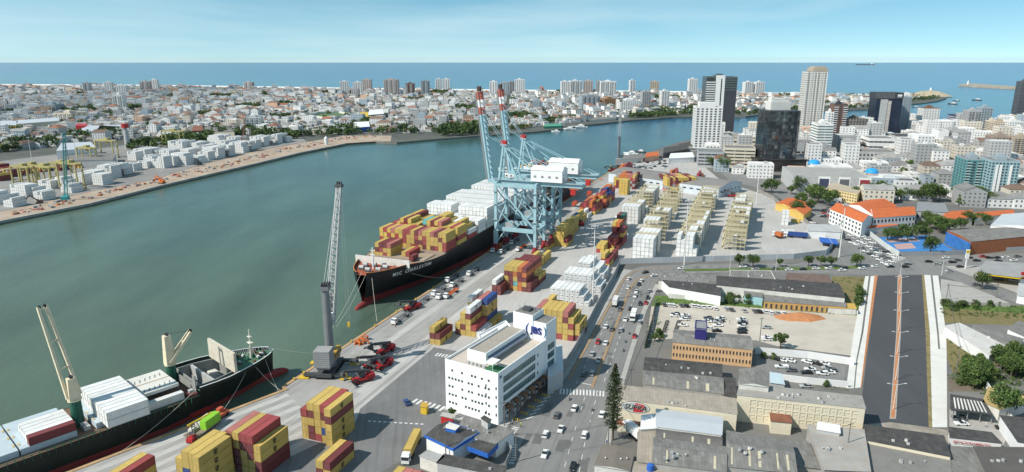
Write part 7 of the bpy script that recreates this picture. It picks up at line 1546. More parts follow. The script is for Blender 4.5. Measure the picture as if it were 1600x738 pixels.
def far_gantry(x, y, w, h, label):
    o = thing('yard_gantry', label, 'yard gantry', (*G(x, y), 0), FROT + math.pi, 'yellow yard gantries of the far terminal')
    for sx in (0, w):
        for sy in (-3.5, 3.5): b = MB(); b.bar((sx, sy, .8), (sx, sy, h), 1.1); b.build('leg', YG, o); b = MB(); b.b2(sx - .6, sx + .6, sy - 1.3, sy + 1.3, 0, 1.2); b.build('wheel_bogie', DGREY, o)
    for sy in (-2.2, 2.2): b = MB(); b.bar((-1.5, sy, h), (w + 1.5, sy, h), 1.0, 1.8); b.build('girder', YG, o)
    b = MB(); [b.bar((sx, -3.5, z), (sx, 3.5, z), .8) for sx in (0, w) for z in (4, h - 1)]; b.build('end_beam', YG, o)
    b = MB(); b.b2(w * .3, w * .55, -2.6, 2.6, h + 1, h + 3); b.b2(w * .36, w * .46, -1, 1, h - 4, h - 1.2); b.build('trolley', YG, o)
for k, (x, y, w, h, lb) in enumerate(((52, 292, 20, 19, 'with red boxes under it'), (66, 289, 20, 19, 'beside the reefer front row'), (86, 292, 22, 19, 'next to the teal crane'), (110, 284, 20, 18, 'between the teal crane and the shed'), (128, 296, 22, 24, 'standing over the grey reefers'), (182, 247, 26, 21, 'in front of the transit shed'), (285, 228, 30, 20, 'by the belt of trees'), (148, 256, 20, 18, 'among the low red rows'))): far_gantry(x, y, w, h, 'yellow rubber tyred gantry ' + lb)
def lattice_crane(x, y, top, c, label, lean=6, body=True):
    g = G(x, y); H = zof(g[1], top); o = thing('crawler_crane', label, 'crawler crane', (*g, 0), .3)
    b = MB(); [b.b2(sx - .6, sx + .6, -3.6, 3.6, 0, 1.3) for sx in (-2.4, 2.4)]; b.build('track', DGREY, o)
    b = MB(); b.b2(-2.4, 2.4, -4.5, 3, 1.3, 4.2); b.b2(-2.2, -.4, 3, 4.6, 1.6, 4.4); b.build('house', c, o)
    b = MB(); lattice(b, (0, 2.5, 2.5), (lean, 2.5, H), 2.2, 1.6, 16, .24, (0, 1, 0)); bm = b.build('boom', c, o)
    b = MB(); [b.tube((lean, 2.5 + s, H), (lean + .5, 3 + s, 12), .08, None, 5) for s in (-.4, .4)]; b.tube((0, -4, 4.2), (lean, 2.5, H), .09, None, 5); b.build('rope', DGREY, bm)
lattice_crane(103, 314, 208, mat('crane_teal', (.04, .32, .33), .6, .1, .3), 'teal crawler crane with an upright lattice boom on the far quay', 6)
lattice_crane(376, 236, 184, mat('crane_rust', (.40, .16, .12), .6, .1, .3), 'rust red crawler crane behind the far reefer stacks', 10)
for k, (x, y) in enumerate(((253, 287), (62, 318), (312, 258))):
    o = thing('excavator', ['orange excavator with bent arm at the far quay edge', 'brown excavator digging beside the teal crane', 'small dark excavator on the far construction strip'][k], 'excavator', (*G(x, y), 0), 1.2 + k); cc = [ORANGE, mat('muddy', (.16, .11, .08), .9, .2, .5), DGREY][k]
    b = MB(); [b.b2(sx - .5, sx + .5, -2.6, 2.6, 0, 1.1) for sx in (-1.6, 1.6)]; b.build('track', DGREY, o); b = MB(); b.b2(-1.7, 1.7, -2.8, 1.6, 1.1, 3.0); b.b2(-1.5, -.2, .4, 2.2, 3.0, 4.0); b.build('house', cc, o)
    b = MB(); b.bar((.4, 1, 2.4), (.4, 6, 7.5), .7, 1.0); b.bar((.4, 6, 7.5), (.4, 10.5, 3.0), .55, .8); ar = b.build('arm', cc, o); b = MB(); b.b2(-.4, 1.2, 9.9, 11.4, 1.4, 3.0); b.build('bucket', DGREY, ar)
g = G(200, 232); H = zof(g[1], 200); o = thing('beacon_tower', 'grey concrete pillar with a red lantern house on the far bank', 'tower', (*g, 0)); b = MB(); b.tube((0, 0, 0), (0, 0, H), 3.6, 2.6, 12); b.build('shaft', LGREY, o); b = MB(); b.tube((0, 0, H), (0, 0, H + 5.5), 4.6, 4.6, 10); b.build('lantern_house', REDP, o)
g = G(510, 226); o = thing('silo', 'white round silo on the far quay', 'silo', (*g, 0)); b = MB(); b.tube((0, 0, 0), (0, 0, 9), 2.6, 2.6, 12); b.tube((0, 0, 9), (0, 0, 11.5), 2.6, .6, 12); b.build('tank', WHITE, o); b = MB(); [b.bar((sx, sy, 0), (sx, sy, 3), .3) for sx in (-2, 2) for sy in (-2, 2)]; b.build('leg', STEEL, o)
# spoil heaps and materials on the far construction strip
b = MB(); R8 = random.Random(8); line = [(20, 338), (140, 312), (250, 284), (330, 267), (400, 250), (470, 233), (540, 218), (600, 216)]
for k in range(260):
    i = R8.randrange(len(line) - 1); f = R8.random(); x = line[i][0] + (line[i+1][0] - line[i][0]) * f; y = line[i][1] + (line[i+1][1] - line[i][1]) * f - R8.uniform(0, 7); gx, gy = G(x, y); s = R8.uniform(.6, 2.6)
    b.box(gx, gy, 0, s * R8.uniform(.8, 2.4), s, R8.uniform(.3, 1.8), R8.uniform(0, 3), R8.randrange(4))
stuff(b.build('construction_materials', [BRICKP, mat('pink_bags', (.50, .22, .18), .9, .2, .3), CONC, MGREY]))
# ================================================================ TREES
LEAF = [mat('leaf_deep', (.040, .075, .022), .85, .35, .3, rand=.25), mat('leaf_mid', (.066, .115, .030), .85, .35, .3, rand=.25), mat('leaf_light', (.105, .155, .042), .85, .3, .3, rand=.2)]
BARK = mat('bark', (.13, .10, .075), .95, .25, 2)
def leafquad(b, c, s, R, m):
    n = Vector((R.uniform(-1, 1), R.uniform(-1, 1), R.uniform(-.2, 1.2))).normalized(); a = n.orthogonal().normalized(); e = n.cross(a); t = R.uniform(0, 6.28); a, e = a * math.cos(t) + e * math.sin(t), e * math.cos(t) - a * math.sin(t)
    b.face([c - a * s, c - e * s * .6, c + a * s, c + e * s * .6], m)
def crown(b, R, cx, cy, cz, rx, rz, n, s, clumps):
    C = []
    for k in range(clumps):
        t = R.uniform(0, 6.28); h = R.uniform(-.75, .95); q = math.sqrt(max(0, 1 - h * h)) * R.uniform(.35, .85); C.append((Vector((cx + rx * q * math.cos(t), cy + rx * q * math.sin(t), cz + rz * h * .8)), R.uniform(.26, .46) * rx, R.choices((0, 1, 2), (3, 5, 3))[0]))
    for k in range(n):
        c, r, m = C[k % clumps]; d = Vector((R.gauss(0, 1), R.gauss(0, 1), R.gauss(0, .8))).normalized() * r * R.uniform(.55, 1.08)
        leafquad(b, c + d, s * R.uniform(.6, 1.3), R, m if R.random() < .7 else R.randrange(3))
def tree_proto(seed, H, rx, n, s, clumps=16, low=.28):
    R = random.Random(seed); t = MB(); tr = H * .028 + .06
    t.tube((0, 0, 0), (R.uniform(-.2, .2), R.uniform(-.2, .2), H * .45), tr * 1.3, tr * .8, 7)
    for k in range(5): a = k * 1.26 + R.uniform(-.3, .3); q = rx * R.uniform(.45, .75); t.tube((0, 0, H * R.uniform(.28, .45)), (q * math.cos(a), q * math.sin(a), H * R.uniform(.6, .8)), tr * .55, tr * .15, 5)
    c = MB(); crown(c, R, 0, 0, H * (low + 1) / 2, rx, H * (1 - low) / 2, n, s, clumps)
    return t.mesh('trunk', BARK), c.mesh('crown', LEAF)
TP = [tree_proto(1, 9, 4.2, 1500, .38, 18), tree_proto(2, 8, 3.6, 1400, .36, 15), tree_proto(3, 10, 5.2, 1700, .42, 22), tree_proto(4, 6.5, 2.8, 1100, .33, 12), tree_proto(5, 5, 3.4, 1100, .36, 14, .02)]
def tree(x, y, v, sc_=1.0, label='', group=None, world=False, name='tree', cat='tree'):
    g = (x, y) if world else G(x, y); o = thing(name, label, cat, (*g, 0), random.uniform(0, 6), group); o.scale = (sc_, sc_, sc_ * random.uniform(.92, 1.08))
    for nm, me in zip(('trunk', 'crown'), TP[v]): link(nm, me, o)
    OCC.append((*g, 3 * sc_)); return o
for x, y, v, s, l in ((1155, 417, 1, .9, 'lush round tree beside the panel fence and street lamp'), (1176, 418, 0, .95, 'spreading tree beside the panel fence, second from the lamp'), (1263, 417, 3, 1.0, 'thin tree on the avenue island'), (1282, 417, 1, .8, 'neat tree on the avenue island'), (1298, 417, 1, .85, 'neat tree on the avenue island beside the bend of the fence'), (1338, 417, 2, .8, 'wide low tree at the end of the avenue island'), (1218, 417, 3, .8, 'sparse small tree on the avenue island'), (1219, 545, 3, 1.1, 'open crowned tree at the wall of the gravel lot'), (1533, 452, 0, 1.0, 'round tree standing in the open lot by the petrol station'), (1453, 397, 2, 1.05, 'broad tree at the blue sports court'), (1566, 652, 0, 1.25, 'dense round tree behind the car workshop'), (1195, 560, 4, .5, 'green shrub at the car park wall'), (1207, 561, 4, .45, 'small shrub at the car park wall'), (1290, 603, 4, .45, 'shrub behind the panelled warehouse'), (1030, 528, 4, .8, 'scrubby bush beside the parked motorbikes'), (1022, 534, 3, .6, 'thin young tree at the lot wall'), (706, 653, 3, .55, 'small dark tree at the office corner')): tree(x, y, v, s, l)
R9 = random.Random(9)
for k in range(44): x = R9.uniform(1498, 1650); y = R9.uniform(572, 608) - (x - 1500) * .20 + R9.uniform(0, 8); tree(x, y, R9.choice((0, 2, 4, 4, 1)), R9.uniform(.5, .95), 'leafy tree in the thicket beside the white pavement', 'trees of the thicket right of the new road')
for k in range(12): tree(R9.uniform(1470, 1620), R9.uniform(474, 484) + 2, 4, R9.uniform(.35, .7), 'low green shrub along the concrete wall of the field', 'shrubs along the field wall', name='shrub', cat='shrub')
for k in range(10): tree(R9.uniform(1128, 1172), R9.uniform(468, 476), 4, R9.uniform(.5, .9), 'bushy shrub on the grass behind the white walled shop', 'shrubs on the grass strip', name='shrub', cat='shrub')
for k in range(6): tree(R9.uniform(1336, 1348), R9.uniform(456, 480), 4, R9.uniform(.5, .8), 'green shrub at the edge of the new pavement', 'shrubs by the new pavement', name='shrub', cat='shrub')
sch = [(1386, 376), (1402, 378), (1418, 376), (1432, 374), (1446, 372), (1440, 362), (1452, 358), (1462, 356), (1448, 350), (1470, 366), (1483, 362), (1500, 360), (1512, 352), (1528, 350), (1540, 352), (1320, 358), (1332, 356), (1392, 372), (1410, 370), (1466, 362)]
for x, y in sch: tree(x, y, R9.choice((0, 2)), R9.uniform(.75, 1.15), 'dark leafy tree in the school grounds', 'trees in the school grounds')
twn = [(1196, 300), (1204, 302), (1236, 304), (1248, 300), (1258, 298), (1264, 308), (1272, 310), (1280, 318), (1292, 322), (1252, 324), (1268, 330), (1244, 335), (1300, 316), (1340, 312), (1350, 310), (1362, 311), (1374, 312), (1386, 312), (1396, 310), (1408, 314), (1420, 312), (1432, 314), (1444, 313), (1456, 316), (1468, 314), (1500, 318), (1510, 322), (1494, 314), (1460, 282), (1458, 250), (1450, 252), (1330, 262), (1398, 246), (1570, 306), (1578, 310), (1110, 262), (1106, 255), (1116, 258), (1130, 268), (1340, 282), (1420, 268), (1480, 250), (1375, 300), (1425, 295), (1528, 318), (1545, 322)]
for x, y in twn: tree(x + R9.uniform(-2, 2), y, R9.choice((0, 1, 2)), R9.uniform(1.0, 1.55), 'green tree between the houses of the town', 'trees of the town behind the terminal')
# tall conifer at the kerb
R7 = random.Random(7); g = G(957, 688); o = thing('conifer', 'tall narrow dark conifer at the kerb beside the oval sign', 'tree', (*g, 0)); b = MB(); b.tube((0, 0, 0), (.3, 0, 26.5), .38, .08, 8); b.build('trunk', BARK, o)
b = MB()
for k in range(58):
    z = 4.0 + k * .39; r = (2.75 - .09 * max(0, z - 18)) * (.55 if k < 3 else 1) * R7.uniform(.8, 1.08) * (1 if z < 20 else max(.12, (27.2 - z) / 7.2))
    for i in range(10):
        a = R7.uniform(0, 6.28); 
        for j in range(6): f = (j + 1) / 6; c = Vector((r * f * math.cos(a), r * f * math.sin(a), z + .35 * f - .2 * f * f + R7.uniform(-.12, .12))); leafquad(b, c, R7.uniform(.22, .38), R7, R7.choices((0, 1, 2), (6, 3, 1))[0])
b.build('crown', [mat('needle_deep', (.026, .042, .016), .9, .3, .5), mat('needle_mid', (.045, .062, .022), .9, .3, .5), mat('needle_tip', (.075, .085, .035), .9, .3, .5)], o)
OCC.append((*g, 4))
# far woods, river-bank vegetation and garden trees of the far town
b = MB(); RF = random.Random(19)
def far_tree(x, y, s):
    r = s * RF.uniform(.42, .6); m0 = RF.randrange(3)
    for k in range(46): d = Vector((RF.gauss(0, 1), RF.gauss(0, 1), RF.gauss(0, .8))).normalized() * RF.uniform(.5, 1.05); leafquad(b, Vector((x + d.x * r, y + d.y * r, s * .55 + d.z * s * .42)), s * RF.uniform(.12, .22), RF, m0 if RF.random() < .6 else RF.randrange(3))
def belt(pts, n, s0=7, s1=12, w=6):
    for k in range(n):
        i = RF.randrange(len(pts) - 1); f = RF.random(); x = pts[i][0] + (pts[i+1][0] - pts[i][0]) * f; y = pts[i][1] + (pts[i+1][1] - pts[i][1]) * f; gx, gy = G(x, y - RF.uniform(0, w)); far_tree(gx, gy, RF.uniform(s0, s1))
belt([(195, 236), (250, 232), (300, 226), (330, 222)], 90, 8, 14, 10); belt([(395, 220), (440, 218), (470, 218)], 60, 8, 14, 12); belt([(470, 214), (520, 214), (560, 210), (690, 210)], 130, 7, 12, 9); belt([(690, 214), (720, 213), (755, 210)], 90, 9, 15, 12); belt([(560, 196), (600, 194)], 30, 8, 13, 5)
belt([(100, 222), (150, 220), (190, 216)], 50, 8, 14, 8); belt([(0, 240), (40, 234), (90, 230)], 50, 8, 13, 10); belt([(100, 178), (150, 176)], 50, 8, 14, 7); belt([(850, 194), (880, 192), (912, 188)], 45, 7, 11, 5); belt([(985, 185), (1020, 184), (1060, 181), (1165, 180)], 170, 7, 12, 7); belt([(1165, 181), (1260, 173), (1360, 169), (1420, 160), (1470, 154)], 200, 6, 10, 4); belt([(1200, 150), (1300, 150), (1400, 151), (1470, 151)], 90, 6, 9, 2); belt([(340, 214), (400, 212)], 40, 8, 13, 8); belt([(760, 206), (830, 202)], 30, 6, 9, 4)
for k in range(1800):
    i = RF.randrange(len(candf)); x, y = candf[i]; far_tree(x + RF.uniform(-9, 9), y + RF.uniform(-9, 9), RF.uniform(6, 11))
for x, y, q in PARKS:
    if pip(x, y, fb_poly):
        for k in range(int(q * q / 55)): a = RF.uniform(0, 6.28); e = q * math.sqrt(RF.random()); far_tree(x + e * math.cos(a), y + e * math.sin(a), RF.uniform(8, 14))
for k in range(260):
    x, y = cand[RF.randrange(len(cand))]; x += RF.uniform(-10, 10); y += RF.uniform(-10, 10)
    if clear(x, y, 1.0): far_tree(x, y, RF.uniform(5, 9))
stuff(b.build('far_trees', LEAF))
# weeds along walls, medians and lots
b = MB(); RW = random.Random(4)
def weeds(poly, n, s0, s1):
    P = px(poly); x0, x1 = min(p[0] for p in P), max(p[0] for p in P); y0, y1 = min(p[1] for p in P), max(p[1] for p in P)
    k = 0
    while k < n:
        x, y = RW.uniform(x0, x1), RW.uniform(y0, y1)
        if inside(x, y, P):
            s = RW.uniform(s0, s1)
            for q in range(7): leafquad(b, Vector((x + RW.uniform(-s, s), y + RW.uniform(-s, s), RW.uniform(.1, s))), s * .55, RW, RW.randrange(3))
        k += 1
weeds([(1024, 464), (1120, 467), (1180, 470), (1340, 486), (1340, 494), (1120, 479), (1020, 479)], 420, .2, .6); weeds([(1300, 434), (1352, 434), (1344, 482), (1300, 474)], 160, .2, .6); weeds([(1468, 476), (1640, 480), (1640, 500), (1472, 494)], 420, .2, .7); weeds([(1478, 522), (1545, 560), (1560, 572), (1490, 588), (1480, 560)], 220, .2, .6); weeds([(1452, 540), (1456, 540), (1458, 668), (1453, 668)], 260, .15, .45); weeds([(1480, 590), (1520, 575), (1600, 585), (1600, 625), (1540, 620)], 500, .3, .9); weeds([(1250, 596), (1322, 604), (1330, 612), (1255, 606)], 80, .15, .4); weeds([(1010, 505), (1030, 500), (1040, 530), (1008, 545)], 120, .2, .6); weeds([(1020, 420), (1340, 418), (1340, 421), (1070, 423)], 120, .15, .35)
stuff(b.build('weeds', LEAF))
# ================================================================ CARS, LAMPS, PEOPLE
def car_proto(name, paint, kind='sedan'):
    L, W = (4.4, 1.76) if kind != 'pickup' else (5.2, 1.85); l, w = L / 2, W / 2
    b = MB(); R = lambda pts, z: [(x, y, z) for x, y in pts]
    low = [(-w, -l), (w, -l), (w, l), (-w, l)]
    b.hexa(R([(-w * .94, -l * .98), (w * .94, -l * .98), (w * .94, l * .97), (-w * .94, l * .97)], .28), R([(-w, -l), (w, -l), (w, l * .98), (-w, l * .98)], .55))
    b.hexa(R([(-w, -l), (w, -l), (w, l * .98), (-w, l * .98)], .55), R([(-w * .93, -l * .96), (w * .93, -l * .96), (w * .90, l * .92), (-w * .90, l * .92)], .88), bottom=False)
    c0, c1 = {'sedan': (-l * .62, l * .30), 'hatch': (-l * .86, l * .34), 'pickup': (-l * .18, l * .40)}[kind]
    t0, t1 = c0 + (.45 if kind != 'hatch' else .25), c1 - .75
    b.hexa(R([(-w * .74, t0), (w * .74, t0), (w * .74, t1), (-w * .74, t1)], 1.40), R([(-w * .68, t0 + .1), (w * .68, t0 + .1), (w * .68, t1 - .12), (-w * .68, t1 - .12)], 1.46))
    for sx in (-1, 1): b.bar((sx * w * .88, (c0 + c1) / 2 - .1, .88), (sx * w * .74, (t0 + t1) / 2, 1.41), .07)
    if kind == 'pickup': b.b2(-w * .93, w * .93, -l * .97, -l * .93, .88, 1.12); [b.b2(sx * w * .95 - .05, sx * w * .95 + .05, -l * .93, -l * .2, .88, 1.12) for sx in (-1, 1)]
    g = MB(); g.hexa(R([(-w * .90, c0), (w * .90, c0), (w * .88, c1), (-w * .88, c1)], .88), R([(-w * .74, t0), (w * .74, t0), (w * .74, t1), (-w * .74, t1)], 1.405), bottom=False)
    o = thing('car', name, 'car'); b.build('body', paint, o); g.build('window_glass', mat('car_glass', (.02, .024, .028), .1, .2, 1, spec=.6), o)
    for sx in (-1, 1):
        for y in (-l * .62, l * .62): q = MB(); q.tube((sx * (w - .22), y, .31), (sx * (w + .01), y, .31), .31, None, 10); q.build('wheel', BLACK, o)
    for sx in (-1, 1): q = MB(); q.b2(sx * w * .62 - .16, sx * w * .62 + .16, l * .96, l * .99, .62, .74); q.build('headlight', mat('lamp_glass', (.7, .7, .68), .2, .05, 1), o); q = MB(); q.b2(sx * w * .66 - .14, sx * w * .66 + .14, -l * 1.005, -l * .985, .62, .78); q.build('tail_light', mat('tail_red', (.30, .01, .01), .3, .05, 1), o)
    return o
cp = lambda n, c: mat('car_paint_' + n, c, .25, .03, 1, spec=.5)
CPR = {}
for n, c in (('white', (.72, .73, .73)), ('black', (.015, .016, .018)), ('silver', (.38, .39, .40)), ('grey', (.11, .115, .12)), ('red', (.38, .02, .025)), ('blue', (.03, .07, .20))): CPR[n] = [car_proto('x', cp(n, c), 'sedan'), car_proto('x', cp(n, c), 'hatch')]
CPR['pickup'] = [car_proto('x', cp('white', (.72, .73, .73)), 'pickup')] * 2
USED = set(); RC = random.Random(33)
def car(x, y, rz, c, label, group, world=False, z=.02):
    g = (x, y) if world else G(x, y); src = CPR[c][RC.randrange(2)]; lb = label.replace('{c}', 'white pickup' if c == 'pickup' else c)
    if src.name not in USED: USED.add(src.name); src.location = (*g, z); src.rotation_euler.z = rz; src['label'] = lb; src['group'] = group
    else: dup(src, (*g, z), rz, lb, group)
def head(x, y, path):
    p = Vector(G(x, y)); best = None
    for k in range(len(path) - 1):
        a, e = Vector(G(*path[k])), Vector(G(*path[k+1])); d = e - a; f = max(0, min(1, (p - a).dot(d) / d.length_squared)); q = (p - a - d * f).length
        if best is None or q < best[0]: best = (q, math.atan2(d.y, d.x) - math.pi / 2)
    return best[1]
AV = [(880, 738), (905, 660), (925, 606), (965, 503), (985, 450), (1000, 432), (1040, 424), (1290, 416), (1420, 412), (1700, 402)]
w_, k_, s_, g_, r_2, b_ = 'white', 'black', 'silver', 'grey', 'red', 'blue'
for x, y, c in ((897, 640, w_), (870, 651, g_), (876, 673, w_), (852, 681, w_), (913, 682, w_), (851, 712, w_), (895, 732, k_), (940, 650, w_), (925, 585, s_), (912, 586, g_), (925, 555, s_), (935, 565, s_), (934, 536, r_2), (946, 538, w_), (946, 512, w_), (956, 516, g_), (970, 517, s_), (968, 485, g_), (985, 484, k_), (977, 501, w_), (982, 437, w_), (981, 451, w_), (994, 457, w_), (998, 446, k_), (1000, 476, k_), (1009, 475, r_2), (1002, 440, w_), (1008, 427, k_), (1022, 432, w_), (999, 505, s_), (992, 464, w_), (1012, 467, k_), (1015, 456, s_), (991, 527, r_2)):
    car(x, y, head(x, y, AV) + (math.pi if RC.random() < .5 else 0), c, '{c} car driving on the avenue beside the terminal wall', 'cars on the avenue')
lorry(*G(990, 497), head(990, 497, AV) + math.pi, 'white', 'small white box lorry on the avenue among the cars', 6.06); lorry(*G(961, 478), head(961, 478, AV), 'white', 'white delivery lorry on the terminal side of the avenue', 6.06)
for x, y, c in ((1065, 421, w_), (1161, 418, w_), (1233, 423, w_), (1254, 422, k_), (1275, 421, w_), (1295, 420.5, w_), (1316, 423.5, w_), (1319, 420, k_), (1347, 420.5, w_), (1367, 417.5, w_), (1391, 418, k_), (1418, 414, g_), (1414, 418, k_), (1451, 410, k_), (1464, 414, s_), (1488, 411, k_), (1497, 408, g_), (1514, 404, k_), (1526, 408.5, k_), (1545, 404, k_), (1557, 404, k_), (1560, 409, k_), (1571, 403, w_), (1584, 408, w_), (1590, 402, g_), (1535, 402, r_2), (1478, 404, w_), (1210, 421, g_), (1180, 422, s_), (1500, 418, k_), (1483, 425, s_), (1525, 446, g_)):
    car(x, y, head(x, y, AV) + (math.pi if RC.random() < .5 else 0), c, '{c} car at the junction or on the avenue before the panel fence', 'cars on the cross avenue')
# gravel lot
row = [(200, 410, g_), (238, 412, w_), (275, 415, w_), (340, 416, g_), (385, 418, k_), (437, 418, w_), (475, 422, w_), (522, 430, w_), (567, 430, w_), (618, 440, w_), (712, 445, s_), (755, 452, g_), (857, 460, s_), (945, 464, g_), (985, 466, k_), (1030, 467, w_), (1075, 477, w_), (1132, 482, s_), (1185, 482, w_)]
for x, y, c in row: car(1000 + x / 5.27, 400 + y / 5.27, .05 + RC.uniform(-.05, .05), c, '{c} car in the row parked along the grass strip', 'cars parked along the grass strip')
for x, y, c in ((285, 500, w_), (292, 488, k_), (370, 495, w_), (375, 512, s_), (362, 530, w_), (350, 578, w_), (560, 520, k_), (665, 522, w_), (550, 545, w_), (565, 532, g_), (640, 550, s_), (655, 540, k_), (640, 580, w_), (562, 608, w_), (630, 625, k_), (835, 530, w_), (840, 546, s_), (842, 562, k_), (840, 585, w_), (840, 615, k_), (838, 638, k_), (1040, 598, s_), (1045, 697, w_), (1040, 680, w_)): car(1000 + x / 5.27, 400 + y / 5.27, 1.5 + RC.uniform(-.12, .12), c, '{c} car parked in the middle of the gravel lot', 'cars in the gravel lot')
for x, y, c in ((1110, 222, k_), (1170, 232, w_), (1235, 238, w_), (1375, 248, w_), (1450, 260, k_), (1515, 262, w_), (1165, 288, 'pickup'), (1245, 320, g_), (1400, 310, w_), (1370, 337, k_), (1365, 450, s_), (1560, 335, w_), (1575, 318, g_), (1540, 300, s_), (1500, 345, w_)): car(1000 + x / 5.27, 520 + y / 5.27, (.9 if y < 270 else 1.45) + RC.uniform(-.1, .1), c, '{c} parked in the small walled car park', 'cars in the small car park')
for x, y, c in ((1498, 655, k_), (1502, 664, w_), (1500, 660, g_), (1566, 671, k_), (1555, 646, k_), (1543, 642, k_), (1506, 640, g_), (1526, 640, k_)): car(x, y, 1.35 + RC.uniform(-.2, .2), c, '{c} car in the yard of the car workshop', 'cars at the workshop')
for k in range(30): car(1324 + (k % 10) * 7.2 + (k // 10) * 5, 375 + (k % 10) * 4.6 - (k // 10) * 6.5 + RC.uniform(-1, 1), .85 + RC.uniform(-.08, .08), RC.choice((w_, w_, w_, s_, k_, g_)), '{c} car parked beside the school wall', 'cars parked at the school wall')
for k in range(16): car(1216 + k * 6, 314 + k * 3.9 + RC.uniform(-.6, .6), .65, RC.choice((w_, s_, k_, g_, w_)), '{c} car lined up along the road to the town', 'cars along the road to the town')
for k in range(22): car(1290 + RC.uniform(-16, 20), 334 + RC.uniform(-8, 8), .9 + RC.uniform(-.2, .2), RC.choice((w_, s_, k_, g_, r_2)), '{c} car in the shaded car park near the school', 'cars near the school')
for k in range(30): car(990 + RC.uniform(0, 52), 250 + RC.uniform(0, 14), RC.uniform(0, 3), RC.choice((w_, s_, k_, k_, g_)), '{c} car parked on the wharf behind the far crane', 'cars on the wharf')
for x, y in ((1548, 434), (1560, 438), (1572, 434), (1584, 440)): car(x, y, 1.2, RC.choice((k_, w_, s_)), '{c} car under the petrol station canopy', 'cars at the petrol station')
car(636, 631, .4, b_, '{c} car crossing the terminal yard alone', None)
# motorbikes
mb_ = thing('motorbike', 'dark motorbike in the double row beside the lot wall', 'motorbike', (0, 0, 0), 0, 'motorbikes parked in the lot')
b = MB(); b.b2(-.14, .14, -.6, .5, .45, .8); b.b2(-.12, .12, -.75, 0, .8, .92); b.bar((-.35, .5, 1.05), (.35, .5, 1.05), .06); b.bar((0, .45, .6), (0, .5, 1.05), .08); b.build('body', DGREY, mb_)
for y in (-.62, .62): b = MB(); b.tube((-.07, y, .3), (.07, y, .3), .3, None, 9); b.build('wheel', BLACK, mb_)
first = True
for r in range(2):
    for k in range(9):
        g = G(1034 + r * 18 + k * .7 + 3, 520 - k * 2.1)
        if first: mb_.location = (*g, .02); mb_.rotation_euler.z = 1.2; first = False
        else: dup(mb_, (*g, .02), 1.2 + RC.uniform(-.2, .2))
for x, y in ((925, 642), (967, 521), (977, 535), (983, 522), (990, 505), (974, 549), (890, 625)): dup(mb_, (*G(x, y), .02), head(x, y, AV), 'lone motorbike riding on the avenue among the cars', 'motorbikes on the avenue')
# street lamps
LW = mat('lamp_post_white', (.62, .62, .60), .6, .05, 1)
def lamp(x, y, H, label, group, double=True, rz=0.0):
    o = thing('street_lamp', label, 'street lamp', (*G(x, y), 0), rz, group); b = MB(); b.tube((0, 0, 0), (0, 0, H), .16, .08, 7); b.build('pole', LW, o)
    for sx in ((-1, 1) if double else (1,)): b = MB(); b.bar((0, 0, H - .2), (sx * 2.6, 0, H + .35), .1); a = b.build('arm', LW, o); b = MB(); b.b2(sx * 2.9 - .45, sx * 2.9 + .45, -.16, .16, H + .3, H + .45); b.build('lamp_head', LW, a)
for k, (x, y) in enumerate(((1405.5, 437), (1405, 461), (1404.5, 487), (1403.5, 517), (1401.5, 553), (1399, 594), (1395.5, 640))): lamp(x, y, 9.5, 'white double armed lamp on the median of the new road', 'lamps on the new road median')
for x, y, h, lb in ((1140, 424, 11, 'white lamp beside the lush avenue trees'), (1212, 423, 11, 'white lamp on the avenue island between sparse trees'), (1342, 412, 12, 'white lamp at the junction beside the wide low tree'), (1471, 431, 9, 'lamp at the corner of the open lot')): lamp(x, y, h, lb, None, True, .2)
def mast(x, y, top, label):
    g = G(x, y); H = zof(g[1], top); o = thing('light_mast', label, 'light mast', (*g, 0), .4); b = MB(); b.tube((0, 0, 0), (0, 0, H), .42, .2, 8); b.build('pole', LW, o)
    b = MB(); b.tube((0, 0, H - .8), (0, 0, H - .5), 1.5, 1.5, 10); h = b.build('head_ring', STEEL, o)
    for k in range(6): b = MB(); a = k * 1.047; b.box(1.7 * math.cos(a), 1.7 * math.sin(a), H - 1.1, .7, .35, .6, a + 1.57); b.build('floodlight', LGREY, h)
mast(1181.5, 320, 258, 'tall light mast by the boundary wall of the road to the town'); mast(1311, 402, 318, 'tall light mast beside the school car park'); mast(926, 474, 351, 'tall light mast rising from the reefers at the avenue wall'); mast(1069, 414, 312, 'tall light mast at the panel fence before the third rack row'); mast(254, 268, 222, 'light mast of the far terminal before the reefers'); mast(122, 262, 216, 'light mast beside the transit shed on the far bank'); mast(185, 262, 218, 'light mast behind the grey reefers of the far bank'); mast(52, 262, 214, 'light mast among the yellow gantries of the far bank')
def pole(x, y, H, label, wires=None):
    o = thing('utility_pole', label, 'utility pole', (*G(x, y), 0), .3); b = MB(); b.tube((0, 0, 0), (0, 0, H), .2, .13, 7); b.build('post', mat('pole_grey', (.17, .16, .15), .9, .1, 1), o); b = MB(); b.b2(-1.1, 1.1, -.07, .07, H - .8, H - .65); b.build('cross_arm', DGREY, o)
for x, y, H, lb in ((1187, 533, 11, 'dark utility pole standing in the gravel lot'), (1322, 715, 12, 'dark utility pole on the loading roof yard'), (1493, 585, 12, 'utility pole at the edge of the dry field'), (1478, 470, 9, 'utility pole in the open lot'), (697, 724, 14, 'tall dark pole beside the blue gatehouse'), (806, 722, 10, 'utility pole at the zebra by the gate'), (788, 665, 9, 'lamp pole at the office corner'), (1020, 520, 9, 'utility pole at the lot wall'), (985, 610, 9, 'utility pole beside the storehouse'), (1556, 466, 8, 'utility pole on the side road'), (950, 700, 9, 'utility pole near the conifer')): pole(x, y, H, lb)
# small trucks beside the corner shed
lorry(*G(992, 684), .4, 'white', 'white lorry backed in behind the conifer', 6.06)
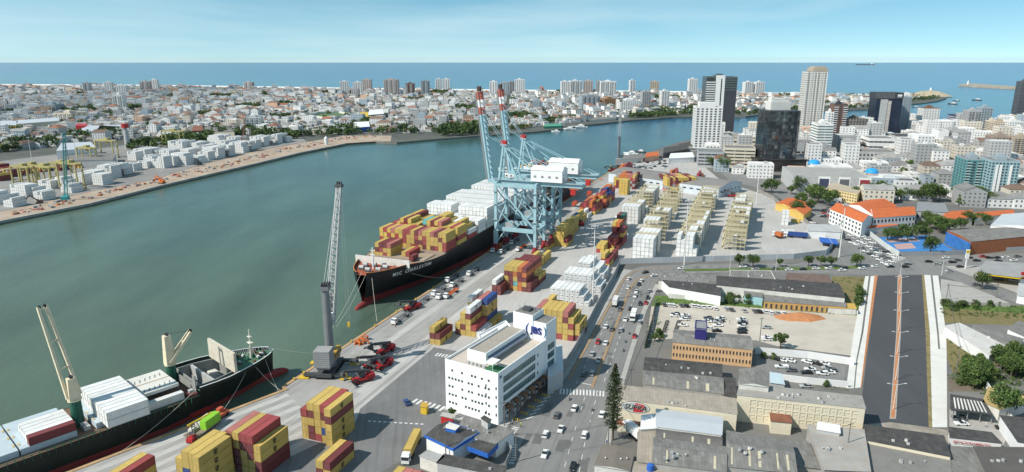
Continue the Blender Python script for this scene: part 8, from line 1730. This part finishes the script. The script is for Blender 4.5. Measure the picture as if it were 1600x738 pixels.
# people in high visibility vests at the gate
def person(x, y, label, vest, pose):
    me = bpy.data.meshes.new('body'); V = [(0, 0, .95), (0, 0, 1.2), (0, 0, 1.42), (0, 0, 1.55), (0, .02, 1.68), (.19, 0, 1.40), (.24, .04, 1.12), (.24, .14 * pose, .88), (-.19, 0, 1.40), (-.25, -.03, 1.12), (-.26, -.12 * pose, .88), (.10, 0, .9), (.11, .10 * pose, .50), (.11, .02 * pose, .08), (.11, .16, .04), (-.10, 0, .9), (-.11, -.08 * pose, .50), (-.11, -.16 * pose, .08), (-.11, -.02, .04)]
    E_ = [(0, 1), (1, 2), (2, 3), (3, 4), (2, 5), (5, 6), (6, 7), (2, 8), (8, 9), (9, 10), (0, 11), (11, 12), (12, 13), (13, 14), (0, 15), (15, 16), (16, 17), (17, 18)]
    rad = [.15, .15, .15, .07, .115, .075, .05, .04, .075, .05, .04, .10, .07, .05, .045, .10, .07, .05, .045]
    me.from_pydata(V, E_, []); o = bpy.data.objects.new('tmp', me); col.objects.link(o); md = o.modifiers.new('s', 'SKIN')
    for k, r in enumerate(rad): me.skin_vertices[0].data[k].radius = (r, r)
    me.skin_vertices[0].data[0].use_root = True; o.modifiers.new('u', 'SUBSURF').levels = 1
    dg = bpy.context.evaluated_depsgraph_get(); m2 = bpy.data.meshes.new_from_object(o.evaluated_get(dg)); bpy.data.objects.remove(o)
    m2.materials.clear(); [m2.materials.append(q) for q in (vest, mat('work_trousers', (.03, .035, .05), .9, .1, 1), mat('skin_tone', (.36, .20, .13), .7, .05, 1))]
    for p in m2.polygons: z = sum(m2.vertices[v].co.z for v in p.vertices) / len(p.vertices); p.material_index = 2 if z > 1.54 or (z < .95 and abs(sum(m2.vertices[v].co.x for v in p.vertices)) / len(p.vertices) > .2) else (1 if z < .96 else 0)
    r = thing('person', label, 'person', (*G(x, y), .02), .5); q = link('body', m2, r); h = MB(); h.tube((0, .01, 1.72), (0, .01, 1.80), .125, .10, 10); h.tube((0, .01, 1.80), (0, .01, 1.84), .10, .04, 10); h.build('helmet', WHITE, r)
HV = mat('hi_vis_yellow', (.55, .60, .05), .8, .05, 1)
person(801, 664, 'person in a pale shirt walking at the terminal gate', LGREY, 1.0); person(814, 668, 'person in a yellow high visibility vest standing at the gate crossing', HV, .6)
for k, (x, y, lb, m, s) in enumerate(((967, 612, 'person in dark clothes walking on the avenue pavement', DGREY, 1), (972, 596, 'person in a white shirt walking on the avenue pavement', WHITE, .8), (948, 695, 'person in a blue shirt on the pavement by the conifer', BLUEP, .5), (618, 512, 'person in an orange vest beside the parked terminal tractor', ORANGE, .7), (560, 560, 'person in a yellow vest between the parked reach stackers', HV, .6), (1140, 506, 'person in a red shirt crossing the gravel lot', REDP, 1), (878, 614, 'person in grey at the zebra crossing', LGREY, .9), (1540, 668, 'person in white standing in the workshop yard', WHITE, .4), (720, 560, 'person in an orange vest walking in the terminal yard', ORANGE, 1))): person(x, y, lb, m, s)
# cables between poles
def cable(a, c, label, n_=3):
    (ax, ay, az), (bx, by, bz) = a, c; o = thing('power_line', label, 'power line', (ax, ay, 0)); 
    for k in range(n_):
        b = MB(); prev = None
        for i in range(11):
            f = i / 10; q = Vector(((bx - ax) * f, (by - ay) * f + (k - 1) * .5, az + (bz - az) * f - 1.2 * math.sin(math.pi * f)))
            if prev: b.tube(prev, q, .035, None, 4)
            prev = q
        b.build('cable', DGREY, o)
cable((*G(806, 722), 9.4), (*G(950, 700), 8.4), 'power cables crossing the avenue near the gatehouse'); cable((*G(950, 700), 8.4), (*G(985, 610), 8.4), 'power cables along the pavement past the conifer'); cable((*G(985, 610), 8.4), (*G(1020, 520), 8.4), 'power cables along the avenue before the storehouses'); cable((*G(1493, 585), 11.4), (*G(1478, 470), 8.4), 'power cables beside the white pavement of the new road'); cable((*G(1478, 470), 8.4), (*G(1556, 466), 7.4), 'power cables over the open lot')
# boats on the river and fishing wharf
def boat(x, y, L, rz, c, label):
    o = thing('motor_boat', label, 'boat', (*G(x, y, WZ), WZ), rz); b = MB(); w = L * .14
    b.hexa([(-w * .7, -L / 2, -.4), (w * .7, -L / 2, -.4), (w * .6, L * .2, -.4), (0, L * .42, -.4), (-w * .6, L * .2, -.4)], [(-w, -L / 2, L * .07), (w, -L / 2, L * .07), (w, L * .15, L * .08), (0, L / 2, L * .11), (-w, L * .15, L * .08)]); b.build('hull', c, o)
    b = MB(); b.b2(-w * .7, w * .7, -L * .3, L * .1, L * .07, L * .16); b.b2(-w * .5, w * .5, -L * .22, 0, L * .16, L * .22); cb = b.build('cabin', WHITE, o); b = MB(); b.b2(-w * .72, w * .72, -L * .25, L * .06, L * .10, L * .135); b.build('window', WINDOW, cb)
for x, y, L, rz, lb in ((888, 203, 26, 1.4, 'white excursion boat moored at the green boathouse'), (905, 200, 30, 1.4, 'long white excursion boat beside the yacht club'), (868, 206, 16, 1.2, 'small pale boat off the green boathouse'), (978, 245, 18, 1.0, 'fishing boat moored behind the far crane'), (985, 241, 20, 1.1, 'white fishing boat at the wharf'), (1000, 238, 16, 1.0, 'small fishing boat at the fish wharf'), (1488, 163, 24, .8, 'dark boat anchored off the point'), (1526, 157, 26, 1.2, 'dark trawler in the bay'), (1494, 158, 18, 1.0, 'small boat anchored off the point'), (1430, 168, 16, 1.2, 'small boat near the far shore of the bay')): boat(x, y, L, rz, WHITE if 'white' in lb or 'pale' in lb else DGREY, lb)
for poly, z, w, r, lb in ((((972, 250), (1005, 247), (1003, 241), (975, 243)), 5, OFFW, FIBRO, 'grey roofed fish hall on the wharf'), (((1008, 246), (1030, 243), (1028, 237), (1010, 239)), 6, mat('wharf_salmon', (.55, .34, .24), .8, .1, .2), TILE, 'salmon fish market with tiled roof on the wharf'), (((1036, 240), (1075, 233), (1072, 226), (1038, 231)), 6, DGREY, FIBROD, 'dark long shed on piles at the river bend'), (((1045, 248), (1085, 246), (1082, 238), (1048, 240)), 6, WHITE, WHITE, 'white walled yard building by the wharf'), (((1060, 232), (1090, 226), (1088, 220), (1062, 225)), 5, OFFW, FIBROD, 'dark roofed boat shed by the river bend')): roofblk('wharf_shed', lb, 'shed', list(poly), z, w, r)
# rocky headland with sand at the river mouth, lighthouse on the breakwater
b = MB(); c = Vector(G(1452, 150)); n_ = 16
for k in range(n_):
    a0, a1 = 2 * math.pi * k / n_, 2 * math.pi * (k + 1) / n_
    b.face([(70 * math.cos(a0), 55 * math.sin(a0), 0), (70 * math.cos(a1), 55 * math.sin(a1), 0), (30 * math.cos(a1), 20 * math.sin(a1), 14), (30 * math.cos(a0), 20 * math.sin(a0), 14)]); b.face([(30 * math.cos(a0), 20 * math.sin(a0), 14), (30 * math.cos(a1), 20 * math.sin(a1), 14), (0, 0, 18)])
hd = struct(b.build('sand_hill', mat('headland_sand', (.42, .36, .26), .95, .25, .02, dirt=.4, dirtc=(.10, .11, .05)))); hd.location = (c.x, c.y, -.1)
for (x, y, z, hh, m2, lb) in ((1512, 133.2, 3, 16, WHITE, 'white lighthouse on the breakwater at the river mouth'), (1453, 149.6, 17, 7, WHITE, 'small white beacon on the sandy headland')): o = thing('lighthouse', lb, 'lighthouse', (*G(x, y), z)); b = MB(); b.tube((0, 0, 0), (0, 0, hh), 3.4, 2.2, 10); b.build('tower', m2, o); b = MB(); b.tube((0, 0, hh), (0, 0, hh + 3), 1.8, .6, 10); b.build('lantern', LGREY, o)
for o in {q.name: q for k in CPR.values() for q in k if q.name not in USED}.values():
    for ch in list(o.children): bpy.data.objects.remove(ch)
    bpy.data.objects.remove(o)
# ================================================================ AIR
b = MB(); b.b2(-24500, 24500, -320, 19800, -8, 131); hz = stuff(b.build('haze', None)); hz.data.materials.clear()
hm = bpy.data.materials.new('haze'); hm.use_nodes = True; hm.node_tree.nodes.clear()
ho = hm.node_tree.nodes.new('ShaderNodeOutputMaterial'); hv = hm.node_tree.nodes.new('ShaderNodeVolumePrincipled')
hv.inputs['Color'].default_value = (.80, .90, 1.0, 1); hv.inputs['Density'].default_value = 0.000009; hv.inputs['Anisotropy'].default_value = 0.2
hm.node_tree.links.new(hv.outputs[0], ho.inputs['Volume']); hz.data.materials.append(hm)
place_containers()
